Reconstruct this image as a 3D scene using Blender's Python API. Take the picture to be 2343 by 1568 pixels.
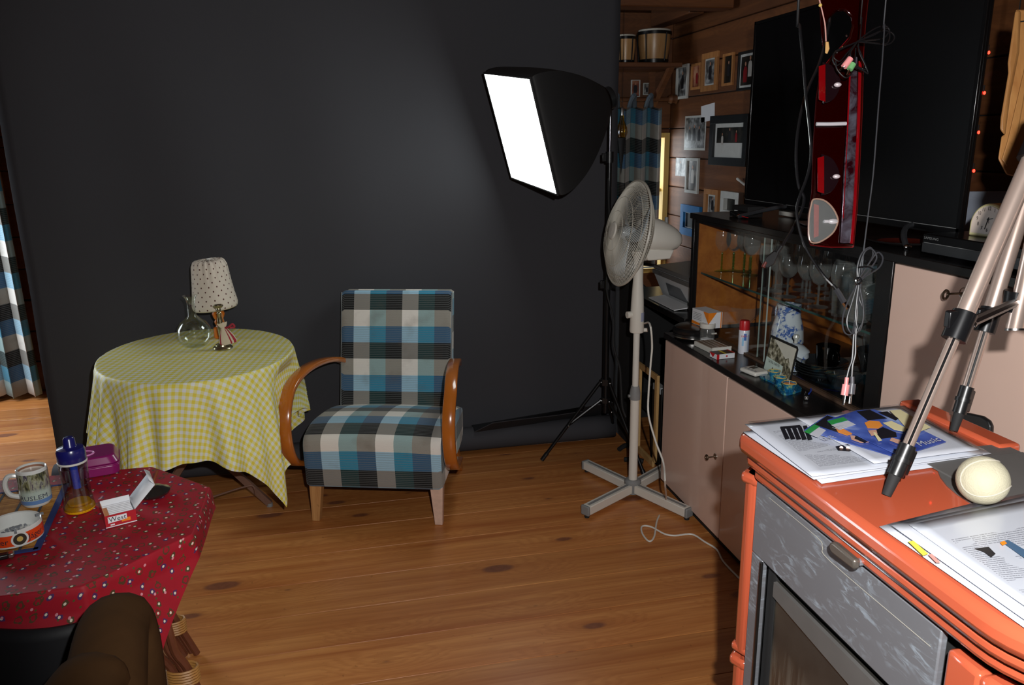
import bpy, math, random
from math import sin, cos, pi, radians, sqrt, atan2, hypot
from mathutils import Vector as V, Matrix, Euler
random.seed(7)
for o in list(bpy.data.objects): bpy.data.objects.remove(o)
S = bpy.context.scene
COL = S.collection
# ------------------------------------------------------------------ camera
F, PITCH, YAW, ROLL, H = 1787.0, .2539, .2081, -.0149, 1.40
CX, CY = 1171.5, 784.0
fwd = V((sin(YAW)*cos(PITCH), cos(YAW)*cos(PITCH), -sin(PITCH)))
_r = V((cos(YAW), -sin(YAW), 0)); _u = _r.cross(fwd)
rt = _r*cos(ROLL)+_u*sin(ROLL); up = -_r*sin(ROLL)+_u*cos(ROLL)
CAM = V((0, 0, H))
cd = bpy.data.cameras.new('camera'); cam = bpy.data.objects.new('camera', cd); COL.objects.link(cam)
m = Matrix.Identity(4)
for i in range(3):
    m[i][0], m[i][1], m[i][2], m[i][3] = rt[i], up[i], -fwd[i], CAM[i]
cam.matrix_world = m
cd.sensor_width = 36; cd.lens = F/2343*36; cd.clip_start = .02
S.camera = cam
# ------------------------------------------------------------------ view, world, lights
S.view_settings.view_transform = 'Standard'; S.view_settings.look = 'None'
S.view_settings.gamma = 1; S.view_settings.use_curve_mapping = False
S.view_settings.exposure = 0.12
W = bpy.data.worlds.new('sky'); S.world = W; W.use_nodes = True
bg = W.node_tree.nodes['Background']; bg.inputs[0].default_value = (.80, .90, 1, 1); bg.inputs[1].default_value = 1.6
def lamp(name, kind, loc, direction, energy, color=(1, 1, 1), **kw):
    l = bpy.data.lights.new(name, kind); l.energy = energy; l.color = color
    for k, v in kw.items(): setattr(l, k, v)
    o = bpy.data.objects.new(name, l); COL.objects.link(o); o.location = loc
    o.rotation_euler = V(direction).to_track_quat('-Z', 'Y').to_euler(); return o
# the camera's own pop-up flash, a little right of and above the lens
FL = CAM+rt*.085+up*.095
lamp('flash', 'SPOT', FL, fwd+rt*.10+up*.06, 112, (1, .99, .975), spot_size=radians(102), spot_blend=.5, shadow_soft_size=.012)
# daylight coming in through the glazed door beyond the left edge of the backdrop
lamp('daylight', 'AREA', (-2.42, 4.15, 1.15), (1, -.12, -.55), 28, (.86, .93, 1), shape='RECTANGLE', size=1.0, size_y=1.3)
lamp('daylight_window', 'AREA', (1.55, 5.15, 1.25), (.5, -1, -.5), 9, (.9, .95, 1), shape='RECTANGLE', size=.6, size_y=.6)
# ------------------------------------------------------------------ pixel helpers (real 3-D points on known planes)
def ray(px, py): return fwd+rt*((px-CX)/F)-up*((py-CY)/F)
def AT(px, py, x=None, y=None, z=None, d=None):
    r = ray(px, py)
    if d is not None: return CAM+r*d
    if x is not None: return CAM+r*((x-CAM.x)/r.x)
    if y is not None: return CAM+r*((y-CAM.y)/r.y)
    return CAM+r*((z-CAM.z)/r.z)
# ------------------------------------------------------------------ materials
class NT:
    def __init__(s, name):
        s.m = bpy.data.materials.new(name); s.m.use_nodes = True; s.t = s.m.node_tree; s.b = s.t.nodes['Principled BSDF']
        s.out = s.t.nodes['Material Output']
    def n(s, typ, ins=None, **kw):
        x = s.t.nodes.new(typ)
        for k, v in kw.items(): setattr(x, k, v)
        for k, v in (ins or {}).items():
            if hasattr(v, 'is_output') or isinstance(v, bpy.types.NodeSocket): s.t.links.new(v, x.inputs[k])
            else: x.inputs[k].default_value = v
        return x
    def math(s, op, a, b=None, c=None, clamp=False):
        x = s.t.nodes.new('ShaderNodeMath'); x.operation = op; x.use_clamp = clamp
        for i, v in enumerate((a, b, c)):
            if v is None: continue
            if isinstance(v, bpy.types.NodeSocket): s.t.links.new(v, x.inputs[i])
            else: x.inputs[i].default_value = v
        return x.outputs[0]
    def mix(s, f, a, b, mode='MIX'):
        x = s.t.nodes.new('ShaderNodeMix'); x.data_type = 'RGBA'; x.blend_type = mode
        for i, v in ((0, f), (6, a), (7, b)):
            if isinstance(v, bpy.types.NodeSocket): s.t.links.new(v, x.inputs[i])
            else: x.inputs[i].default_value = v if i == 0 else (*v[:3], 1)
        return x.outputs[2]
    def ramp(s, f, stops, interp='LINEAR'):
        x = s.t.nodes.new('ShaderNodeValToRGB'); x.color_ramp.interpolation = interp
        e = x.color_ramp.elements
        while len(e) > 1: e.remove(e[-1])
        for i, (p, c) in enumerate(stops):
            if i: k = e.new(p)
            else: k = e[0]; k.position = p
            k.color = (*c[:3], 1) if hasattr(c, '__len__') else (c, c, c, 1)
        s.t.links.new(f, x.inputs[0]); return x.outputs[0]
    def vec(s, kind='Object'):
        return s.n('ShaderNodeTexCoord').outputs[kind]
    def mapv(s, v, scale=(1, 1, 1), loc=(0, 0, 0), rot=(0, 0, 0)):
        return s.n('ShaderNodeMapping', {'Vector': v, 'Scale': scale, 'Location': loc, 'Rotation': rot}).outputs[0]
    def noise(s, v, scale, detail=3, rough=.5, dist=0):
        x = s.n('ShaderNodeTexNoise', {'Vector': v, 'Scale': scale, 'Detail': detail, 'Roughness': rough, 'Distortion': dist}); return x.outputs[0]
    def bump(s, h, strength=.3, dist=.002):
        x = s.n('ShaderNodeBump', {'Height': h, 'Strength': strength, 'Distance': dist}); s.t.links.new(x.outputs[0], s.b.inputs['Normal'])
    def col(s, c):
        if isinstance(c, bpy.types.NodeSocket): s.t.links.new(c, s.b.inputs['Base Color'])
        else: s.b.inputs['Base Color'].default_value = (*c, 1)
    def set(s, **kw):
        for k, v in kw.items():
            i = s.b.inputs[k.replace('_', ' ')]
            if isinstance(v, bpy.types.NodeSocket): s.t.links.new(v, i)
            else: i.default_value = v
def lin(r, g, b): return tuple(((c/255+.055)/1.055)**2.4 if c > 10 else c/255/12.92 for c in (r, g, b))
def mat(name, c, rough=.5, metal=0, var=.12, vs=30, bump=0, bs=200, coat=0, spec=.5):
    k = NT(name); v = k.vec()
    n = k.noise(v, vs, 3)
    d = tuple(x*(1-var) for x in c); l = tuple(min(1, x*(1+var)) for x in c)
    k.col(k.mix(n, d, l)); k.set(Roughness=rough, Metallic=metal, Coat_Weight=coat, Specular_IOR_Level=spec)
    if bump: k.bump(k.noise(v, bs, 4), bump, .001)
    return k.m
def pine(name, light, dark, axis=0, knots=True, gs=1.0, rough=.45, knotcol=(.09, .03, .015), world=True, ks=1.0, coat=0):
    k = NT(name)
    v = k.n('ShaderNodeNewGeometry').outputs['Position'] if world else k.vec()
    rnd = k.n('ShaderNodeObjectInfo').outputs['Random']
    sep = k.n('ShaderNodeSeparateXYZ', {0: v}); c = [sep.outputs[0], sep.outputs[1], sep.outputs[2]]
    L = c[axis]; o = [c[i] for i in range(3) if i != axis]
    L2 = k.math('MULTIPLY_ADD', rnd, 17.3, L)
    P = k.n('ShaderNodeCombineXYZ', {0: L2, 1: o[0], 2: o[1]}).outputs[0]
    # long grain
    g1 = k.noise(k.mapv(P, (1.3*gs, 26*gs, 26*gs)), 1, 5, .6, .4)
    g2 = k.noise(k.mapv(P, (5*gs, 160*gs, 160*gs)), 1, 3, .6)
    col = k.mix(k.ramp(g1, [(.3, 0), (.7, 1)]), light, dark)
    col = k.mix(k.math('MULTIPLY', g2, .22), col, tuple(x*.55 for x in dark))
    if knots:
        vs = k.n('ShaderNodeCombineXYZ', {0: k.math('MULTIPLY', L2, 2.3*ks), 1: k.math('MULTIPLY', k.math('ADD', o[0], o[1]), 5.4*ks), 2: 0.0}).outputs[0]
        vo = k.n('ShaderNodeTexVoronoi', {'Vector': vs, 'Scale': 1, 'Randomness': 1}, voronoi_dimensions='2D'); d = vo.outputs['Distance']
        cr = k.n('ShaderNodeSeparateXYZ', {0: vo.outputs['Color']}).outputs[0]
        rad = k.math('MULTIPLY', k.math('POWER', cr, 1.4), .15)
        near = k.math('SUBTRACT', 1, k.math('DIVIDE', d, .42), clamp=True)
        gr = k.math('ADD', k.math('MULTIPLY', o[0], 42*gs), k.math('ADD', k.math('MULTIPLY', near, 5), k.math('MULTIPLY', g1, 5)))
        rings = k.math('ABSOLUTE', k.math('SINE', k.math('MULTIPLY', gr, 3.2)))
        rings = k.ramp(rings, [(0, 0), (.55, 0), (1, 1)])
        col = k.mix(k.math('MULTIPLY', rings, .28), col, tuple(x*.8 for x in dark))
        kd = k.math('SUBTRACT', rad, d)
        kf = k.math('MULTIPLY', kd, 26, clamp=True)
        halo = k.math('MULTIPLY', k.math('ADD', kd, .09), 6, clamp=True)
        halo = k.math('MULTIPLY', halo, k.math('GREATER_THAN', rad, .02))
        col = k.mix(k.math('MULTIPLY', halo, .35), col, tuple(x*.6 for x in dark))
        kin = k.mix(k.noise(k.mapv(P, (60, 60, 60)), 1, 2), knotcol, tuple(x*2.6 for x in knotcol))
        col = k.mix(k.math('MULTIPLY', kf, .85), col, kin)
    tone = k.math('MULTIPLY_ADD', rnd, .34, .82)
    hsv = k.n('ShaderNodeHueSaturation', {'Color': col, 'Value': tone, 'Saturation': 1.0}).outputs[0]
    sp = k.ramp(k.noise(v, 55, 4), [(.68, 0), (.73, 1)])
    hsv = k.mix(k.math('MULTIPLY', sp, .35), hsv, tuple(x*.3 for x in dark))
    k.col(hsv); k.set(Roughness=k.math('MULTIPLY_ADD', g1, .25, rough-.1), Coat_Weight=coat, Coat_Roughness=.25)
    k.bump(k.math('ADD', g1, g2), .12, .001)
    return k.m
def plaid(name, cw, rw, swap=False, gain=1.0, stripes=True):
    """woven plaid: three column yarns x three row yarns (UV in metres)"""
    k = NT(name); uv = k.n('ShaderNodeSeparateXYZ', {0: k.vec('UV')})
    u, v = uv.outputs[0], uv.outputs[1]
    if swap: u, v = v, u
    ci = k.math('FLOOR', k.math('FLOORED_MODULO', k.math('DIVIDE', u, cw), 3))
    ri = k.math('FLOOR', k.math('FLOORED_MODULO', k.math('DIVIDE', v, rw), 3))
    g = lambda *c: tuple(x*gain for x in lin(*c))
    T = {0: [g(28, 28, 28), g(140, 137, 130), g(34, 60, 60)],      # dark row
         1: [g(60, 96, 128), g(160, 200, 222), g(54, 140, 172)],   # blue row
         2: [g(150, 147, 138), g(232, 228, 220), g(150, 176, 176)]} # light row
    rows = []
    for r in range(3):
        c = k.mix(k.math('GREATER_THAN', ci, .5), T[r][0], T[r][1]); c = k.mix(k.math('GREATER_THAN', ci, 1.5), c, T[r][2]); rows.append(c)
    c = k.mix(k.math('GREATER_THAN', ri, .5), rows[0], rows[1]); c = k.mix(k.math('GREATER_THAN', ri, 1.5), c, rows[2])
    fine = k.math('SINE', k.math('MULTIPLY', v, 2*pi/(rw/9)))
    fm = k.math('MULTIPLY', k.math('GREATER_THAN', fine, .2), k.math('LESS_THAN', ri, 1.5))
    c = k.mix(k.math('MULTIPLY', fm, .34), c, g(128, 132, 132), 'MIX')
    w = k.n('ShaderNodeCombineXYZ', {0: u, 1: v, 2: 0.0}).outputs[0]
    nz = k.noise(k.mapv(w, (900, 300, 1)), 1, 2)
    c = k.mix(.35, c, k.mix(nz, (.25, .25, .25), (.75, .75, .75)), 'OVERLAY')
    st = k.ramp(k.noise(w, 9, 4), [(.55, 0), (.72, 1)])
    c = k.mix(k.math('MULTIPLY', st, .28), c, g(95, 80, 64))
    k.col(c); k.set(Roughness=.95, Specular_IOR_Level=.15, Sheen_Weight=.15)
    k.bump(k.math('ADD', k.math('SINE', k.math('MULTIPLY', v, 2*pi/.0036)), nz), .25, .0006)
    return k.m
def glass(name, tint=(1, 1, 1), gl=.06, rough=.02, edge=.5, haze=0):
    """clear thin glass: fresnel reflection over transparency (haze = white diffuse painted in for bright edge reflections)"""
    k = NT(name); t = k.t
    tr = k.n('ShaderNodeBsdfTransparent', {'Color': (*tint, 1)}); gl_ = k.n('ShaderNodeBsdfGlossy', {'Color': (1, 1, 1, 1), 'Roughness': rough})
    lw = k.n('ShaderNodeLayerWeight', {'Blend': .25}).outputs['Facing']
    f = k.math('MULTIPLY_ADD', k.math('POWER', lw, 2.5), edge, gl, clamp=True)
    sf = gl_.outputs[0]
    if haze:
        df = k.n('ShaderNodeBsdfDiffuse', {'Color': (.8, .82, .8, 1)}); sf = k.n('ShaderNodeMixShader', {0: haze, 1: sf, 2: df.outputs[0]}).outputs[0]  # pale diffuse stands in for bright reflections along the glass edges
    mx = k.n('ShaderNodeMixShader', {0: f, 1: tr.outputs[0], 2: sf})
    t.links.new(mx.outputs[0], k.out.inputs[0]); return k.m
def emit(name, c, s):
    k = NT(name); k.col((0, 0, 0)); k.set(Emission_Color=(*c, 1), Emission_Strength=s); return k.m
# ------------------------------------------------------------------ mesh builder
class MB:
    def __init__(s): s.v = []; s.f = []; s.uv = []; s.mi = []; s.cur = 0
    def add(s, vs, fs, uvs=None):
        b = len(s.v); s.v += [V(x) for x in vs]
        for i, f in enumerate(fs):
            s.f.append([b+j for j in f]); s.uv.append([uvs[j] for j in f] if uvs else None); s.mi.append(s.cur)
        return s
    def box(s, c, d, R=None):
        c = V(c); h = V(d)/2; vs = []
        for z in (-1, 1):
            for y in (-1, 1):
                for x in (-1, 1):
                    p = V((x*h.x, y*h.y, z*h.z)); vs.append(c+(R@p if R else p))
        return s.add(vs, [(0, 2, 3, 1), (4, 5, 7, 6), (0, 1, 5, 4), (2, 6, 7, 3), (0, 4, 6, 2), (1, 3, 7, 5)])
    def bb(s, a, b):
        a, b = V(a), V(b); return s.box((a+b)/2, [abs(b[i]-a[i]) for i in range(3)])
    def ring(s, c, ax, r, n, ref=None):
        ax = ax.normalized(); q = ref or (V((0, 0, 1)) if abs(ax.z) < .9 else V((1, 0, 0)))
        e1 = ax.cross(q).normalized(); e2 = ax.cross(e1)
        return [c+e1*(r*cos(2*pi*i/n))+e2*(r*sin(2*pi*i/n)) for i in range(n)]
    def cyl(s, a, b, r0, r1=None, n=16, caps=True):
        a, b = V(a), V(b); r1 = r0 if r1 is None else r1; ax = b-a
        vs = s.ring(a, ax, r0, n)+s.ring(b, ax, r1, n)
        fs = [(i, (i+1) % n, n+(i+1) % n, n+i) for i in range(n)]
        if caps: fs += [tuple(range(n))[::-1], tuple(range(n, 2*n))]
        return s.add(vs, fs)
    def tube(s, pts, r, n=6, sub=4, closed=False, flat=None):
        P = catmull(pts, sub, closed) if sub else [V(p) for p in pts]
        N = len(P); vs = []; ref = None
        for i, p in enumerate(P):
            t = (P[(i+1) % N]-P[i-1]) if (closed or 0 < i < N-1) else (P[1]-P[0] if i == 0 else P[-1]-P[-2])
            if t.length < 1e-9: t = V((0, 0, 1))
            t.normalize()
            if ref is None: ref = t.cross(V((0, 0, 1)) if abs(t.z) < .9 else V((1, 0, 0))).normalized()
            ref = (ref-t*ref.dot(t)).normalized(); b = t.cross(ref)
            rr = r(i/(N-1)) if callable(r) else r
            for j in range(n):
                a = 2*pi*j/n; vs.append(p+ref*(rr*cos(a))+b*(rr*sin(a)))
        fs = []
        for i in range(N if closed else N-1):
            for j in range(n):
                fs.append((i*n+j, i*n+(j+1) % n, ((i+1) % N)*n+(j+1) % n, ((i+1) % N)*n+j))
        if not closed: fs += [tuple(range(n))[::-1], tuple(range((N-1)*n, N*n))]
        return s.add(vs, fs)
    def lathe(s, prof, n=24, o=(0, 0, 0), M=None, wob=None):
        o = V(o); vs = []
        for r, z in prof:
            for j in range(n):
                a = 2*pi*j/n; rr = max(r, 1e-5)*(1+(wob(a, z) if wob else 0)); p = V((rr*cos(a), rr*sin(a), z)); vs.append(o+(M@p if M else p))
        fs = [(i*n+j, i*n+(j+1) % n, (i+1)*n+(j+1) % n, (i+1)*n+j) for i in range(len(prof)-1) for j in range(n)]
        k = [(j/n, prof[i][1]) for i in range(len(prof)) for j in range(n)]
        return s.add(vs, fs, k)
    def prism(s, pts, th, nrm=None, uv=None):
        """planar outline (3-D points) extruded by th along nrm"""
        pts = [V(p) for p in pts]; n = len(pts)
        if nrm is None:
            nrm = V((0, 0, 0))
            for i in range(n): nrm += pts[i].cross(pts[(i+1) % n])
        nrm = V(nrm).normalized()
        vs = [p+nrm*th for p in pts]+pts
        fs = [tuple(range(n)), tuple(range(n, 2*n))[::-1]]+[((i+1) % n, i, n+i, n+(i+1) % n) for i in range(n)]
        return s.add(vs, fs, (uv+uv) if uv else None)
    def grid(s, fn, nu, nv, closed=False):
        vs = []; uv = []
        for i in range(nu+1):
            for j in range(nv+1):
                r = fn(i/nu, j/nv)
                vs.append(r[0]); uv.append(r[1] if len(r) > 1 and r[1] is not None else (i/nu, j/nv))
        w = nv+1
        return s.add(vs, [(i*w+j, (i+1)*w+j, (i+1)*w+j+1, i*w+j+1) for i in range(nu) for j in range(nv)], uv)
    def sphere(s, c, r, n=16, sc=(1, 1, 1), R=None):
        c = V(c); vs = []; m_ = n//2
        for i in range(m_+1):
            t = pi*i/m_
            for j in range(n):
                a = 2*pi*j/n; p = V((r*sin(t)*cos(a)*sc[0], r*sin(t)*sin(a)*sc[1], r*cos(t)*sc[2])); vs.append(c+(R@p if R else p))
        return s.add(vs, [(i*n+j, (i+1)*n+j, (i+1)*n+(j+1) % n, i*n+(j+1) % n) for i in range(m_) for j in range(n)])
def catmull(P, sub, closed=False):
    P = [V(p) for p in P]
    if len(P) < 3: return P
    out = []; N = len(P)
    for i in range(N if closed else N-1):
        p0 = P[(i-1) % N] if (closed or i) else P[0]*2-P[1]
        p1, p2 = P[i], P[(i+1) % N]
        p3 = P[(i+2) % N] if (closed or i+2 < N) else P[-1]*2-P[-2]
        for k in range(sub):
            t = k/sub
            out.append(.5*((2*p1)+(p2-p0)*t+(2*p0-5*p1+4*p2-p3)*t*t+(3*p1-p0-3*p2+p3)*t**3))
    if not closed: out.append(P[-1])
    return out
ROOT = {}
def rootmat(o):
    while o.parent: o = o.parent
    return ROOT.get(o.name, Matrix.Identity(4))
def link(name, me, parent=None):
    o = bpy.data.objects.new(name, me); COL.objects.link(o)
    if parent: o.parent = parent
    return o
def obj(name, mb, material, parent=None, local=False, bevel=0, sharp=40, solid=0, subsurf=0, lab=None, flatshade=False):
    """one mesh object; geometry is in world coordinates unless local=True"""
    me = bpy.data.meshes.new(name)
    vs = mb.v
    if parent and not local:
        inv = rootmat(parent).inverted(); vs = [inv@p for p in vs]
    off = None
    if not parent and not local:
        xs = [p.x for p in vs]; ys = [p.y for p in vs]; zs = [p.z for p in vs]
        off = V(((min(xs)+max(xs))/2, (min(ys)+max(ys))/2, min(zs))); vs = [p-off for p in vs]
    me.from_pydata([tuple(p) for p in vs], [], mb.f)
    mats = material if isinstance(material, (list, tuple)) else [material]
    for q in mats: me.materials.append(q)
    if any(mb.mi): me.polygons.foreach_set('material_index', mb.mi)
    if any(u is not None for u in mb.uv):
        l = me.uv_layers.new(name='uv'); d = []
        for f, u in zip(mb.f, mb.uv): d += [c for p in (u or [(0, 0)]*len(f)) for c in p]
        l.data.foreach_set('uv', d)
    me.update()
    if not flatshade:
        me.shade_smooth(); me.set_sharp_from_angle(angle=radians(sharp))
    o = link(name, me, parent)
    if off is not None: o.location = off; ROOT[o.name] = Matrix.Translation(off)
    if solid: q = o.modifiers.new('s', 'SOLIDIFY'); q.thickness = solid; q.offset = 0
    if bevel: q = o.modifiers.new('b', 'BEVEL'); q.width = bevel; q.segments = 2; q.limit_method = 'ANGLE'; q.harden_normals = False
    if subsurf: q = o.modifiers.new('u', 'SUBSURF'); q.levels = q.render_levels = subsurf
    if lab: o['label'] = lab
    return o
def tag(o, label, cat, group=None):
    o['label'] = label; o['category'] = cat
    if group: o['group'] = group
    return o
def thing(name, label, cat, loc=(0, 0, 0), rotz=0, group=None):
    o = bpy.data.objects.new(name, None); COL.objects.link(o); o.empty_display_size = .05
    o.location = loc; o.rotation_euler = (0, 0, rotz)
    ROOT[o.name] = Matrix.Translation(loc)@Matrix.Rotation(rotz, 4, 'Z')
    return tag(o, label, cat, group)
def struct(o): o['kind'] = 'structure'; return o
def kids(o): return [c for c in bpy.data.objects if c.parent == o]
def dup(root, loc, rotz=None, label=None, group=None, scale=None):
    r = root.copy(); COL.objects.link(r); r.location = loc
    if rotz is not None: r.rotation_euler = (0, 0, rotz)
    if scale: r.scale = scale
    if label: r['label'] = label
    if group: r['group'] = group
    for ch in kids(root):
        c = ch.copy(); COL.objects.link(c); c.parent = r
        for g in kids(ch):
            d = g.copy(); COL.objects.link(d); d.parent = c
    return r
def text_mb(s, size, O, ex, ey, ext=.0003, align='CENTER', bend=None, sx=1, shear=0):
    """flat lettering as mesh: origin O, x along ex, y along ey; bend=(radius) wraps it round a vertical cylinder centred on O"""
    cu = bpy.data.curves.new('t', 'FONT'); cu.body = s; cu.size = size; cu.align_x = align; cu.align_y = 'CENTER'; cu.resolution_u = 2; cu.shear = shear
    o = bpy.data.objects.new('t', cu); COL.objects.link(o)
    dg = bpy.context.evaluated_depsgraph_get(); me = bpy.data.meshes.new_from_object(o.evaluated_get(dg))
    vs = []; O = V(O); ex = V(ex).normalized(); ey = V(ey).normalized(); ez = ex.cross(ey)
    for v in me.vertices:
        x, y = v.co.x*sx, v.co.y
        if bend:
            a0, R = bend; a = a0+x/R; vs.append(O+V((R*cos(a), R*sin(a), y)))
        else: vs.append(O+ex*x+ey*y+ez*ext)
    mb = MB(); mb.add(vs, [tuple(p.vertices) for p in me.polygons])
    bpy.data.objects.remove(o); bpy.data.curves.remove(cu); bpy.data.meshes.remove(me)
    return mb
def rotz(a): return Matrix.Rotation(a, 3, 'Z')
# ------------------------------------------------------------------ shared materials
M_floor = pine('floor_pine', lin(204, 140, 78), lin(164, 94, 42), 0, True, 1.0, .42, coat=.25)
M_wall = pine('wall_pine', lin(126, 78, 42), lin(88, 50, 25), 1, True, .6, .55, ks=.8)
M_wallx = pine('wall_pine_x', lin(126, 78, 42), lin(88, 50, 25), 0, True, .6, .55, ks=.8)
M_paleW = pine('pale_wood', lin(214, 178, 122), lin(186, 142, 84), 2, False, 2, .5, world=False)
M_black = mat('black_plastic', lin(22, 22, 23), .35, var=.15)
M_blackM = mat('black_metal', lin(20, 20, 22), .3, .3)
M_matt = mat('matt_black', lin(24, 24, 25), .8)
M_lacq = mat('black_lacquer', lin(24, 22, 22), .22, var=.3, vs=12)
M_white = mat('white_plastic', lin(214, 212, 204), .4, var=.04)
M_paper = mat('white_paper', lin(226, 228, 232), .6, var=.03)
M_grey = mat('grey_plastic', lin(128, 130, 130), .45, var=.06)
M_chrome = mat('chrome', lin(200, 200, 200), .15, 1, var=.05)
M_steel = mat('brushed_steel', lin(170, 168, 165), .28, 1, var=.1, vs=80)
M_glass = glass('clear_glass', gl=.08, edge=.8, rough=.08, haze=.6)
M_pane = glass('pane_glass', (.97, .985, .98), gl=.035, edge=.45, rough=.01)
M_greenG = glass('green_glass', (.6, .95, .42), gl=.16, edge=.4, rough=.1)
M_red = mat('red_plastic', lin(190, 30, 36), .35, var=.05)
M_ink = mat('black_ink', lin(40, 40, 48), .6)
# ------------------------------------------------------------------ SETTING
X0, X1, Y0, Y1, ZC = -2.5, 2.1, -1.2, 4.9, 2.16
fl = struct(obj('floor', MB().bb((X0, Y0, -.06), (X1, Y1+.1, -.022)), M_matt))
y = 1.84-.1815*17; k = 0
rs = random.Random(3)
while y < Y1:
    b = min(y+.1815, Y1+.05)-.0012
    cut = {9: -.9, 4: 1.1, 12: .2}.get(k)
    spans = [(X0, X1)]
    for a, c in spans:
        obj('plank', MB().bb((a, max(y, Y0), -.022), (c, b, rs.uniform(-.0006, 0))), M_floor, fl, bevel=.0012)
    y += .1815; k += 1
def panel_wall(name, axis, pos, lo, hi, material, z0=0, z1=ZC+.03, holes=None, thick=.08, sgn=1):
    """log-board wall: a backing plus separate horizontal boards with open grooves; holes=[(lo,hi,z0,z1)]"""
    back = MB(); holes = holes or []
    def bbx(m_, a, b, za, zb, t0, t1):
        if axis == 'x': m_.bb((pos+sgn*t0, a, za), (pos+sgn*t1, b, zb))
        else: m_.bb((a, pos+sgn*t0, za), (b, pos+sgn*t1, zb))
    def spans(za, zb):
        sp = [(lo, hi)]
        for h in holes:
            if h[2] < zb-.001 and h[3] > za+.001:
                sp = [q for a, b in sp for q in ((a, min(b, h[0])), (max(a, h[1]), b)) if q[1]-q[0] > .01]
        return sp
    zs = sorted({z0, z1, *[h[2] for h in holes], *[h[3] for h in holes]})
    for za, zb in zip(zs, zs[1:]):
        for a, b in spans(za, zb): bbx(back, a, b, za, zb, .02, thick)
    w = struct(obj(name, back, M_matt))
    z = z0
    while z < z1-.01:
        zb = min(z+.182, z1); cuts = sorted({z, zb, *[h[i] for h in holes for i in (2, 3) if z < h[i] < zb]})
        for za, zc in zip(cuts, cuts[1:]):
            for a, b in spans(za, zc):
                mm = MB(); bbx(mm, a, b, za+.002, zc-.002, 0, .022); obj('board', mm, material, w, bevel=.005)
        z += .182
    return w
panel_wall('wall_right', 'x', X1, Y0, Y1+.07, M_wall)
panel_wall('wall_back', 'y', Y1, X0, X1, M_wallx, holes=[(1.30, 2.085, .55, 1.40)])
panel_wall('wall_left', 'x', X0, Y0, Y1, M_wall, holes=[(3.6, 4.7, .25, 1.9)], sgn=-1)
panel_wall('wall_front', 'y', Y0, X0, X1, M_wallx, sgn=-1)
ce = struct(obj('ceiling', MB().bb((X0-.1, Y0-.1, ZC+.02), (X1+.1, Y1+.1, ZC+.08)), M_matt))
x = X0
while x < X1:
    obj('board', MB().bb((x+.002, Y0, ZC), (min(x+.142, X1), Y1, ZC+.02)), M_wall, ce, bevel=.003); x += .144
struct(obj('trim_1', MB().bb((X0, 4.05, ZC-.11), (X1-.03, 4.17, ZC-.001)), M_wallx, bevel=.006))
struct(obj('trim_2', MB().bb((1.93, 4.30, ZC-.10), (2.02, 4.86, ZC-.001)), M_wall, bevel=.006))
# window in the back wall, behind the right-hand curtain
M_yel = pine('yellow_pine', lin(244, 210, 128), lin(226, 182, 96), 2, False, 1, .5)
w1 = struct(obj('window_1', MB().bb((1.30, Y1+.13, .55), (2.085, Y1+.135, 1.40)), M_pane))
mm = MB()
mm.bb((1.285, Y1-.005, 1.40), (2.098, Y1+.15, 1.43)); mm.bb((1.285, Y1-.005, .52), (2.098, Y1+.15, .55)); mm.bb((1.27, Y1-.005, .52), (1.30, Y1+.15, 1.43)); mm.bb((2.062, Y1-.008, .52), (2.098, Y1+.15, 1.43))
obj('window_frame', mm, M_yel, w1, bevel=.002)
obj('muntin', MB().bb((1.30, Y1+.03, 1.055), (2.084, Y1+.12, 1.075)), M_yel, w1)
obj('muntin', MB().bb((1.67, Y1+.11, .55), (1.70, Y1+.13, 1.40)), M_yel, w1)
# glazed door in the left wall, beyond the frame: the source of the daylight on the far floor
w2 = struct(obj('window_2', MB().bb((X0-.075, 3.6, .25), (X0-.07, 4.7, 1.9)), M_pane))
mm = MB(); mm.bb((X0-.09, 3.58, .22), (X0+.01, 3.62, 1.93)); mm.bb((X0-.09, 4.68, .22), (X0+.01, 4.72, 1.93)); mm.bb((X0-.09, 3.58, .21), (X0+.01, 4.72, .25)); mm.bb((X0-.09, 3.58, 1.9), (X0+.01, 4.72, 1.94))
obj('window_frame', mm, M_yel, w2, bevel=.003)
# ------------------------------------------------------------------ BACKDROP
M_bd = mat('black_paper', lin(62, 62, 66), .85, var=.05, vs=3, spec=.2)
bd = thing('photo_backdrop', 'wide black seamless paper backdrop hanging behind the armchair', 'backdrop', (0, 3.42, 0))
def bdf(u, v):
    X = -1.255+2.475*u; Z = .055+2.04*(1-v)
    w = .010*sin(X*5.1+Z*1.3)+.006*sin(X*11+2+Z*2.1)+.004*sin(Z*9)
    return (V((X, 3.42+w*min(1, (2.1-Z)*2), Z)), (u, v))
obj('paper_sheet', MB().grid(bdf, 60, 40), M_bd, bd, solid=.0015)
rl = MB(); sp = []
for i in range(60):
    a = -pi*.5+i/60*2*pi*2.4; r = .058-.012*i/60; sp.append((r*cos(a), r*sin(a)))
def rollf(u, v):
    i = min(59, int(u*59)); a = -pi*.1-u*2*pi*1.6; r = .057-.010*u
    X = -1.25+2.45*v; rr = r*(1+.01*sin(X*7)); return (V((X, 3.365+rr*cos(a), .0615+rr*sin(a))), None)
obj('paper_roll', MB().grid(rollf, 60, 24), M_bd, bd, solid=.0012)
fp = MB()
fp.prism([(.52, 3.31, .112), (.60, 3.30, .15), (.74, 3.33, .145), (.90, 3.30, .16), (1.03, 3.31, .165), (1.05, 3.33, .18), (1.19, 3.34, .185), (1.20, 3.40, .11), (.52, 3.40, .11)], .004, (0, -.3, 1))
obj('torn_flap', fp, M_bd, bd)
obj('core_tube', MB().cyl((-1.36, 3.46, 2.11), (1.21, 3.46, 2.11), .02), M_black, bd)
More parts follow.
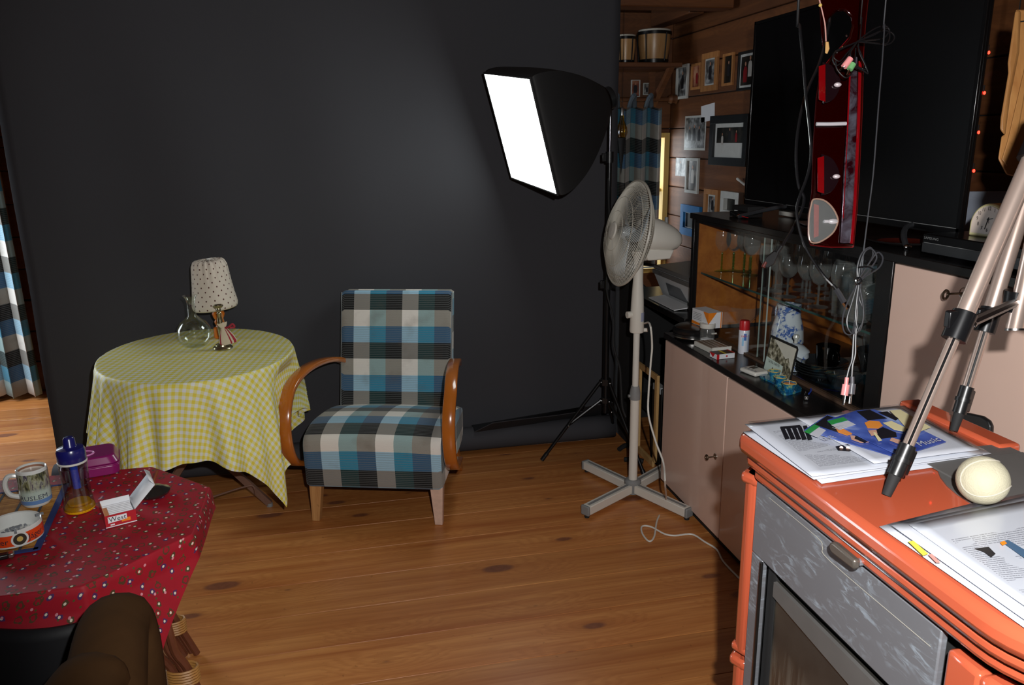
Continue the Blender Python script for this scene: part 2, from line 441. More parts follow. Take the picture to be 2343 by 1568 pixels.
for sx_, lb in ((-1.19, 'black backdrop stand hidden behind the left end of the paper'), (1.16, 'black backdrop stand hidden behind the right end of the paper')):
    t = thing('backdrop_stand', lb, 'stand', (sx_, 3.50, 0))
    obj('pole', MB().cyl((sx_, 3.50, .1), (sx_, 3.50, 1.2), .016), M_blackM, t)
    obj('pole', MB().cyl((sx_, 3.50, 1.2), (sx_, 3.50, 2.09), .012), M_blackM, t)
    obj('collar', MB().cyl((sx_, 3.50, 1.17), (sx_, 3.50, 1.23), .022), M_black, t)
    for a in (.5, 2.6, 4.7):
        obj('leg', MB().cyl((sx_+.02*cos(a), 3.5+.02*sin(a), .45), (sx_+.07*cos(a)+(.06 if sx_ < 0 else -.06), 3.60+.12*sin(a), .008), .009), M_blackM, t)
# ------------------------------------------------------------------ CURTAINS
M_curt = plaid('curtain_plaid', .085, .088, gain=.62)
def curtain(name, lb, xa, xb, ytop, z0, z1, n, amp, mat_, flare=0):
    L = abs(xb-xa)
    def fn(u, v):
        X = xa+(xb-xa)*u+flare*v*u; ph = 2*pi*n*u
        A = amp*(.6+.4*v)
        return (V((X+.012*sin(ph*2), ytop+A*sin(ph)+.006*sin(v*7+u*5), z1+(z0-z1)*v+.008*sin(ph)*v)), (u*L*1.55, -(1-v)*(z1-z0)))
    o = obj(name, MB().grid(fn, 90, 24), mat_, solid=.0015)
    return tag(o, lb, 'curtain')
t = thing('curtain', 'blue, grey and white plaid curtain on a rod left of the photo wall', 'curtain', (1.6, 4.78, 1.6))
def cf(u, v):
    X = 1.22+.77*u; ph = 2*pi*7*u; Z = 1.585-1.0*v
    return (V((X+.003*sin(ph*2), 4.78+.026*sin(ph)*(.8+.4*v), Z+.010*sin(ph)*(1-v))), (u*1.9+.05, -(1-v)*1.0+.02))
M_head = mat('curtain_heading', lin(84, 96, 106), .95)
obj('cloth', MB().grid(cf, 260, 20), M_curt, t, solid=.0015)
for i in range(7):
    X = 1.22+.77*(i+.25)/7
    obj('tab_loop', MB().tube([(X-.018, 4.80, 1.585), (X-.012, 4.775, 1.63), (X, 4.76, 1.655), (X+.012, 4.79, 1.63), (X+.018, 4.80, 1.585)], .015, 8), M_head, t)
rd = thing('curtain_rod', 'round wooden curtain rod with a turned end knob below the bongo shelf', 'curtain rod', (1.6, 4.79, 1.63))
obj('rod', MB().cyl((1.1, 4.79, 1.633), (2.04, 4.79, 1.633), .013), M_wallx, rd)
obj('end_knob', MB().lathe([(0, 0), (.022, .003), (.03, .02), (.024, .04), (.028, .055), (0, .062)], 14, (2.03, 4.79, 1.633), Matrix.Rotation(pi/2, 3, 'Y')), M_wallx, rd)
obj('bracket', MB().bb((1.93, 4.79, 1.615), (1.96, 4.9, 1.64)), M_wallx, rd)
curtain('curtain', 'plaid curtain hanging to the floor at the left edge of the photo', -2.42, -1.80, 4.74, .03, 2.0, 6, .035, M_curt, .045)
# ------------------------------------------------------------------ SHELF WITH BONGOS + back wall photos
sh = thing('wall_shelf', 'dark stained wooden shelf with diagonal braces holding the bongos', 'shelf', (1.6, 4.7, 1.80))
obj('shelf_board', MB().bb((.9, 4.52, 1.80), (2.0, 4.89, 1.825)), M_wallx, sh, bevel=.003)
for X in (1.36, 1.94):
    obj('brace', MB().bb((X, 4.87, 1.52), (X+.035, 4.895, 1.80)), M_wallx, sh)
    mb_ = MB(); mb_.prism([(X, 4.56, 1.80), (X, 4.61, 1.80), (X, 4.88, 1.60), (X, 4.88, 1.55)], .03, (1, 0, 0)); obj('brace', mb_, M_wallx, sh)
M_bongo = pine('bongo_wood', lin(214, 172, 120), lin(190, 140, 86), 2, False, 2, .3, world=False)
M_skin = mat('drum_skin', lin(206, 200, 186), .6)
def bongo(px0, px1, py0, py1, Y, lb):
    a = AT(px0, py0, y=Y); b = AT(px1, py0, y=Y); c = (a+b)/2; R = (b.x-a.x)/2
    zt = a.z; zb = 1.828
    t = thing('bongo_drum', lb, 'drum', (c.x, Y, zb), 0, 'bongo drums on the wall shelf')
    h = zt-zb
    obj('shell', MB().lathe([(.001, 0), (R*.74, .0), (R*.78, .02), (R*.92, h*.6), (R*.93, h*.9), (.001, h*.9)], 24), M_bongo, t, local=True)
    obj('head', MB().lathe([(R*.9, h*.92), (R*.93, h*.985), (R*.88, h), (.001, h*1.0)], 24), M_skin, t, local=True)
    obj('rim', MB().lathe([(R*.94, h*.84), (R*1.0, h*.84), (R*1.0, h*.93), (R*.95, h*.94)], 24), M_blackM, t, local=True)
    obj('base_ring', MB().lathe([(R*.76, 0), (R*.83, .0), (R*.86, h*.13), (R*.8, h*.14)], 24), M_blackM, t, local=True)
    for i in range(5):
        a_ = -pi/2+2*pi*(i+.3)/5; e = V((cos(a_), sin(a_), 0))
        obj('tension_rod', MB().cyl(e*R*1.0+V((0, 0, h*.88)), e*R*.87+V((0, 0, h*.08)), .004, n=6), M_blackM, t, local=True)
bongo(1460, 1535, 68, 140, 4.69, 'larger bongo drum on the wall shelf, right of the pair')
bongo(1408, 1455, 80, 140, 4.70, 'smaller bongo drum beside the backdrop edge on the wall shelf')
# hanging yellow glass lantern
ll = AT(1423, 300, y=4.6)
t = thing('hanging_lantern', 'small amber glass oil lantern hanging before the plaid curtain', 'lantern', tuple(ll))
M_amber = glass('amber_glass', (.75, .55, .08), gl=.12, edge=.4)
obj('bowl', MB().lathe([(.012, .09), (.014, .06), (.03, .02), (.034, -.01), (.026, -.035), (.008, -.045), (0, -.046)], 18), M_amber, t, local=True)
obj('spike', MB().lathe([(.0, -.26), (.006, -.2), (.022, -.06), (.026, -.04), (0, -.035)], 14), M_matt, t, local=True)
obj('neck', MB().lathe([(.008, .09), (.009, .13), (.004, .14), (0, .14)], 12), M_steel, t, local=True)
obj('cord', MB().cyl((0, 0, .13), (0, 0, ZC-ll.z), .0012, n=5), M_black, t, local=True)
# ------------------------------------------------------------------ PHOTOS
M_fW = mat('white_frame', lin(196, 198, 194), .5); M_fB = mat('black_frame', lin(26, 28, 30), .4); M_fP = pine('pine_frame', lin(196, 140, 84), lin(160, 104, 56), 2, False, 2, .5, world=False)
M_fBl = mat('blue_frame', lin(28, 112, 176), .5, var=.25)
def pic(name, a, b, c, sc=6):
    k = NT(name); v = k.n('ShaderNodeNewGeometry').outputs['Position']
    n = k.noise(v, sc*3, 3); k.col(k.ramp(n, [(.35, a), (.5, b), (.68, c)])); k.set(Roughness=.35); return k.m
P_a = pic('photo_print', lin(30, 26, 24), lin(70, 62, 58), lin(150, 140, 132), 5)
P_b = pic('photo_print_warm', lin(60, 22, 18), lin(130, 70, 50), lin(190, 140, 110), 5)
P_c = pic('photo_print_dark', lin(14, 16, 14), lin(26, 28, 26), lin(60, 55, 50), 5)
P_g = pic('photo_print_grey', lin(60, 62, 62), lin(110, 112, 112), lin(170, 172, 172), 9)
M_skinc = mat('print_skin', lin(176, 130, 106), .4); M_cl1 = mat('print_dark_clothes', lin(32, 34, 40), .4); M_cl2 = mat('print_red_clothes', lin(130, 24, 30), .4); M_cl3 = mat('print_pale_clothes', lin(186, 182, 176), .4)
def photo(corners, lb, fmat, pmat, border=.12, mount=0, people=(), wall='right', cat='photo', group=None, tilt=0, depth=.014, name='framed_photo'):
    P = [AT(px, py, x=X1-.004) if wall == 'right' else AT(px, py, y=Y1-.004) for px, py in corners]
    zt = (P[0].z+P[1].z)/2; zb = (P[2].z+P[3].z)/2
    if wall == 'right': a = (P[0].y+P[3].y)/2; b = (P[1].y+P[2].y)/2; e = V((0, -1, 0)); n = V((-1, 0, 0)); O = V((X1-.001, (a+b)/2, (zt+zb)/2)); w = abs(a-b)
    else: a = (P[0].x+P[3].x)/2; b = (P[1].x+P[2].x)/2; e = V((1, 0, 0)); n = V((0, -1, 0)); O = V(((a+b)/2, Y1-.001, (zt+zb)/2)); w = abs(b-a)
    h = zt-zb; u = V((0, 0, 1))
    if tilt: e, u = e*cos(tilt)+u*sin(tilt), u*cos(tilt)-e*sin(tilt)
    t = thing(name, lb, cat, tuple(O-u*h/2), 0, group)
    def q(x0, x1, z0, z1, d0, d1, nm, mt, bev=0):
        pts = [O+e*x0+u*z0+n*d0, O+e*x1+u*z0+n*d0, O+e*x1+u*z1+n*d0, O+e*x0+u*z1+n*d0]
        return obj(nm, MB().prism(pts, d1-d0, n), mt, t, bevel=bev)
    bo = border*w
    if bo:
        for x0, x1, z0, z1 in ((-w/2, w/2, h/2-bo, h/2), (-w/2, w/2, -h/2, -h/2+bo), (-w/2, -w/2+bo, -h/2+bo, h/2-bo), (w/2-bo, w/2, -h/2+bo, h/2-bo)):
            q(x0, x1, z0, z1, 0, depth, 'frame_bar', fmat, .001)
    iw, ih = w/2-bo, h/2-bo
    if mount: q(-iw, iw, -ih, ih, 0, .004, 'mount', M_fW)
    mw = mount*w; q(-iw+mw, iw-mw, -ih+mw*(3.6 if mount == .05 else 1), ih-mw, .0005, .005, 'print', pmat)
    for (cx_, cz, s_, cm) in people:
        X_ = cx_*(iw-mw); Z_ = cz*ih; hh = s_*ih
        mb_ = MB(); c0 = O+e*X_+u*(Z_+hh*.75)+n*.0052
        mb_.prism([c0+e*(hh*.13*cos(g*pi/5))+u*(hh*.17*sin(g*pi/5)) for g in range(10)], .0006, n); obj('face', mb_, M_skinc, t)
        mb_ = MB(); c1 = O+e*X_+u*Z_+n*.0051
        mb_.prism([c1+e*(x_*hh)+u*(z_*hh) for x_, z_ in ((-.3, -.7), (.3, -.7), (.32, .2), (.22, .48), (0, .58), (-.22, .48), (-.32, .2))], .0006, n); obj('figure', mb_, cm, t)
    return t
photo([(1550, 150), (1576, 147), (1575, 226), (1549, 227)], 'tall white framed photo of a standing couple, left end of the upper row', M_fW, P_g, .1, 0, [(0, .05, .75, M_cl1)])
photo([(1583, 147), (1606, 143), (1605, 204), (1585, 206)], 'narrow warm toned portrait in a pine frame, second of the upper row', M_fP, P_b, .12, 0, [(.1, -.1, .8, M_cl2)])
photo([(1609, 122), (1646, 118), (1642, 204), (1607, 213)], 'pine framed portrait hung a little higher, middle of the upper row', M_fP, P_g, .16, .04, [(0, 0, .8, M_cl1)])
photo([(1656, 125), (1681, 119), (1679, 196), (1656, 196)], 'dark portrait in a thin pine frame, second from the television', M_fP, P_c, .12, 0, [(0, 0, .7, M_cl1)])
photo([(1691, 119), (1735, 113), (1733, 205), (1691, 207)], 'black framed photo of a couple partly hidden by the television edge', M_fB, P_c, .07, .06, [(-.35, -.15, .75, M_cl2), (.3, .15, .75, M_cl3)])
photo([(1444, 184), (1464, 182), (1463, 222), (1443, 222)], 'small white edged portrait under the bongo shelf, left one', M_fW, P_b, .08, 0, [(0, 0, .8, M_cl1)], 'back', group='small photos under the shelf')
photo([(1471, 190), (1493, 190), (1492, 217), (1471, 218)], 'small white edged photo under the bongo shelf, right one', M_fW, P_g, .07, 0, [(-.2, -.1, .7, M_cl1)], 'back', group='small photos under the shelf')
photo([(1606, 241), (1637, 237), (1632, 283), (1604, 272)], 'blank white card pinned above the grey poster', M_fW, M_paper, 0, 0, tilt=.08, depth=.002, cat='card', name='pinned_card')
photo([(1567, 265), (1616, 264), (1612, 344), (1565, 344)], 'grey and white band poster pinned left of the big black frame', M_fW, P_g, .045, 0, [(-.5, -.1, .6, M_cl1), (0, -.05, .65, M_cl1), (.5, -.1, .6, M_cl1)], cat='poster', name='poster', depth=.002)
photo([(1632, 263), (1717, 263), (1712, 384), (1625, 375)], 'large black framed group photo with a white mount beside the television', M_fB, P_c, .10, .05, [(-.55, .05, .42, M_cl3), (0, .3, .45, M_cl1), (.5, .2, .42, M_cl2)], depth=.02)
photo([(1547, 361), (1570, 362), (1569, 404), (1546, 402)], 'small grey print left of the white edged tall photo', M_fW, P_g, 0, 0, [(0, 0, .7, M_cl1)], depth=.003, name='photo_print')
photo([(1573, 361), (1601, 362), (1598, 443), (1569, 441)], 'tall white edged photo in the middle of the wall below the poster', M_fW, P_a, .1, 0, [(0, 0, .75, M_cl3)])
photo([(1562, 467), (1606, 473), (1603, 545), (1561, 536)], 'bright blue framed photo beside the display cabinet corner', M_fBl, P_c, .17, .02, [(0, 0, .8, M_cl1)], depth=.02)
photo([(1616, 432), (1648, 434), (1646, 506), (1614, 500)], 'pine framed portrait just above the cabinet top', M_fP, P_g, .17, .06, [(0, 0, .8, M_cl1)], depth=.02)
photo([(1658, 438), (1699, 439), (1699, 500), (1657, 496)], 'deep white box frame behind the set of black adapters', M_fW, P_c, .18, 0, [], depth=.03)
a = AT(1687, 409, x=2.07); b = AT(1706, 424, x=2.07)
tag(obj('white_stick', MB().cyl(a, b, .007, n=8), M_white), 'short white stick leaning on the wall beside the television', 'stick')
# grey panel on the wall behind the clock
q = [AT(px, py, x=2.08) for px, py in ((2195, 438), (2330, 438), (2330, 620), (2195, 620))]
tag(obj('grey_board', MB().prism(q, .012, (-1, 0, 0)), mat('grey_board', lin(176, 184, 200), .8, var=.1, vs=300), bevel=.002), 'pale blue-grey board on the wall behind the alarm clock', 'board')
# string of red lights down the right side of the television
t = thing('light_string', 'string of small red lights on a thin cable beside the television', 'string lights', tuple(AT(2262, 30, x=1.525)))
pts = [AT(px, py, x=1.525) for px, py in ((2268, -30), (2262, 30), (2256, 120), (2245, 212), (2233, 302), (2222, 390), (2216, 440))]
obj('cable', MB().tube(pts, .0025, 5), M_black, t)
M_led = emit('red_led', (1, .02, .01), 9)
for px, py in ((2263, 30), (2258, 121), (2248, 213), (2235, 303), (2224, 391)):
    p = AT(px, py, x=1.525); obj('bulb', MB().sphere(p+V((0, -.006, 0)), .003, 8, (1, 1, 1.4)), M_led, t); obj('socket', MB().cyl(p+V((0, 0, .004)), p+V((0, 0, .018)), .004, n=8), M_black, t)
# ------------------------------------------------------------------ SIDEBOARD (lower unit, display section, tall closed section)
M_pink = mat('beige_laminate', lin(226, 194, 178), .28, var=.02, vs=4, coat=.3)
M_orw = pine('cabinet_veneer', lin(206, 128, 56), lin(168, 92, 32), 1, False, .8, .4, world=False)
FX, UX = 1.209, 1.345
sb = thing('sideboard', 'long beige and black sideboard with a glass display section along the right wall', 'cabinet', (1.5, 1.9, 0))
mm = MB(); mm.bb((FX+.02, .2, 0), (1.83, 2.79, .035)); obj('plinth', mm, M_matt, sb)
mm = MB(); mm.bb((FX+.02, .2, .035), (1.83, 2.795, .632)); obj('lower_carcass', mm, M_matt, sb)
obj('counter', MB().bb((FX-.004, .2, .632), (1.83, 2.805, .655)), M_lacq, sb, bevel=.002)
ys = [2.79, 2.27, 1.74, 1.21, .68]
for i in range(4):
    d = obj('door', MB().bb((FX-.002, ys[i+1]+.003, .038), (FX+.016, ys[i]-.002, .628)), M_pink, sb, bevel=.0015)
    if i == 0:
        p = V((FX, 2.335, .33))
    p = V((FX, ys[i+1]+.07, .325)) if i else V((FX, 2.325, .325))
    if i < 2:
        k_ = MB(); k_.cyl(p, p-V((.004, 0, 0)), .011, n=14); obj('escutcheon', k_, M_steel, d)
        k_ = MB(); k_.cyl(p, p-V((.03, 0, 0)), .0022, n=8); k_.tube([p+V((-.034+.0, .0+.0085*cos(g), .0085*sin(g))) for g in [i_*pi/4 for i_ in range(8)]], .0025, 6, 2, True); obj('key', k_, mat('key_metal', lin(96, 84, 70), .35, .9), d)
# display section
Ya, Yb = 1.765, 2.885
mm = MB()
mm.bb((UX, Yb-.018, .655), (1.80, Yb+.004, 1.09)); obj('side_panel', mm, M_lacq, sb, bevel=.0015)
obj('inner_side', MB().bb((UX+.02, Yb-.022, .655), (1.79, Yb-.0181, 1.088)), M_orw, sb)
obj('back_panel', MB().bb((1.785, Ya, .655), (1.80, Yb-.02, 1.088)), M_orw, sb)
obj('post', MB().bb((UX-.003, 1.705, .655), (1.80, Ya, 1.09)), M_lacq, sb, bevel=.0015)
obj('top_board', MB().bb((UX-.008, .2, 1.09), (1.83, Yb+.01, 1.112)), M_lacq, sb, bevel=.002)
obj('track', MB().bb((UX+.002, Ya, .655), (UX+.022, Yb-.022, .663)), mat('track_brown', lin(92, 70, 54), .5), sb)
obj('top_track', MB().bb((UX+.002, Ya, 1.078), (UX+.022, Yb-.022, 1.09)), M_lacq, sb)
obj('glass_shelf', MB().bb((UX+.035, Ya+.001, .872), (1.783, Yb-.023, .878)), [M_pane], sb)
obj('shelf_edge', MB().bb((UX+.034, Ya+.001, .8715), (UX+.0352, Yb-.023, .8785)), mat('glass_edge', lin(52, 88, 84), .2, var=.1), sb)
obj('glass_door', MB().bb((UX+.005, 2.30, .663), (UX+.0085, Yb-.024, 1.079)), M_pane, sb)
obj('glass_door', MB().bb((UX+.014, Ya+.001, .663), (UX+.0175, 2.36, 1.079)), M_pane, sb)
for y_, x_ in ((2.30, UX+.0045), (2.36, UX+.0135)):
    obj('glass_rim', MB().bb((x_, y_-.0006, .664), (x_+.0045, y_+.0006, 1.078)), mat('rim_grey', lin(150, 165, 160), .2), sb)
# tall closed section
obj('upper_carcass', MB().bb((UX+.02, .2, .655), (1.80, 1.7049, 1.0899)), M_matt, sb)
for i, (ya, yb) in enumerate(((1.135, 1.702), (.56, 1.131))):
    d = obj('door', MB().bb((UX, ya, .66), (UX+.018, yb, 1.086)), M_pink, sb, bevel=.0015)
    if i == 0:
        p = AT(2205, 671, x=UX); k_ = MB(); k_.tube([p+V((-.001, .012*cos(g), .012*sin(g))) for g in [i_*pi/6 for i_ in range(12)]], .0008, 5, 1, True); k_.cyl(p, p-V((.003, 0, 0)), .003, n=8); obj('escutcheon', k_, M_steel, d)
        M_key = bpy.data.materials['key_metal']
        k_ = MB(); k_.cyl(p, p+V((-.032, .004, -.001)), .0025, n=8); q = p+V((-.042, .005, -.002)); k_.tube([q+V((.0095*cos(g), .003*cos(g), .0095*sin(g))) for g in [i_*pi/5 for i_ in range(10)]], .0028, 6, 2, True); k_.bb(tuple(p+V((-.006, -.002, -.009))), tuple(p+V((-.001, .002, 0)))); obj('key', k_, M_key, d)
# ------------------------------------------------------------------ things inside the display section
CZ = .8785
def wineglass(name, lb, R, hs, hb, stemM, grp, loc):
    t = thing(name, lb, 'glass', loc, 0, grp)
    obj('foot', MB().lathe([(R*.95, 0), (R*.95, .0015), (.006, .006), (.0035, .01)], 16), stemM, t, local=True)
    st = [(.0035, .009)]
    nb = 5
    for i in range(nb*2+1): st.append((.0032+(.0022 if i % 2 else 0), .009+(hs-.009)*i/(nb*2)))
    obj('stem', MB().lathe(st if stemM is not M_glass else [(.0038, .009), (.003, hs*.5), (.004, hs)], 10), stemM, t, local=True)
    obj('cup', MB().lathe([(.002, hs), (R*.55, hs+hb*.12), (R*.92, hs+hb*.38), (R, hs+hb*.6), (R*.93, hs+hb*.86), (R*.86, hs+hb), (R*.84, hs+hb), (R*.97, hs+hb*.6), (R*.9, hs+hb*.4), (R*.5, hs+hb*.16), (.001, hs+hb*.06)], 18), M_glass, t, local=True)
    return t
rg = random.Random(11)
gp = [(1650, 620), (1677, 620), (1702, 622), (1716, 630)]
gn = ['first green stemmed wine glass from the left in the display cabinet', 'second green stemmed wine glass from the left in the display cabinet', 'third green stemmed wine glass from the left, half behind a clear goblet', 'fourth green stemmed wine glass, farthest right of the green stems']
g0 = None
for i, (px, py) in enumerate(gp):
    p = AT(px, py, z=CZ); p.x = min(p.x, 1.73)
    p = AT(px, py, x=max(1.42, min(1.74, p.x))); p.z = CZ
    if i == 0: g0 = wineglass('wine_glass', gn[0], .033, .075, .085, M_greenG, 'green stemmed wine glasses', tuple(p))
    else: dup(g0, tuple(p), label=gn[i])
ON = ['first', 'second', 'third', 'fourth', 'fifth', 'sixth']; RN = ['front', 'second', 'third', 'back']
cg = wineglass('wine_glass', 'clear stemmed wine glass, first from the left in the front row on the glass shelf', .034, .07, .085, M_glass, 'clear wine glasses on the shelf', (1.44, 2.46, CZ))
n_ = 0
for iy in range(6):
    for ix in range(4):
        if iy == 0 and ix == 0: continue
        y_ = 2.50-iy*.088+rg.uniform(-.008, .008); x_ = 1.43+ix*.088+rg.uniform(-.006, .006)+(iy % 2)*.02
        if y_ < 2.02 and x_ > 1.6: continue
        s_ = rg.uniform(.88, 1.12); dup(cg, (x_, y_, CZ), scale=(.98, .98, s_), label='clear stemmed wine glass, %s from the left in the %s row on the glass shelf' % (ON[iy], RN[ix]))
tb = thing('tumbler', 'straight clear tumbler in the front row next to the stemmed glasses', 'glass', (1.43, 2.02, CZ), 0, 'clear tumblers')
obj('body', MB().lathe([(.001, 0), (.027, 0), (.032, .11), (.030, .11), (.025, .008), (.001, .008)], 18), M_glass, tb, local=True)
for x_, y_, l_ in ((1.50, 1.98, 'straight clear tumbler in the second row, beside the dark casserole'), (1.70, 1.99, 'straight clear tumbler at the back, behind the dark casserole'), (1.71, 2.07, 'straight clear tumbler at the back, left of the other rear tumbler'), (1.43, 1.94, 'straight clear tumbler in the front row, nearest to the dark casserole')): dup(tb, (x_, y_, CZ), label=l_)
# casserole with blue knob
p = AT(1960, 690, x=1.50)
M_cas = mat('dark_glass', lin(44, 46, 48), .12, var=.1, coat=.6)
t = thing('casserole_dish', 'dark ribbed casserole with a shiny blue lid knob at the right end of the shelf', 'dish', (1.50, 1.87, CZ))
prof = [(.001, 0), (.06, 0)]
for i in range(9): prof += [(.075+.001*i, .012+i*.009), (.078+.001*i, .016+i*.009)]
obj('body', MB().lathe(prof+[(.08, .095), (.001, .095)], 30), M_cas, t, local=True)
prof = [(.086, .096), (.087, .101)]
for i in range(6): prof += [(.082-.011*i, .106+i*.006), (.077-.011*i, .1085+i*.006)]
l_ = obj('lid', MB().lathe(prof+[(.014, .142), (.011, .160), (.001, .162)], 30), M_cas, t, local=True)
obj('knob', MB().sphere((0, 0, .176), .019, 16), mat('blue_metal', lin(24, 84, 190), .1, .8), l_, local=True)
# orange-patterned box at the far right
t = thing('patterned_box', 'narrow dark box with an orange fruit pattern at the end of the cabinet', 'box', (1.5, 1.80, .80))
t.location = (1.47, 1.784, CZ); ROOT[t.name] = Matrix.Translation(t.location)
obj('box', MB().bb((1.42, 1.768, CZ), (1.53, 1.785, CZ+.12)), M_matt, t)
obj('fruit', MB().lathe([(0, 0), (.028, 0), (.028, .001), (0, .001)], 16, (1.46, 1.7862, CZ+.08), Matrix.Rotation(-pi/2, 3, 'X')), mat('orange_print', lin(214, 130, 30), .5), t)
obj('fruit', MB().lathe([(0, 0), (.024, 0), (.024, .001), (0, .001)], 16, (1.49, 1.7862, CZ+.03), Matrix.Rotation(-pi/2, 3, 'X')), mat('yellow_print', lin(224, 190, 40), .5), t)
# blue-white jug
def china(name):
    k = NT(name); v = k.vec()
    n = k.noise(v, 60, 5, .65, .6); big = k.noise(v, 20, 1)
    f = k.math('MULTIPLY', k.ramp(n, [(.47, 0), (.52, 1)]), k.ramp(big, [(.46, 0), (.52, 1)]))
    c = k.mix(f, lin(224, 232, 240), k.mix(k.noise(v, 90, 2), lin(20, 50, 150), lin(110, 150, 215)))
    k.col(c); k.set(Roughness=.08, Coat_Weight=.8); return k.m
M_china = china('blue_white_china')
p = AT(1795, 845, z=.66); JX = 1.47
p = AT(1797, 820, x=JX); jy = p.y
t = thing('porcelain_jug', 'tall white porcelain jug with blue flowers behind the cabinet glass', 'jug', (JX, jy, .657))
obj('body', MB().lathe([(.001, 0), (.045, 0), (.052, .02), (.056, .06), (.052, .105), (.040, .15), (.038, .172), (.042, .186), (.039, .186), (.034, .17), (.001, .16)], 28), M_china, t, local=True)
obj('handle', MB().tube([(0, .040, .165), (0, .065, .172), (0, .078, .15), (0, .072, .115), (0, .048, .09)], .006, 8), M_china, t, local=True)
obj('spout', MB().prism([(-.03, -.03, .16), (0, -.055, .188), (.03, -.03, .16), (0, -.02, .14)], .004), M_china, t, local=True)
p = AT(1812, 838, x=1.405)
t = thing('sugar_bowl', 'lidded blue and white porcelain sugar bowl in front of the tall jug', 'bowl', (1.412, p.y, .657))
obj('body', MB().lathe([(.001, 0), (.034, 0), (.043, .02), (.045, .045), (.042, .062), (.001, .062)], 24), M_china, t, local=True)
l_ = obj('lid', MB().lathe([(.046, .0625), (.043, .068), (.026, .082), (.01, .088), (.001, .089)], 24), M_china, t, local=True)
obj('knob', MB().lathe([(.006, .088), (.005, .098), (.011, .108), (.009, .116), (.001, .119)], 14), mat('white_china', lin(216, 214, 206), .12), l_, local=True)
p = AT(1865, 800, x=1.62)
t = thing('wooden_board', 'small upright wooden serving board behind the porcelain jug', 'board', (1.56, 2.02, .657))
obj('board', MB().bb((1.555, 1.985, .657), (1.568, 2.045, .84)), M_orw, t, bevel=.003)
# dark plates stack + cup + bowls
p0 = AT(1880, 850, x=1.45)
yy = p0.y
pl = None
for i in range(5):
    z_ = .657+i*.008
    if pl is None:
        pl = thing('dark_plate', 'lowest black glass plate of the stack in the display cabinet', 'plate', (1.45, yy, z_), 0, 'stacked black plates')
        obj('plate', MB().lathe([(.001, 0), (.045, 0), (.078, .02), (.080, .022), (.078, .023), (.045, .004), (.001, .004)], 30), M_cas, pl, local=True)
    else: dup(pl, (1.45+rg.uniform(-.002, .002), yy, z_), label=['second', 'third', 'fourth', 'topmost'][i-1]+' black glass plate '+('from the bottom ' if i < 4 else '')+'of the stack in the display cabinet')
t = thing('dark_mug', 'brown smoked glass mug standing on the stack of black plates', 'mug', (1.455, yy-.015, .657+.037))
M_smoke = glass('smoked_glass', (.12, .10, .09), gl=.08, edge=.5)
obj('cup', MB().lathe([(.001, 0), (.030, 0), (.036, .07), (.034, .07), (.028, .006), (.001, .006)], 22), M_smoke, t, local=True)
obj('handle', MB().tube([(0, -.034, .06), (0, -.056, .055), (0, -.056, .025), (0, -.031, .018)], .004, 6), M_smoke, t, local=True)
p1 = AT(1925, 880, x=1.44)
t = thing('dark_bowl', 'black glass bowl right of the stack of plates in the cabinet', 'bowl', (1.44, p1.y-.01, .657))
obj('bowl', MB().lathe([(.001, 0), (.028, 0), (.055, .045), (.053, .045), (.026, .006), (.001, .006)], 26), M_cas, t, local=True)
t = thing('dark_bowl', 'second black bowl stacked farther back in the cabinet corner', 'bowl', (1.56, p1.y, .657))
obj('bowl', MB().lathe([(.001, 0), (.035, 0), (.065, .11), (.062, .11), (.03, .006), (.001, .006)], 26), M_cas, t, local=True)
# cut glass bowls bottom left + tall stemmed glasses bottom centre
for (px, py, R, h_, lb) in ((1700, 735, .075, .07, 'large cut glass bowl low in the left half of the cabinet'), (1665, 700, .06, .05, 'flat glass dish at the left end of the cabinet floor'), (1725, 705, .05, .10, 'ribbed glass vase behind the cut glass bowl')):
    p = AT(px, py, z=.66); x_ = min(p.x, 1.66); p = AT(px, py, x=x_)
    t = thing('glass_bowl', lb, 'bowl', (x_, p.y, .657))
    obj('bowl', MB().lathe([(.001, 0), (R*.5, 0), (R*.8, h_*.5), (R, h_), (R*.96, h_), (R*.74, h_*.5), (R*.45, .006), (.001, .006)], 24, wob=lambda a, z: .03*cos(12*a)), M_glass, t, local=True)
for i, (x_, y_) in enumerate(((1.62, 2.16), (1.60, 2.08), (1.66, 2.26))): dup(cg, (x_, y_, .657), label='tall clear wine glass on the cabinet floor, '+['directly behind the porcelain jug', 'behind the jug and nearest the wooden board', 'farthest left of the three behind the jug'][i], group='clear wine glasses on the cabinet floor')
# ------------------------------------------------------------------ things on the counter ledge
LZ = .6555
# waffle maker
p = AT(1578, 768, z=LZ)
t = thing('waffle_maker', 'round black and steel electric plate with a lid at the far end of the counter', 'kitchen appliance', (1.278, 2.70, LZ))
obj('base', MB().lathe([(.001, 0), (.058, 0), (.074, .01), (.074, .022), (.001, .022)], 32), M_black, t, local=True)
obj('steel_band', MB().lathe([(.068, .003), (.0765, .010), (.0765, .014), (.07, .016)], 32), M_steel, t, local=True)
obj('lid', MB().lathe([(.074, .024), (.076, .034), (.066, .044), (.001, .050)], 32), M_black, t, local=True)
obj('lid_disc', MB().lathe([(.068, .0435), (.058, .049), (.001, .0525)], 32), M_steel, t, local=True)
obj('handle', MB().prism([(.02, -.076, .026), (.055, -.06, .026), (.07, -.075, .026), (.03, -.095, .026)], .014), M_black, t, local=True)
obj('indicator', MB().bb((.035, -.0905, .031), (.055, -.0855, .036)), M_white, t, local=True)
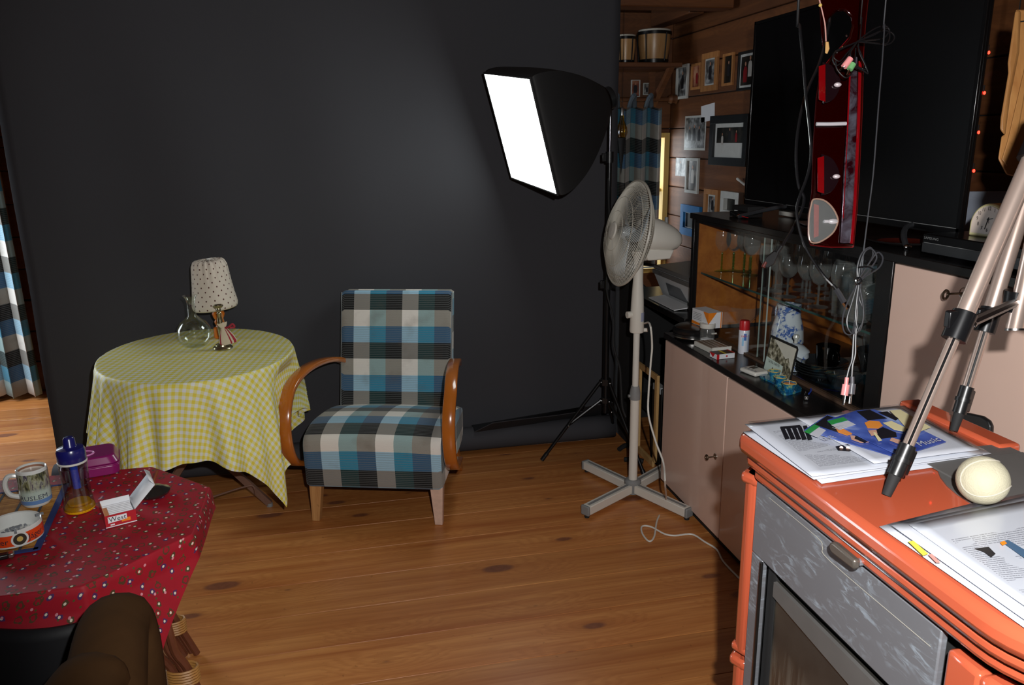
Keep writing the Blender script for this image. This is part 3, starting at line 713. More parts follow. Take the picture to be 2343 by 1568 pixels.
# medicine box
def boxfrom(name, lb, cat, P, h, M, th=None, parts=None): pass
M_or = mat('orange_card', lin(232, 130, 26), .5, var=.04)
t = thing('medicine_box', 'white medicine carton with an orange triangle at the far end of the counter', 'box', (1.318, 2.665, LZ+.053), radians(8))
obj('stand_in_tin', MB().lathe([(.001, -.05), (.03, -.05), (.03, 0), (.001, 0)], 18), M_matt, t, local=True)
obj('carton', MB().bb((-.030, -.055, 0), (.030, .055, .060)), M_paper, t, local=True, bevel=.0008)
obj('triangle', MB().prism([(-.0305, -.020, .0605), (-.0305, -.0555, .0605), (-.0305, -.0555, .018)], .0006, (-1, 0, 0)), M_or, t, local=True)
obj('triangle', MB().prism([(-.0305, -.0557, .0605), (.004, -.0557, .0605), (-.0305, -.0557, .018)], .0006, (0, -1, 0)), M_or, t, local=True)
obj('stripe', MB().prism([(-.0305, .055, .002), (-.0305, -.045, .002), (-.0305, -.045, .008), (-.0305, .055, .014)], .0005, (-1, 0, 0)), M_or, t, local=True)
obj('stripe', MB().bb((.022, -.0562, .0), (.026, -.0552, .060)), M_or, t, local=True)
for i in range(5): obj('text_line', MB().bb((-.0308, -.008, .046-i*.006), (-.0301, .046, .0475-i*.006)), M_grey, t, local=True)
t = None
# jar with white lid
p = AT(1615, 783, z=LZ)
t = thing('small_jar', 'small clear jar with a white screw lid beside the spray can', 'jar', tuple(V((1.300, AT(1617, 786, x=1.300).y, LZ))))
obj('glass', MB().lathe([(.001, 0), (.025, 0), (.027, .004), (.027, .042), (.022, .052), (.022, .058), (.021, .058), (.021, .05), (.0255, .041), (.0255, .005), (.001, .004)], 22), M_glass, t, local=True)
obj('powder', MB().lathe([(.001, .004), (.024, .004), (.024, .016), (.001, .019)], 20), M_paper, t, local=True)
obj('lid', MB().lathe([(.028, .056), (.029, .058), (.029, .072), (.026, .074), (.024, .072), (.001, .072)], 24), M_white, t, local=True)
# pill organiser
a = AT(1608, 765, z=LZ+.022); 
t = thing('pill_organiser', 'white plastic tray with long brown compartments on the counter', 'tray', (1.275, AT(1645, 788, z=LZ).y-.055, LZ), radians(4))
obj('tray', MB().bb((-.038, -.065, 0), (.038, .065, .018)), M_white, t, local=True, bevel=.001)
M_brn = mat('brown_film', lin(120, 98, 78), .3)
for i in range(4): obj('compartment', MB().bb((-.033+i*.017, -.058, .0175), (-.020+i*.017, .058, .0188)), M_brn, t, local=True)
obj('rim', MB().bb((-.038, -.065, .018), (.038, -.061, .023)), M_white, t, local=True)
# battery packs
t = thing('battery_pack', 'red and black carton with a yellow stripe beside the spray can', 'box', (1.258, AT(1668, 805, z=LZ).y-.06, LZ), radians(6))
obj('carton', MB().bb((-.036, -.022, 0), (.036, .022, .018)), M_paper, t, local=True, bevel=.001)
obj('top_print', MB().bb((-.036, -.022, .018), (.036, .022, .0188)), M_black, t, local=True)
obj('yellow_band', MB().bb((-.004, -.022, .0188), (.002, .022, .0194)), mat('yellow_card', lin(226, 206, 40), .5), t, local=True)
obj('red_corner', MB().prism([(-.0365, .022, .019), (-.0365, -.012, .019), (-.0365, 0, .004)], .0008, (-1, 0, 0)), M_red, t, local=True)
obj('red_corner', MB().bb((-.036, -.0228, .0), (-.026, -.0222, .018)), M_red, t, local=True)
obj('red_corner', MB().bb((.030, -.022, .0188), (.036, .022, .0194)), M_red, t, local=True)
obj('dot', MB().lathe([(0, 0), (.0035, 0), (.0035, .0006), (0, .0006)], 10, (.004, -.022, .009), Matrix.Rotation(pi/2, 3, 'X')), M_red, t, local=True)
# spray can
p = AT(1700, 808, z=LZ)
t = thing('spray_can', 'small white spray can with a red cap on the counter', 'spray can', (p.x+.0, p.y, LZ))
obj('can', MB().lathe([(.001, 0), (.0175, 0), (.0185, .003), (.0185, .084), (.017, .087), (.001, .087)], 24), mat('can_white', lin(222, 226, 236), .25), t, local=True)
obj('cap', MB().lathe([(.0178, .085), (.0178, .112), (.0155, .119), (.001, .120)], 24), M_red, t, local=True)
for a0, w_, z0_, z1_, c in ((-2.1, .5, .05, .075, (80, 120, 190)), (-2.4, .35, .03, .06, (150, 200, 235)), (-1.3, .4, .01, .07, (170, 180, 215))):
    q = MB(); q.grid(lambda u, v: (V((.0188*cos(a0+w_*u), .0188*sin(a0+w_*u), z0_+(z1_-z0_)*v)), None), 5, 1); obj('label_print', q, mat('can_print', lin(*c), .4), t, local=True)
q = text_mb('calm', .012, (0, 0, .066), (1, 0, 0), (0, 0, 1), bend=(-2.05, .0189)); obj('lettering', q, M_red, t, local=True)
# white remote
p = AT(1735, 845, z=LZ)
t = thing('thermostat', 'flat white plastic control unit with a small grey display on the counter', 'thermostat', (1.270, AT(1738, 842, z=LZ).y-.05, LZ), radians(12))
obj('body', MB().bb((-.030, -.038, 0), (.030, .038, .014)), M_white, t, local=True, bevel=.005)
obj('display', MB().bb((-.004, .002, .014), (.020, .024, .0148)), mat('lcd', lin(78, 80, 76), .2), t, local=True)
for i in range(4): obj('button', MB().bb((-.022, -.028+i*.015, .014), (-.014, -.020+i*.015, .0155)), M_grey, t, local=True)
# tin sign
p = AT(1778, 870, z=LZ)
t = thing('tin_sign', 'upright black edged picture card of rocky peaks leaning on the cabinet glass', 'picture card', (1.318, 2.03, LZ), 0)
A_ = AT(1745, 852, x=1.325); B_ = AT(1806, 885, x=1.325)
ya, yb = AT(1746, 850, x=1.322).y, AT(1808, 885, x=1.322).y
def onp(y_, s, d=0): return V((1.322+.020*s-d, y_, LZ+.115*s))
pts = [onp(ya, 0), onp(yb, 0), onp(yb, .93), onp(yb+.008, 1), onp(ya, 1)]
obj('card', MB().prism(pts, .002, (-1, 0, 0)), M_black, t)
M_sep = pic('mountain_print', lin(52, 48, 36), lin(120, 116, 92), lin(206, 204, 184), 26)
obj('print', MB().prism([onp(ya-.008, .05, .0022), onp(yb+.007, .05, .0022), onp(yb+.007, .94, .0022), onp(ya-.008, .94, .0022)], .0006, (-1, 0, .1)), M_sep, t)
obj('sky_print', MB().prism([onp(ya-.03, .94, .003), onp(yb+.008, .94, .003), onp(yb+.008, .3, .003), onp(yb+.035, .62, .003), onp(yb+.05, .55, .003)], .0005, (-1, 0, .1)), mat('print_sky', lin(204, 204, 190), .5), t)
obj('label_print', MB().prism([onp(ya-.008, .03, .003), onp(yb+.055, .03, .003), onp(yb+.055, .34, .003), onp(ya-.008, .40, .003)], .0006, (-1, 0, .1)), mat('print_mint', lin(196, 214, 204), .5), t)
q = text_mb('TATRA KARTKI', .0125, onp((ya+yb+.05)/2-.002, .30, .0042), (0, -1, 0), (.02, 0, .115), sx=.8); obj('lettering', q, M_ink, t)
obj('emblem', MB().prism([onp((ya+yb+.05)/2+.006, .10, .0042), onp((ya+yb+.05)/2, .03, .0042), onp((ya+yb+.05)/2-.006, .10, .0042), onp((ya+yb+.05)/2, .2, .0042)], .0004, (-1, 0, .1)), M_ink, t)
# blue candle holder
M_bc = NT('blue_glaze'); nn = M_bc.noise(M_bc.vec(), 60, 4, .7, .6)
M_bc.col(M_bc.ramp(nn, [(.3, lin(8, 44, 92)), (.5, lin(24, 104, 150)), (.62, lin(90, 150, 130)), (.72, lin(206, 190, 110))])); M_bc.set(Roughness=.1, Coat_Weight=.8); M_bc = M_bc.m
M_gold = mat('gold_glaze', lin(210, 180, 100), .3)
t = thing('candle_holder', 'blue glazed ceramic holder with three scalloped cups on the counter', 'candle holder', (1.255, 1.93, LZ))
def base_pts():
    c = [AT(px, py, z=LZ) for px, py in ((1737, 862), (1770, 880), (1793, 905), (1828, 898), (1832, 890), (1800, 868), (1775, 850))]
    return catmull(c, 4, True)
obj('tray', MB().prism(base_pts(), .006, (0, 0, 1)), M_bc, t)
for (px, py, R, full) in ((1771, 862, .0175, 0), (1785, 876, .0175, 0), (1805, 890, .020, 1)):
    p = AT(px, py, z=LZ+.012); p.z = LZ+.005
    obj('cup', MB().lathe([(.001, 0), (R*.7, 0), (R*.75, .008), (R, .022), (R*1.02, .026), (R*.88, .024), (R*.62, .010), (.001, .008)], 28, p, wob=lambda a, z: .06*cos(7*a)*(z > .015)), M_bc, t)
    obj('gilt_rim', MB().tube([p+V((R*1.03*(1+.06*cos(7*g))*cos(g), R*1.03*(1+.06*cos(7*g))*sin(g), .026)) for g in [2*pi*i/28 for i in range(28)]], .0013, 5, 1, True), M_gold, t)
    if full:
        obj('wax', MB().lathe([(.001, .0225), (R*.88, .0225), (R*.86, .019)], 22, p), mat('orange_wax', lin(236, 140, 40), .3), t)
        obj('wick', MB().cyl(p+V((0, 0, .02)), p+V((0, 0, .034)), .0008, n=5), M_paper, t)
# usb stick/plug and blue ring
p = AT(1845, 908, z=LZ+.008)
t = thing('metal_lighter', 'shiny silver and black metal key fob at the near end of the counter', 'key fob', (p.x, p.y, LZ))
R_ = Euler((0, radians(-8), radians(60))).to_matrix()
obj('body', MB().box((0, 0, .008), (.030, .012, .009), R_), M_chrome, t, local=True, bevel=.002)
obj('grip', MB().box(R_@V((-.004, 0, 0))+V((0, 0, .0085)), (.012, .0125, .0095), R_), M_black, t, local=True)
obj('tip', MB().cyl(R_@V((.015, 0, 0))+V((0, 0, .008)), R_@V((.030, 0, 0))+V((0, 0, .008)), .003, n=10), M_chrome, t, local=True)
pts = [AT(px, py, z=LZ+.003) for px, py in ((1810, 858), (1830, 866), (1848, 878), (1856, 892), (1850, 902))]
tag(obj('blue_cord', MB().tube(pts, .0022, 6), mat('blue_cord', lin(24, 70, 190), .4)), 'short bright blue cord curving behind the candle holder', 'cord')
# ------------------------------------------------------------------ TELEVISION and things on the top board
TZ = 1.1125
M_scr = mat('tv_screen', lin(6, 6, 7), .25, var=0); M_bez = mat('tv_bezel', lin(10, 10, 11), .18)
t = thing('television', 'large black flat television standing on the sideboard', 'television', (1.5, 2.21, TZ))
ty0, ty1, tz0, tz1 = 1.680, 2.772, 1.15, 1.80
obj('housing', MB().bb((1.505, ty0, tz0), (1.518, ty1, tz1)), M_bez, t, bevel=.004)
obj('screen', MB().bb((1.501, ty0+.012, tz0+.02), (1.506, ty1-.012, tz1-.012)), M_scr, t)
for a, b in (((1.499, ty0, tz0), (1.507, ty0+.012, tz1)), ((1.499, ty1-.012, tz0), (1.507, ty1, tz1)), ((1.499, ty0, tz0), (1.507, ty1, tz0+.02)), ((1.499, ty0, tz1-.012), (1.507, ty1, tz1))):
    obj('bezel', MB().bb(a, b), M_bez, t, bevel=.0015)
obj('bezel_line', MB().bb((1.4985, ty0+.01, tz0+.018), (1.4995, ty1-.01, tz0+.0195)), M_grey, t)
obj('rear_case', MB().bb((1.5181, ty0+.2, tz0+.05), (1.56, ty1-.2, tz0+.4)), M_black, t, bevel=.01)
M_ft = mat('dark_silver', lin(72, 74, 78), .3, .5)
for fy, fr in ((2.62, 2.46), (1.735, 1.86)):
    def ft(u, v):
        x_ = 1.40+.22*u; yy_ = fy+(fr-fy)*(1-(2*u-1)**2)*.9; z_ = TZ+.006+(.045)*(1-(2*u-1)**2)
        return (V((x_, yy_+.0, z_))+V((0, (v-.5)*.016, 0)), None)
    obj('foot', MB().tube([ft(i/8, .5)[0] for i in range(9)], .0075, 8, 3), M_ft, t)
    obj('foot_tip', MB().sphere((1.402, fy, TZ+.008), .0078, 10, (1.6, 1, 1)), M_chrome, t)
for y_ in (1.95, 2.40): obj('leg_block', MB().bb((1.50, y_-.05, TZ+.04), (1.53, y_+.05, tz0+.01)), M_black, t)
t = thing('adapter_stack', 'stack of two black adapter boxes with a thin red wire left of the television', 'electronics', (1.47, 2.72, TZ))
p = AT(1675, 485, z=TZ)
obj('box', MB().box((1.45, 2.66, TZ+.010), (.08, .10, .018)), M_black, t, bevel=.002)
obj('box', MB().box((1.47, 2.68, TZ+.030), (.07, .12, .018)), M_matt, t, bevel=.002)
obj('red_wire', MB().tube([(1.405, 2.64, TZ+.01), (1.400, 2.62, TZ+.014), (1.402, 2.60, TZ+.010), (1.41, 2.57, TZ+.006)], .0014, 5), M_red, t)
obj('wire', MB().tube([(1.405, 2.66, TZ+.01), (1.396, 2.68, TZ+.02), (1.40, 2.65, TZ+.022), (1.41, 2.63, TZ+.012)], .0014, 5), M_black, t)
t = thing('white_router', 'flat white box with papers behind the left foot of the television', 'box', (1.62, 2.55, TZ))
obj('case', MB().box((1.64, 2.57, TZ+.018), (.12, .16, .030), rotz(.1)), M_white, t, bevel=.003)
obj('paper', MB().box((1.53, 2.36, TZ+.004), (.08, .14, .002), rotz(-.3)), M_paper, t)
t = thing('glass_dish', 'wide dark glass platter with reddish centre under the television', 'dish', (1.47, 1.83, TZ))
M_dg = mat('dark_glass_plate', lin(40, 36, 36), .12, var=.1, coat=.5)
obj('plate', MB().lathe([(.001, 0), (.05, 0), (.098, .012), (.100, .014), (.096, .015), (.05, .004), (.001, .003)], 36), M_dg, t, local=True)
obj('centre', MB().lathe([(.001, .0035), (.05, .0045), (.07, .009)], 30), mat('dark_red_glass', lin(92, 34, 26), .15), t, local=True)
# set-top box + clock
t = thing('set_top_box', 'slim black video recorder under the alarm clock', 'video recorder', (1.5, 1.53, TZ))
obj('case', MB().bb((1.385, 1.24, TZ+.004), (1.60, 1.665, TZ+.052)), M_bez, t, bevel=.0025)
obj('front_panel', MB().bb((1.382, 1.245, TZ+.008), (1.386, 1.66, TZ+.030)), M_black, t)
obj('front_ridge', MB().bb((1.3815, 1.25, TZ+.0305), (1.384, 1.655, TZ+.0315)), M_grey, t)
q = text_mb('SAMSUNG', .0085, (1.3835, 1.634, TZ+.042), (0, -1, 0), (0, 0, 1), sx=1.25); obj('lettering', q, M_grey, t)
for y_ in (1.28, 1.62): obj('rubber_foot', MB().cyl((1.41, y_, TZ), (1.41, y_, TZ+.005), .008, n=10), M_matt, t)
M_cream = mat('cream_plastic', lin(226, 218, 160), .4, var=.05); M_face = mat('clock_face', lin(226, 206, 190), .35, var=.02)
cz = TZ+.052
p = AT(2232, 550, x=1.45)
ang = radians(6)
t = thing('alarm_clock', 'cream arched alarm clock standing on the black recorder', 'clock', (1.455, 1.545, cz), ang)
def arch(w, h, n=22): return [(w*(1 if i == 0 else -1), 0) for i in ()]+[(w, 0)]+[(w*cos(pi*i/n), h*.32+h*.68*sin(pi*i/n)) for i in range(n+1)]+[(-w, 0)]
A3 = arch(.050, .078)
obj('case', MB().prism([(0, -x_, z_) for x_, z_ in A3], .035, (1, 0, 0)), M_cream, t, local=True, bevel=.004)
obj('back_cover', MB().prism([(.034, -x_, z_) for x_, z_ in arch(.040, .066)], .018, (1, 0, 0)), M_cream, t, local=True, bevel=.003)
obj('face', MB().prism([(-.0005, -x_, z_+.008) for x_, z_ in arch(.0435, .064)], .001, (-1, 0, 0)), M_face, t, local=True)
for h_ in range(1, 13):
    a = pi/2-h_*pi/6
    q = text_mb(str(h_), .0125, (-.0018, -.029*cos(a), .042+.0245*sin(a)), (0, -1, 0), (0, 0, 1), sx=.75); obj('numeral', q, M_ink, t, local=True)
def hand(nm, ang_, L, w): 
    a = pi/2-ang_; e = V((0, -cos(a), sin(a))); s_ = V((0, -sin(a), -cos(a))); c = V((-.0022, 0, .042))
    obj(nm, MB().prism([c-e*L*.2+s_*w, c+e*L+s_*w*.5, c+e*L-s_*w*.5, c-e*L*.2-s_*w], .0004, (-1, 0, 0)), M_ink, t, local=True)
hand('hour_hand', radians(76), .013, .0013); hand('minute_hand', radians(195), .024, .001); hand('alarm_hand', radians(160), .010, .0005)
obj('hub', MB().cyl((-.0018, 0, .042), (-.0032, 0, .042), .0024, n=10), M_ink, t, local=True)
obj('small_print', MB().bb((-.0024, -.034, .0125), (-.0018, -.018, .0131)), M_ink, t, local=True)
# ------------------------------------------------------------------ DESK with printer, left of the display section
t = thing('desk', 'black lacquered desk with a tall side panel left of the sideboard', 'desk', (1.55, 3.3, 0))
obj('desk_top', MB().bb((1.335, 2.90, .655), (2.0, 3.62, .68)), M_lacq, t, bevel=.002)
obj('side_panel', MB().bb((1.36, 3.59, 0), (2.0, 3.615, .655)), M_matt, t)
obj('side_panel', MB().bb((1.36, 2.905, 0), (2.0, 2.925, .655)), M_matt, t)
obj('back_panel', MB().bb((1.98, 2.93, .1), (2.0, 3.58, .655)), M_matt, t)
obj('low_shelf', MB().bb((1.37, 2.93, .12), (1.98, 3.58, .14)), M_matt, t)
p = AT(1447, 1062, z=0)
t = thing('black_panel', 'narrow black upright panel standing behind the fan pole', 'panel', (1.225, 3.26, 0))
obj('panel', MB().bb((1.240, 3.20, 0), (1.268, 3.60, .90)), M_matt, t, bevel=.002)
M_prW = mat('printer_white', lin(226, 228, 230), .4, var=.02); M_prG = mat('printer_grey', lin(112, 110, 108), .45, var=.04)
t = thing('printer', 'white and grey inkjet printer with its paper flap open on the black desk', 'printer', (1.6, 3.15, .68))
px0, px1, py0, py1 = 1.40, 1.70, 2.955, 3.40
mm = MB(); mm.prism([(px0+.05, py1, .68), (px0, py1, .79), (px0+.01, py1, .815), (px1, py1, .83), (px1, py1, .68)], py1-py0, (0, -1, 0))
obj('body', mm, M_prW, t, bevel=.004)
obj('scanner_lid', MB().prism([(px0-.004, py1, .812), (px0+.005, py1, .826), (px1, py1, .845), (px1, py1, .822)], py1-py0, (0, -1, 0)), M_prG, t, bevel=.003)
obj('control_edge', MB().prism([(px0-.006, py1, .79), (px0-.008, py1, .808), (px0, py1, .81), (px0+.004, py1, .79)], py1-py0, (0, -1, 0)), M_prG, t, bevel=.001)
q = text_mb('Canon', .014, (px0-.0085, 3.30, .800), (0, -1, 0), (-.1, 0, 1)); obj('lettering', q, M_ink, t)
obj('paper_flap', MB().prism([(px0+.03, 3.34, .69), (px0-.045, 3.34, .682), (px0-.045, 3.05, .682), (px0+.03, 3.05, .69)], .004, (0, 0, 1)), M_prW, t)
obj('slot', MB().prism([(px0+.0405, 3.30, .700), (px0+.012, 3.28, .762), (px0+.012, 3.12, .762), (px0+.0405, 3.09, .700)], .002, (-1, 0, 0)), mat('slot_grey', lin(110, 114, 118), .4), t)
obj('panel_line', MB().bb((px0+.1, 3.0, .838), (px0+.104, 3.06, .8405)), M_white, t)
# speaker / computer under the desk, pine frame
t = thing('pine_frame', 'pale unfinished pine frame leaning behind the fan pole', 'frame', (1.24, 3.10, 0))
for a, b in (((1.25, 3.16, .03), (1.262, 3.19, .40)), ((1.25, 2.96, .03), (1.262, 2.985, .40)), ((1.25, 2.96, .40), (1.262, 3.19, .425)), ((1.25, 2.985, .0), (1.262, 3.16, .03))):
    obj('frame_bar', MB().bb(a, b), M_paleW, t, bevel=.001)
t = thing('computer_case', 'dark computer case with a light top strip beneath the desk', 'computer', (1.40, 2.99, 0))
obj('case', MB().bb((1.275, 2.965, .0), (1.345, 3.07, .36)), M_black, t, bevel=.003)
obj('top_strip', MB().bb((1.273, 2.975, .335), (1.30, 3.06, .365)), mat('grey_strip', lin(160, 164, 166), .4), t, bevel=.002)
# white planter / laundry things in the far corner
M_cream2 = mat('white_enamel', lin(206, 204, 196), .5, var=.05)
t = thing('white_pot', 'white enamel pot with punched flower holes behind the fan', 'pot', (1.44, 4.05, 0))
Y_ = 4.0; a = AT(1398, 672, y=Y_); b = AT(1447, 672, y=Y_); zb = AT(1420, 722, y=Y_).z; R = .12; cx_ = a.x+R-.0
t.location = (cx_, Y_, zb); ROOT[t.name] = Matrix.Translation(t.location); hh = AT(1420, 672, y=Y_).z-zb
obj('bowl', MB().lathe([(.001, 0), (R*.86, 0), (R*.93, .01), (R, hh), (R*1.04, hh), (R*1.04, hh+.008), (R*.97, hh+.008), (R*.9, .02), (.001, .02)], 32), M_cream2, t, local=True)
for a0 in (-2.0, -1.62, -1.2):
    for dx, dz in ((-.009, -.009), (.009, -.009), (-.009, .009), (.009, .009), (0, 0)):
        aa = a0+dx/R*1.0; zz = hh*.62+dz; rr = R*(.93+.07*zz/hh)+.0008
        obj('hole', MB().lathe([(0, 0), (.0035, 0), (.0035, .0005), (0, .0005)], 8, (rr*cos(aa), rr*sin(aa), zz), Matrix.Rotation(aa, 3, 'Z')@Matrix.Rotation(pi/2, 3, 'Y')), M_matt, t, local=True)
obj('dark_contents', MB().tube([(R*.7*cos(g), R*.7*sin(g), hh+.015+.02*sin(3*g)) for g in [i*pi/5 for i in range(10)]], .009, 6, 3, True), M_matt, t, local=True)
st = thing('brown_stool', 'brown wooden stool draped with a cloth in the far corner', 'stool', (cx_, Y_, 0))
obj('seat', MB().bb((cx_-.16, Y_-.15, zb-.025), (cx_+.16, Y_+.15, zb-.004)), M_wallx, st, bevel=.003)
for sx_ in (-1, 1):
    for sy_ in (-1, 1): obj('leg', MB().cyl((cx_+sx_*.13, Y_+sy_*.12, zb-.02), (cx_+sx_*.15, Y_+sy_*.14, 0), .016, n=10), M_wallx, st)
k = NT('cloth_green_white'); uv = k.n('ShaderNodeSeparateXYZ', {0: k.vec('UV')})
e_ = k.math('ADD', uv.outputs[1], k.math('MULTIPLY', uv.outputs[0], .55))
k.col(k.mix(k.ramp(k.math('SUBTRACT', e_, .88), [(0, 0), (.02, 1)]), lin(214, 216, 218), lin(58, 120, 98))); k.set(Roughness=.9); M_gw = k.m
def cw(u, v):
    X = cx_-.165+.33*u; Z = zb-.002-.42*v-.04*sin(u*3)*v
    return (V((X, Y_-.165-.012*sin(u*9+v*2)*v, Z)), (u, 1-v))
tag(obj('draped_cloth', MB().grid(cw, 24, 20), M_gw, solid=.002), 'white cloth with a green end hanging from the stool behind the fan', 'cloth')
# ------------------------------------------------------------------ ARMCHAIR
M_plaid = plaid('armchair_plaid', .069, .0685, gain=1.0)
M_bent = mat('bentwood', lin(178, 100, 34), .22, var=.28, vs=9, coat=.6)
M_legw = pine('raw_leg', lin(206, 156, 96), lin(176, 120, 66), 2, False, 2, .6, world=False)
M_legp = mat('scraped_leg', lin(206, 172, 152), .7, var=.25, vs=45)
ch = thing('armchair', 'low bentwood armchair upholstered in blue, grey and white plaid', 'armchair', (.045, 2.747, 0), radians(-17.5))
def loft(prof, x0, x1, nx, rnd, uoff, voff, vdir=1, crown=0):
    """closed profile (y,z) swept across x with rounded ends"""
    n = len(prof); cy_ = sum(p[0] for p in prof)/n; cz_ = sum(p[1] for p in prof)/n
    L = [0]
    for i in range(1, n+1): a, b = prof[i-1], prof[i % n]; L.append(L[-1]+hypot(b[0]-a[0], b[1]-a[1]))
    mb = MB(); vs = []; uv = []
    for i in range(nx+1):
        u = i/nx; x = x0+(x1-x0)*u; e = min(x-x0, x1-x); k = 1
        if e < rnd: k = 1-(1-sqrt(max(0, 1-(1-e/rnd)**2)))*.0
        ins = rnd-sqrt(max(0, rnd*rnd-max(0, rnd-e)**2)) if e < rnd else 0
        for j in range(n+1):
            p = prof[j % n]; d = V((0, p[0]-cy_, p[1]-cz_)); q = V((x, p[0], p[1]))-(d.normalized()*ins*.55)
            q.z += crown*(1-(2*u-1)**2)*(1 if p[1] > cz_ else 0)
            vs.append(q); uv.append((x+uoff, voff+vdir*L[j]))
    w = n+1
    mb.add(vs, [(i*w+j, i*w+j+1, (i+1)*w+j+1, (i+1)*w+j) for i in range(nx) for j in range(n)], uv)
    for base in (0, nx):
        c = [vs[base*w+j] for j in range(n)]; cu = [(V(p).y, V(p).z) for p in c]
        mb.add(c, [tuple(range(n)) if base else tuple(range(n))[::-1]], cu)
    return mb
def smoothp(P, sub): return [(p.x, p.y) for p in catmull([(a, b, 0) for a, b in P], sub, True)]
prof = smoothp([(-.002, .150), (-.006, .20), (-.010, .27), (-.006, .325), (.025, .350), (.10, .368), (.20, .366), (.30, .352), (.40, .328), (.50, .296), (.52, .26), (.50, .17), (.40, .145), (.25, .145), (.10, .145), (.02, .143)], 3)
obj('seat', loft(prof, -.262, .258, 40, .016, .192+.069, 0, 1, .008), M_plaid, ch, local=True, sharp=75)
# backrest: tilted slab
def bp(s, t): # s along height from the bottom, t thickness towards front(+)/rear(-)
    a = V((0, .445, .285)); e = V((0, .125, .500)).normalized(); f = V((0, -e.z, e.y)); q = a+e*s+f*t; return (q.y, q.z)
HB = .515
out = [bp(HB-.012, .034), bp(HB*.75, .040), bp(HB*.5, .041), bp(HB*.25, .038), bp(.0, .033), bp(-.02, .0), bp(0, -.03), bp(HB*.5, -.032), bp(HB-.012, -.032), bp(HB+.002, -.018), bp(HB+.004, .004), bp(HB+.001, .024)]
prof = smoothp(out, 3)
obj('backrest', loft(prof, -.245, .223, 40, .014, .192+.069, .069, -1), M_plaid, ch, local=True, sharp=75)
for x_ in (-.247, .225): 
    P = [V((x_, *bp(s_, .033))) for s_ in (0, HB*.5, HB-.006)]
    obj('piping', MB().tube(P, .0028, 6, 6), mat('cord_piping', lin(120, 126, 128), .9) if x_ < 0 else bpy.data.materials['cord_piping'], ch, local=True)
def armband(xc, s):
    path = catmull([(0, .50, .490), (0, .43, .520), (0, .33, .547), (0, .20, .563), (0, .09, .557), (0, .005, .525), (0, -.050, .46), (0, -.068, .385), (0, -.055, .31), (0, -.02, .255), (0, .05, .215), (0, .16, .185), (0, .28, .150)], 5)
    mb = MB(); vs = []; N = len(path); w = .023; th = .010
    for i, p in enumerate(path):
        t_ = (path[min(i+1, N-1)]-path[max(i-1, 0)]).normalized(); nn_ = V((0, -t_.z, t_.y))
        ww = w*(1 if i > 8 else .8+.2*i/8)
        for a, b in ((-1, -.6), (-.85, -1), (.85, -1), (1, -.6), (1, .6), (.85, 1), (-.85, 1), (-1, .6)):
            vs.append(V((xc-s*.115*max(0, p.y)+a*ww, p.y, p.z))+nn_*(b*th))
    fs = [(i*8+j, i*8+(j+1) % 8, (i+1)*8+(j+1) % 8, (i+1)*8+j) for i in range(N-1) for j in range(8)]+[tuple(range(8))[::-1], tuple(range((N-1)*8, N*8))]
    mb.add(vs, fs); return mb
obj('armrest', armband(-.298, -1), M_bent, ch, local=True, sharp=50)
obj('armrest', armband(.302, 1), M_bent, ch, local=True, sharp=50)
def leg(x, mt, dx, lab=None):
    mb = MB(); a = [(x-.022, .005, .150), (x+.026, .005, .150), (x+.026, .045, .150), (x-.022, .045, .150)]
    b = [(x-.014+dx, .0, 0), (x+.015+dx, .0, 0), (x+.015+dx, .028, 0), (x-.014+dx, .028, 0)]
    mb.add([V(p) for p in a+b], [(0, 1, 2, 3), (7, 6, 5, 4), (0, 4, 5, 1), (1, 5, 6, 2), (2, 6, 7, 3), (3, 7, 4, 0)])
    obj('leg', mb, mt, ch, local=True, bevel=.002, lab=lab)
leg(-.232, M_legw, -.006); leg(.232, M_legp, .006, 'scraped pale front leg')
for s in (-1, 1):
    mb = MB(); x = s*.235
    mb.add([V(p) for p in ((x-.016, .36, .18), (x+.016, .36, .18), (x+.016, .41, .18), (x-.016, .41, .18), (x-.014, .50, 0), (x+.014, .50, 0), (x+.014, .53, 0), (x-.014, .53, 0))], [(0, 1, 2, 3), (7, 6, 5, 4), (0, 4, 5, 1), (1, 5, 6, 2), (2, 6, 7, 3), (3, 7, 4, 0)])
    obj('leg', mb, M_bent, ch, local=True, bevel=.002)
obj('underside', MB().bb((-.245, .01, .140), (.245, .49, .146)), M_matt, ch, local=True)
# ------------------------------------------------------------------ ROUND TABLE with gingham cloth
TC = V((-.557, 2.944, 0)); TR, TZT = .36, .66
EA, EB, EPH = .388, .332, atan2(.97, -.23)
def ell(th): c_, s_ = cos(th-EPH), sin(th-EPH); return EA*EB/sqrt((EB*c_)**2+(EA*s_)**2)
t = thing('folding_table', 'round folding table with crossed brown legs under the yellow gingham cloth', 'table', tuple(TC))
M_rust = mat('rusty_brown', lin(110, 78, 62), .7, var=.25, vs=40)
obj('tabletop', MB().prism([(TC.x+(ell(g)-.003)*cos(g), TC.y+(ell(g)-.003)*sin(g), TZT-.022) for g in [2*pi*i/64 for i in range(64)]], .019, (0, 0, 1)), M_rust, t, bevel=.004)
def leanleg(a, b, w=.012, d=.02):
    a, b = V(a), V(b); e = (b-a).normalized(); R_ = e.to_track_quat('Z', 'Y').to_matrix(); return MB().box((a+b)/2, (d, w*2, (b-a).length), R_)
fr = AT(617, 1152, z=.012); fo = AT(455, 1090, z=.02)
A_ = V((fr.x, fr.y, .006)); cx2, cy2 = TC.x, TC.y
obj('leg', leanleg((fr.x, fr.y, .012), (2*cx2-fr.x-.1, fr.y, TZT-.03)), M_rust, t)
obj('leg', leanleg((fr.x+.02, fr.y+.2, .012), (2*cx2-fr.x-.1, fr.y+.2, TZT-.03)), M_rust, t)
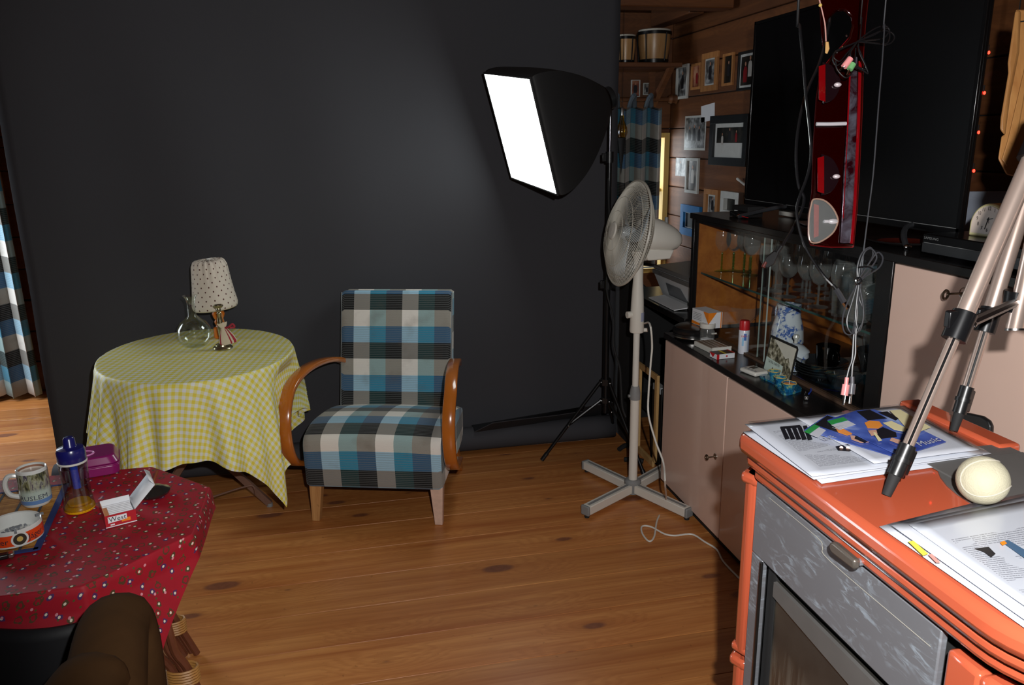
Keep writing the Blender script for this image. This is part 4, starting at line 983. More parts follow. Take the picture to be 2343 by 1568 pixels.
obj('leg', leanleg((2*cx2-fr.x-.05, fr.y+.03, .012), (fr.x-.02, fr.y-.03, TZT-.03)), M_rust, t)
obj('leg', leanleg((2*cx2-fr.x-.05, fr.y+.17, .012), (fr.x-.02, fr.y+.17, TZT-.03)), M_rust, t)
p1 = AT(470, 1143, z=.10); p2 = AT(565, 1113, y=p1.y+.03); p3 = AT(582, 1118, y=p1.y+.03); p4 = AT(584, 1130, y=p1.y+.03)
obj('locking_rod', MB().tube([p1, p2, p3, p4], .0035, 6), M_rust, t)
obj('foot_cap', MB().cyl((fr.x, fr.y, 0), (fr.x, fr.y, .014), .012, n=12), M_grey, t)
# gingham
k = NT('yellow_gingham'); uvn = k.n('ShaderNodeSeparateXYZ', {0: k.vec('UV')}); pz = .0235
def stripe(s): return k.math('GREATER_THAN', k.math('SINE', k.math('MULTIPLY', s, 2*pi/pz)), 0)
sm = k.math('ADD', stripe(uvn.outputs[0]), stripe(uvn.outputs[1]))
wv = k.noise(k.vec('UV'), 900, 2)
cc = k.ramp(k.math('MULTIPLY', sm, .5), [(0, lin(232, 236, 236)), (.25, lin(232, 236, 236)), (.3, lin(234, 230, 152)), (.7, lin(234, 230, 152)), (.75, lin(234, 216, 62)), (1, lin(234, 216, 62))], 'CONSTANT')
k.col(k.mix(k.math('MULTIPLY', wv, .16), cc, (.4, .4, .3))); k.set(Roughness=.5, Specular_IOR_Level=.3)
k.bump(wv, .1, .0004); M_ging = k.m
def fold(th, seed):
    r_ = random.Random(seed); s = 0
    return s
def cloth_fn(C, R, ztop, half, nf, amp, rot, support=None, uvrot=0, seed=0, corner_stretch=1.0, fph=0.0, flare=0.0):
    rr = random.Random(seed); ph = [rr.uniform(0, 6.28) for _ in range(6)]; am = [rr.uniform(.5, 1) for _ in range(6)]
    def fn(u, v):
        hx_, hy_ = half if isinstance(half, tuple) else (half, half); s, t_ = (2*u-1)*hx_, (2*v-1)*hy_
        r = hypot(s, t_); th = atan2(t_, s)+rot
        Rs = R if support is None else support(th)
        uvq = (s*cos(uvrot)-t_*sin(uvrot), s*sin(uvrot)+t_*cos(uvrot))
        if r <= Rs: return (V((C.x+r*cos(th), C.y+r*sin(th), ztop+.0015+.0006*sin(s*30+t_*17))), uvq)
        d = (r-Rs)*corner_stretch
        f = am[0]*sin(nf*th+ph[0]+fph)+.6*am[1]*sin((nf*1.62)*th+ph[1])+.45*am[2]*sin(nf*.51*th+ph[2])
        k_ = min(1, d/.30)
        f = f*(1.25-.25*abs(f)) if nf > 10 else f
        rad = Rs+.006*min(1, d/.02)+amp*k_*(f*.75+.55)+.02*k_+flare*max(0, d-.06)
        dd = max(0, d-.006)
        return (V((C.x+rad*cos(th), C.y+rad*sin(th), ztop+.0015-dd*(1-.05*k_))), uvq)
    return fn
_cf = cloth_fn(TC, TR, TZT, (.615, .665), 17, .042, 0, ell, uvrot=.16, seed=5)
_ci = ROOT[ch.name].inverted(); _cm = ROOT[ch.name]
def _cc(u, v):
    # the cloth is pressed flat where it meets the armchair's armrest
    p, q = _cf(u, v); l = _ci@p
    k2 = min(1, max(0, (TZT-p.z)/.07))
    if k2 > 0:
        if -.09 < l.y < .62 and l.x > -.322:
            l.x += (-.322+.003*sin(p.z*40)-l.x)*k2; p = _cm@l
        elif l.y <= -.09:
            lim = -(.100 if p.z > .33 else .100-.02*min(1, (.33-p.z)/.1))*p.y
            if p.x > lim: p = V((p.x+(lim+.004*sin(p.z*30)-p.x)*k2, p.y, p.z))
    if p.y > 3.385: p = V((p.x, 3.385+.004*sin(p.x*50), p.z))
    return (p, q)
o = obj('tablecloth', MB().grid(_cc, 220, 220), M_ging, sharp=180)
tag(o, 'yellow and white gingham cloth draped over the round table', 'tablecloth')
# ---- lamp
def above(px, py, z): p = AT(px, py, z=z); return p
p = above(503, 776, TZT+.003)
lp = thing('table_lamp', 'small table lamp with a turned wooden foot and dotted fabric shade', 'lamp', (p.x, p.y+.03, TZT+.003))
M_lampw = mat('orange_turned_wood', lin(212, 112, 24), .3, var=.1, coat=.4)
obj('base', MB().lathe([(.001, 0), (.024, 0), (.025, .004), (.024, .040), (.015, .044), (.013, .050), (.018, .060), (.018, .066), (.014, .072), (.020, .082), (.024, .095), (.020, .112), (.012, .12), (.001, .12)], 28), M_lampw, lp, local=True)
obj('stem', MB().cyl((0, 0, .12), (0, 0, .20), .005, n=10), M_steel, lp, local=True)
k = NT('dotted_fabric'); uvn = k.n('ShaderNodeSeparateXYZ', {0: k.vec('UV')})
gx = k.math('MULTIPLY', uvn.outputs[0], 16); gy = k.math('MULTIPLY', uvn.outputs[1], 12)
row = k.math('FLOOR', gy); gx2 = k.math('ADD', gx, k.math('MULTIPLY', k.math('FLOORED_MODULO', row, 2), .5))
fx = k.math('SUBTRACT', k.math('FRACT', gx2), .5); fy = k.math('SUBTRACT', k.math('FRACT', gy), .5)
dd = k.math('SQRT', k.math('ADD', k.math('MULTIPLY', k.math('MULTIPLY', fx, fx), 4.2), k.math('MULTIPLY', fy, fy)))
k.col(k.mix(k.math('LESS_THAN', dd, .18), lin(214, 204, 190), lin(84, 44, 40))); k.set(Roughness=.95); M_dot = k.m
shd = MB()
def shade(u, v):
    a = 2*pi*u
    prof_ = [(.0, .078), (.03, .083), (.10, .085), (.3, .078), (.6, .070), (.82, .064), (.90, .056), (.96, .040), (1.0, .020)]
    for i in range(len(prof_)-1):
        if prof_[i][0] <= v <= prof_[i+1][0]: q = (v-prof_[i][0])/(prof_[i+1][0]-prof_[i][0]); r = prof_[i][1]+(prof_[i+1][1]-prof_[i][1])*q; break
    g = max(0, v-.45); r *= 1+.09*g*sin(18*a)+.02*g*sin(31*a+1)+.012*sin(5*a+1)
    z = .118+.205*v-(.014*max(0, v-.92)/.08)+.004*sin(18*a)*g
    return (V((r*cos(a)+.006*v, r*sin(a), z+.08*r*cos(a)*0)), (u, v))
shd.grid(shade, 90, 40)
sh_ = obj('lamp_shade', shd, M_dot, lp, local=True, sharp=180, solid=.0008)
sh_.rotation_euler = (0, radians(-4), 0)
obj('drawstring_hole', MB().lathe([(.001, .305), (.021, .306), (.022, .312)], 18), M_white, lp, local=True)
# ---- carafe
p = above(445, 797, TZT+.003)
cf_ = thing('glass_carafe', 'round bellied clear glass carafe left of the candlestick', 'carafe', (p.x, p.y+.03, TZT+.003))
obj('body', MB().lathe([(.001, .001), (.030, 0), (.042, .004), (.056, .024), (.061, .048), (.059, .070), (.047, .092), (.029, .106), (.0165, .118), (.0145, .16), (.017, .18), (.025, .193), (.027, .195), (.024, .192), (.0155, .178), (.013, .16), (.015, .118), (.027, .105), (.045, .091), (.057, .069), (.059, .048), (.054, .025), (.040, .007), (.001, .005)], 40), glass('carafe_glass', (.97, .985, .97), gl=.06, edge=.6), cf_, local=True)
# ---- candlestick
p = above(509, 800, TZT+.003)
cs = thing('candlestick', 'antique silver candlestick on the gingham table', 'candlestick', (p.x, p.y+.015, TZT+.003))
M_ant = mat('antique_silver', lin(166, 158, 128), .25, .9, var=.25, vs=50)
obj('foot', MB().lathe([(.001, 0), (.034, 0), (.036, .004), (.033, .009), (.026, .013), (.025, .017), (.014, .022), (.009, .030), (.008, .038)], 28), M_ant, cs, local=True)
obj('stem', MB().lathe([(.008, .038), (.0065, .044), (.010, .052), (.0115, .075), (.009, .11), (.0065, .128), (.0085, .132), (.0085, .137), (.006, .14), (.008, .150), (.006, .155)], 22), M_ant, cs, local=True)
obj('drip_pan', MB().lathe([(.006, .153), (.014, .158), (.017, .163), (.0165, .166), (.010, .163), (.007, .158), (.001, .157)], 26, wob=lambda a, z: .03*cos(8*a)), M_ant, cs, local=True)
# ---- sachet
c0 = cs.location+V((.026, -.012, .012))
sc_ = thing('fabric_sachet', 'small red and white fabric sachet tied to the candlestick', 'sachet', tuple(c0))
M_lin = mat('linen', lin(208, 196, 172), .9, var=.06, vs=60); M_rb = mat('red_embroidery', lin(150, 40, 52), .9)
def bag(u, v):
    a = 2*pi*u; w = [(.0, .030), (.1, .032), (.35, .026), (.7, .012), (.78, .0075), (.84, .013), (1, .018)]
    for i in range(len(w)-1):
        if w[i][0] <= v <= w[i+1][0]: q = (v-w[i][0])/(w[i+1][0]-w[i][0]); r = w[i][1]+(w[i+1][1]-w[i][1])*q; break
    return (V((r*cos(a)*(1+.08*sin(7*a)*v), .38*r*sin(a), .008+.082*v)), (u, v))
bg_ = obj('pouch', MB().grid(bag, 40, 18), M_lin, sc_, local=True, sharp=180); bg_.rotation_euler = (0, radians(-12), 0)
for u0, u1 in ((.56, .62), (.80, .83), (.87, .96)):
    s_ = MB(); s_.grid(lambda u, v: (bag(u0+(u1-u0)*u, v*.72)[0]*1.0+V((0, -.0008, 0)), None), 4, 14); q_ = obj('red_trim', s_, M_rb, sc_, local=True); q_.rotation_euler = bg_.rotation_euler
q_ = obj('bow', MB().tube([(-.008, -.006, .070), (.004, -.010, .073), (.018, -.004, .082), (.024, 0, .070), (.008, -.008, .070)], .004, 6), M_rb, sc_, local=True)
obj('twine', MB().tube([(-.006, 0, .075), (-.012, .004, .10), (-.018, .008, .125), (-.026, .012, .13)], .0012, 5), mat('twine', lin(170, 130, 90), .9), sc_, local=True)
# ------------------------------------------------------------------ FLOOR FAN
FX_, FY_ = 1.073, 2.756
def zat(px, py, X, Y):
    r = ray(px, py); tt = hypot(X, Y)/hypot(r.x, r.y); return CAM.z+r.z*tt
fn_ = thing('pedestal_fan', 'white pedestal fan turned sideways on a cross shaped base', 'fan', (FX_, FY_, 0))
def fz(y_, x_=1460): return zat(x_, y_, FX_, FY_)
M_wht = mat('fan_white', lin(216, 212, 202), .4, var=.03); M_fg = mat('fan_grey', lin(132, 134, 134), .5)
a0 = atan2(3.017-FY_, .956-FX_)
for i in range(4):
    a = a0+[0, radians(122), radians(190), radians(302)][i]
    e = V((cos(a), sin(a), 0))
    q_ = {0: V((.956, 3.017, 0)), 1: V((.826, 2.601, 0)), 2: V((1.197, 2.492, 0)), 3: V((1.315, 2.925, 0))}[i]-V((FX_, FY_, 0))
    L = q_.length; e = q_.normalized(); R_ = rotz(atan2(e.y, e.x))
    o_ = obj('base_arm', MB().box(e*(L*.5+.01)+V((0, 0, .031)), (L-.03, .036, .036), R_), M_wht, fn_, local=True, bevel=.003)
    obj('groove', MB().box(e*(L*.5+.01)+V((0, 0, .0495)), (L-.05, .012, .001), R_), M_fg, o_, local=True)
    obj('end_cap', MB().box(e*(L)+V((0, 0, .031)), (.012, .038, .038), R_), M_fg, o_, local=True, bevel=.003)
    obj('foot', MB().cyl(e*(L-.008)+V((0, 0, 0)), e*(L-.008)+V((0, 0, .014)), .010, n=12), M_matt, o_, local=True)
obj('hub', MB().lathe([(.001, .008), (.030, .008), (.032, .04), (.034, .05), (.034, .058), (.026, .066), (.001, .066)], 24), M_fg, fn_, local=True)
zc = fz(900)
obj('outer_tube', MB().cyl((0, 0, .06), (0, 0, zc-.02), .0175, n=24), M_wht, fn_, local=True)
obj('collar', MB().lathe([(.0178, zc-.025), (.021, zc-.025), (.0215, zc+.0), (.016, zc+.03), (.013, zc+.03)], 22), M_fg, fn_, local=True)
obj('collar_knob', MB().cyl((-.02, 0, zc-.01), (-.028, 0, zc-.01), .006, n=10), M_fg, fn_, local=True)
z1 = fz(760); z2 = fz(690); z3 = fz(640); z4 = fz(592)
obj('inner_tube', MB().cyl((0, 0, zc-.01), (0, 0, z1), .0125, n=20), M_white, fn_, local=True)
obj('control_housing', MB().lathe([(.013, z1-.003), (.026, z1), (.028, z1+.008), (.024, z2), (.019, z3), (.019, z4), (.026, z4+.015), (.028, z4+.03), (.001, z4+.03)], 24), M_wht, fn_, local=True)
obj('height_knob', MB().cyl((-.022, .0, z1+.07), (-.042, -.002, z1+.07), .013, n=14), M_wht, fn_, local=True)
obj('timer_knob', MB().cyl((.022, -.006, z1+.008), (.040, -.009, z1+.008), .008, n=14), M_wht, fn_, local=True)
obj('screw', MB().cyl((-.002, -.018, z4-.005), (-.003, -.0225, z4-.005), .005, n=10), M_chrome, fn_, local=True)
lb_ = MB(); lb_.grid(lambda u, v: (V((.0268*cos(-1.35+1.0*u), .0268*sin(-1.35+1.0*u), z1+.045+.035*v)), None), 6, 1); obj('rating_label', lb_, mat('label_blue', lin(160, 166, 190), .5), fn_, local=True)
# head
HC = AT(1432, 535, d=None, y=2.74) if False else None
d_head = 2.93
hc = CAM+ray(1436, 534)*d_head/1.0
ax = V((-.972, -.015, .215)).normalized()      # the way the fan blows: left and slightly up
Rh = ax.to_track_quat('Z', 'Y').to_matrix()
hl = hc-V((FX_, FY_, 0))
RG = .197
wires = MB()
def gp(r, s, front):   # guard profile: dome depth at radius r
    q = r/RG; dz = (.060 if front else .070)*(1-q**2.6)
    return dz*(1 if front else -1)
for front in (True, False):
    n = 126
    for i in range(n):
        pts = []
        for j in range(9):
            r = .035+(RG-.035)*j/8; a = 2*pi*i/n+(.55*(1-j/8) if front else -.55*(1-j/8)); pts.append(hl+Rh@V((r*cos(a), r*sin(a), gp(r, 0, front))))
        wires.tube(pts, .0010, 3, 0)
    for r in (.075, .13, .17):
        wires.tube([hl+Rh@V((r*cos(a), r*sin(a), gp(r, 0, front))) for a in [2*pi*i/40 for i in range(40)]], .0013, 4, 0, True)
M_wire = mat('fan_wire', lin(188, 184, 172), .4)
g_ = obj('guard_wires', wires, M_wire, fn_, local=True, flatshade=True); g_['kind'] = 'stuff'
obj('guard_rim', MB().tube([hl+Rh@V((RG*cos(a), RG*sin(a), 0)) for a in [2*pi*i/60 for i in range(60)]], .0048, 8, 0, True), M_wire, fn_, local=True)
obj('front_badge', MB().lathe([(.001, .066), (.030, .064), (.036, .058), (.036, .055)], 24, hl, Rh), M_wht, fn_, local=True)
M_blade = mat('blade_grey', lin(176, 186, 192), .25)
for b in range(3):
    def bl(u, v):
        a = b*2*pi/3+(-.5+1.0*v)*(.95-.15*u)+.35*u; r = .03+.135*u
        return (hl+Rh@V((r*cos(a), r*sin(a), .018*(1-2*v)*(1-.3*u))), None)
    obj('blade', MB().grid(bl, 10, 10), M_blade, fn_, local=True, sharp=180, solid=.002)
obj('blade_hub', MB().lathe([(.001, .03), (.02, .028), (.028, .01), (.028, -.02), (.001, -.02)], 18, hl, Rh), M_blade, fn_, local=True)
ma = V((-.972, -.015, .05)).normalized()*-1
# motor housing: egg lofted backwards from the guard
mh = MB(); ms = []
side = ma.cross(V((0, 0, 1))).normalized(); upv = side.cross(ma).normalized()
if upv.z < 0: upv = -upv
for (s, rr_, dz) in ((.045, .052, .0), (.06, .070, -.002), (.09, .070, -.004), (.13, .063, -.008), (.17, .052, -.014), (.195, .040, -.016), (.212, .024, -.014), (.218, .006, -.010)):
    c = hl+ma*s+V((0, 0, dz-.010)); ms.append([c+side*(rr_*1.0*cos(g))+upv*(rr_*(1.12 if sin(g) > 0 else .80)*sin(g)) for g in [2*pi*i/24 for i in range(24)]])
vs_ = [p for r_ in ms for p in r_]; mh.add(vs_, [(i*24+j, i*24+(j+1) % 24, (i+1)*24+(j+1) % 24, (i+1)*24+j) for i in range(len(ms)-1) for j in range(24)]+[tuple(range(24))[::-1]])
obj('motor_housing', mh, M_wht, fn_, local=True, sharp=60)
nk = hl+ma*.11+V((0, 0, -.075))
obj('tilt_joint', MB().prism([nk+ma*-.06+V((0, 0, .02)), nk+ma*.06+V((0, 0, .02)), nk+ma*.045+V((0, 0, -.015)), nk+ma*-.045+V((0, 0, -.022))], .05, side), M_wht, fn_, local=True, bevel=.005)
obj('neck', MB().cyl(V((0, 0, z4+.01)), V((nk.x*.55, nk.y*.55, nk.z)), .022, .024, n=18), M_wht, fn_, local=True)
kb = hl+ma*.155+V((0, 0, .035))
obj('oscillation_knob', MB().cyl(kb, kb+V((0, 0, .028)), .007, n=12), M_grey, fn_, local=True)
# fan cord
pts = [V((FX_+.024, FY_-.012, z1+.035))]
for px, py, dd in ((1487, 742, 2.70), (1492, 790, 2.72), (1489, 830, 2.74), (1484, 900, 2.76), (1484, 950, 2.76), (1500, 1010, 2.72), (1518, 1060, 2.68), (1522, 1110, 2.62)): pts.append(CAM+ray(px, py)*dd)
for px, py in ((1523, 1152), (1504, 1190), (1497, 1228), (1485, 1239), (1470, 1222), (1469, 1205), (1490, 1206), (1520, 1222), (1545, 1226), (1583, 1223), (1612, 1240), (1640, 1258), (1655, 1285), (1690, 1322), (1740, 1370)): pts.append(AT(px, py, z=.004))
tag(obj('power_cord', MB().tube(pts, .0033, 7, 5), M_white), 'white power cord running from the fan and curling on the floor boards', 'cord')
# ------------------------------------------------------------------ SOFTBOX on light stand
SX, SY = 1.083, 3.135
sf = thing('softbox_light', 'lit square softbox on a black light stand before the backdrop', 'studio light', (SX, SY, 0))
zt = zat(1390, 235, SX, SY)
zj = zat(1371, 873, SX, SY); zk = zat(1375, 915, SX, SY)
obj('lower_tube', MB().cyl((SX, SY, zk-.06), (SX, SY, .86), .0125, n=16), M_blackM, sf)
zc2 = zat(1383, 650, SX, SY); zc3 = zat(1381, 360, SX, SY)
obj('middle_tube', MB().cyl((SX, SY, .8), (SX, SY, zc3), .010, n=14), M_blackM, sf)
obj('top_tube', MB().cyl((SX, SY, zc3-.02), (SX, SY, zt), .0065, n=12), mat('shiny_tube', lin(80, 80, 84), .15, .9), sf)
for z_, r_ in ((zc2, .019), (zc3, .017)):
    c_ = obj('collar', MB().cyl((SX, SY, z_-.022), (SX, SY, z_+.022), r_, n=12), M_black, sf)
    obj('knob', MB().box((SX-.026, SY-.005, z_), (.018, .012, .034)), M_black, c_, bevel=.002)
obj('leg_collar', MB().cyl((SX, SY, zj-.014), (SX, SY, zj+.014), .024, n=6), M_black, sf)
obj('brace_collar', MB().cyl((SX, SY, zk-.012), (SX, SY, zk+.012), .021, n=6), M_black, sf)
feet = [AT(1240, 1053, z=.006), AT(1478, 1097, z=.006), V((SX+.13, SY+.24, .006))]
for f_ in feet:
    h_ = V((f_.x-SX, f_.y-SY, 0)).normalized(); a = V((SX, SY, zj))+h_*.024
    l_ = obj('leg', MB().cyl(a, f_+(a-f_).normalized()*.03, .0075, n=10), M_blackM, sf)
    obj('leg_tip', MB().cyl(f_+(a-f_).normalized()*.04, f_, .0095, n=10), M_black, l_)
    m_ = a.lerp(f_, .55); b_ = V((SX, SY, zk))+h_*.021
    br = obj('brace', MB().cyl(b_, m_, .006, n=8), M_blackM, sf)
    sd = h_.cross(V((0, 0, 1)))*-1
    for q_ in (a, b_, m_): obj('rivet', MB().sphere(q_+V((0, -.010, 0)), .0038, 8), M_chrome, br)
# head and box
nrm = V((-.932, -.183, -.312)).normalized()
dq = ray(1195, 303); cen = CAM+dq*2.95
fc = []
for px, py in ((1108, 166), (1213, 178), (1281, 446), (1175, 407)):
    q_ = ray(px, py); fc.append(CAM+q_*(((cen-CAM).dot(nrm))/q_.dot(nrm)))
hd = V((SX, SY, zt+.02)); back = hd+nrm*.06
fcc = sum(fc, V())/4
e1 = (fc[1]-fc[0]).normalized(); e2 = (fc[3]-fc[0]).normalized()
hw = ((fc[1]-fc[0]).length+(fc[2]-fc[3]).length)/4; hh = ((fc[3]-fc[0]).length+(fc[2]-fc[1]).length)/4
e2 = (e2-e1*e2.dot(e1)).normalized()
R0 = [fcc+e1*(sx*hw)+e2*(sy*hh) for sx, sy in ((-1, -1), (1, -1), (1, 1), (-1, 1))]
def sqp(a):  # point on square boundary, param 0..4
    i = int(a) % 4; return R0[i].lerp(R0[(i+1) % 4], a-int(a))
bc = hd+nrm*.03
def shell(u, v):
    p = sqp(4*u if u < 1 else 0); a = p-fcc
    q = bc+a.normalized()*.055
    s = v; bul = sin(pi*s)**.8*.055*(a.length/.28)
    w = p.lerp(q, s**1.25)+(p-fcc)*0+a.normalized()*bul
    w += (nrm*-1)*0
    return (w, (u, v))
M_sh = mat('softbox_fabric', lin(26, 26, 27), .7, var=.1)
obj('shell', MB().grid(shell, 64, 18), M_sh, sf, sharp=50, solid=.0015)
mb = MB(); mb.add([p+nrm*.006 for p in R0]+[fcc+nrm*.010], [(0, 1, 4), (1, 2, 4), (2, 3, 4), (3, 0, 4)])
obj('diffuser', mb, emit('softbox_glow', (.93, 1.0, .97), 7.5), sf)
for i in range(4): obj('edge_band', MB().cyl(R0[i]+nrm*.004, R0[(i+1) % 4]+nrm*.004, .0045, n=8), M_sh, sf)
obj('lamp_head', MB().cyl(bc-nrm*.03, bc+nrm*.04, .045, n=18), M_black, sf)
obj('tilt_bracket', MB().box(V((SX, SY, zt+.012)), (.03, .03, .045)), M_black, sf, bevel=.003)
pts = [bc-nrm*.03]+[CAM+ray(px, py)*3.22 for px, py in ((1398, 300), (1392, 420), (1396, 560), (1388, 660), (1404, 730), (1404, 790), (1418, 840), (1421, 880), (1424, 930), (1432, 955))]
obj('power_cable', MB().tube(pts, .004, 6), M_matt, sf)
# second stand foot pieces peeking out from the black panel
for i, ((px, py), (qx, qy)) in enumerate((((1416, 1029), (1440, 1018)), ((1429, 1052), (1472, 1056)), ((1468, 1101), (1500, 1078)))):
    a = AT(px, py, z=.012); b = AT(qx, qy, z=.015)
    if i == 0: a.x, b.x = a.x-.0, b.x
    q_ = ['grey rubber foot strip nearest the backdrop roll on the floor', 'grey rubber foot strip just left of the fan pole on the floor', 'curved grey rubber foot strip right of the fan pole'][i]
    tag(obj('rubber_foot_strip', MB().tube([a, a.lerp(b, .5)+V((0, 0, .006)), b], .011, 6), M_matt), q_, 'rubber foot', 'rubber feet behind the fan')
# ------------------------------------------------------------------ TILED STOVE
M_ter = mat('terracotta_glaze', lin(184, 85, 57), .16, var=.05, vs=8, coat=.7)
k = NT('cast_iron_door'); v_ = k.vec(); n1 = k.noise(k.mapv(v_, (3, 9, 30), rot=(.5, 0, 0)), 3, 4, .6, 1.2); n2 = k.noise(v_, 18, 3)
w_ = k.math('MULTIPLY', k.ramp(n1, [(.52, 0), (.66, 1)]), k.ramp(n2, [(.4, 0), (.65, 1)]))
k.col(k.mix(w_, lin(124, 125, 130), lin(172, 184, 196))); k.set(Roughness=.42, Metallic=.35); M_iron = k.m
M_plate = mat('hot_plate', lin(104, 102, 100), .45, .3, var=.15, vs=20)
SZ = .955
SA, SB = .575, .93; YA, YB = .36, 1.055
st = thing('tiled_stove', 'terracotta tiled stove with a grey cast iron fire door', 'stove', (.75, .7, 0))
def outline(off, x1=SB, r=.10, n=10):
    """plan outline inset by off, rounded near corner"""
    x0, y0, y1 = SA+off, YA+off, YB-off
    pts = [(x1, y1), (x0+.018, y1), (x0, y1-.018)]
    for i in range(n+1):
        a = pi+(pi/2)*i/n; pts.append((x0+r+r*cos(a), y0+r+r*sin(a)))
    pts += [(x1, y0)]; return pts
# near corner sits at the frame's right edge: shift the rounded corner to Y=.50
YA = .455
def slab(off, z0, z1, nm, mt=M_ter, bev=.006, x1=SB, par=None):
    return obj(nm, MB().prism([(x, y, z0) for x, y in outline(off, x1)], z1-z0, (0, 0, 1)), mt, st, bevel=bev)
slab(.0, SZ-.030, SZ, 'top_tile', bev=.010)
slab(.010, SZ-.050, SZ-.0302, 'cornice_moulding', bev=.007)
slab(.020, SZ-.070, SZ-.0502, 'cornice_moulding', bev=.006)
slab(.050, 0, SZ-.0702, 'stove_body', M_matt, .002)
# tile with circular cut: raised hot plate area behind
plc = V((.93, .72)); 
obj('hot_plate', MB().bb((.765, .455+.05, SZ+.0005), (.925, .865, SZ+.004)), M_plate, st, bevel=.002)
def arcpts():
    c = V((.90, .745)); r = .165
    P = [c+V((r*cos(a), r*sin(a))) for a in [radians(125+i*9) for i in range(13)]]
    return P
P = arcpts()
poly = [(p.x, p.y, SZ+.0006) for p in P]+[(.90, .58, SZ+.0006), (.925, .56, SZ+.0006), (.925, .90, SZ+.0006), (.80, .90, SZ+.0006)]
obj('cooking_plate', MB().prism(poly, .0016, (0, 0, 1)), M_plate, st)
# raised rear ledge
obj('rear_ledge', MB().bb((.905, .885, SZ-.02), (.945, 1.10, SZ+.006)), M_ter, st, bevel=.006)
obj('rear_tile', MB().bb((.62, 1.0555, SZ-.06), (.93, 1.085, SZ-.002)), M_ter, st, bevel=.006)
# corner columns (left of the door) in two tiles with lips
for z0, z1 in ((.562, SZ-.072), (.10, .548)):
    obj('column_tile', MB().prism([(SA+.024, 1.050, z0), (SA+.044, 1.066, z0), (SA+.11, 1.066, z0), (SA+.11, 1.026, z0), (SA+.032, 1.026, z0), (SA+.024, 1.034, z0)], z1-z0, (0, 0, 1)), M_ter, st, bevel=.004)
    obj('tile_lip', MB().prism([(SA+.016, 1.052, z1-.018), (SA+.040, 1.074, z1-.018), (SA+.11, 1.074, z1-.018), (SA+.11, 1.024, z1-.018), (SA+.028, 1.024, z1-.018)], .018, (0, 0, 1)), M_ter, st, bevel=.006)
    obj('tile_lip', MB().prism([(SA+.018, 1.052, z0-.004), (SA+.042, 1.072, z0-.004), (SA+.11, 1.072, z0-.004), (SA+.11, 1.024, z0-.004), (SA+.030, 1.024, z0-.004)], .014, (0, 0, 1)), M_ter, st, bevel=.005)
# cast iron door, front face in the plane x = .61
DX = .612
dr = obj('fire_door', MB().bb((DX+.0125, .628, .12), (DX+.03, 1.024, .752)), M_matt, st)
def plate(y0, y1, z0, z1, d0=0, nm='door_plate', mt=M_iron, bev=.002): return obj(nm, MB().bb((DX-.008-d0, y0, z0), (DX+.002, y1, z1)), mt, dr, bevel=bev)
plate(.628, 1.024, .757, .878)
plate(.992, 1.024, .12, .7565); plate(.628, .650, .12, .7565)
obj('top_flange', MB().bb((DX-.004, .63, .8785), (DX+.035, 1.018, .884)), M_plate, st, bevel=.001)
obj('engraved_line', MB().tube([(DX-.0085, .985, .868), (DX-.0085, .86, .868), (DX-.0085, .845, .860), (DX-.0085, .825, .850), (DX-.0085, .64, .850)], .0006, 4), mat('pale_edge', lin(150, 146, 136), .4), dr)
obj('glass_bead', MB().cyl((DX-.010, .990, .13), (DX-.010, .990, .755), .003, n=8), M_steel, dr)
obj('glass_gasket', MB().bb((DX+.002, .966, .13), (DX+.012, .988, .752)), M_matt, dr)
obj('inner_bar', MB().prism([(DX+.004, .965, .735), (DX+.004, .965, .71), (DX+.004, .65, .69), (DX+.004, .65, .735)], .006, (-1, 0, 0)), M_plate, dr)
k = NT('sooty_glass'); v_ = k.vec(); n1 = k.noise(k.mapv(v_, (40, 60, 5)), 1, 4, .6, .5); sx_ = k.n('ShaderNodeSeparateXYZ', {0: v_})
n2 = k.noise(v_, 9, 3)
c1 = k.ramp(n2, [(.35, lin(30, 30, 29)), (.6, lin(52, 50, 46)), (.75, lin(72, 66, 56))])
low = k.ramp(k.math('ADD', sx_.outputs[2], k.math('MULTIPLY', n2, .12)), [(.50, 1), (.70, 0)])
str_ = k.ramp(n1, [(.42, lin(50, 38, 30)), (.52, lin(104, 80, 60)), (.62, lin(176, 164, 148))])
k.col(k.mix(k.math('MULTIPLY', low, .85), c1, str_)); k.set(Roughness=.2, Specular_IOR_Level=.6); 
sg = MB(); sg.bb((DX+.004, .65, .14), (DX+.008, .966, .735)); obj('sooty_window', sg, k.m, dr)
# handle
p = AT(1935, 1265, x=DX-.02)
hb = MB(); hb.prism([(0, 0, 0)]*0+[(DX-.030, p.y+.012-.010*cos(g)*-1, p.z+.008*sin(g)) for g in [-pi/2+i*pi/8 for i in range(9)]][::-1]+[(DX-.030, p.y-.030, p.z-.006), (DX-.030, p.y-.030, p.z+.007)], .010, (1, 0, 0))
obj('door_handle', hb, mat('handle_iron', lin(116, 108, 100), .35, .6), dr, bevel=.003)
obj('handle_stem', MB().cyl((DX-.022, p.y-.024, p.z), (DX, p.y-.024, p.z), .005, n=10), M_iron, dr)
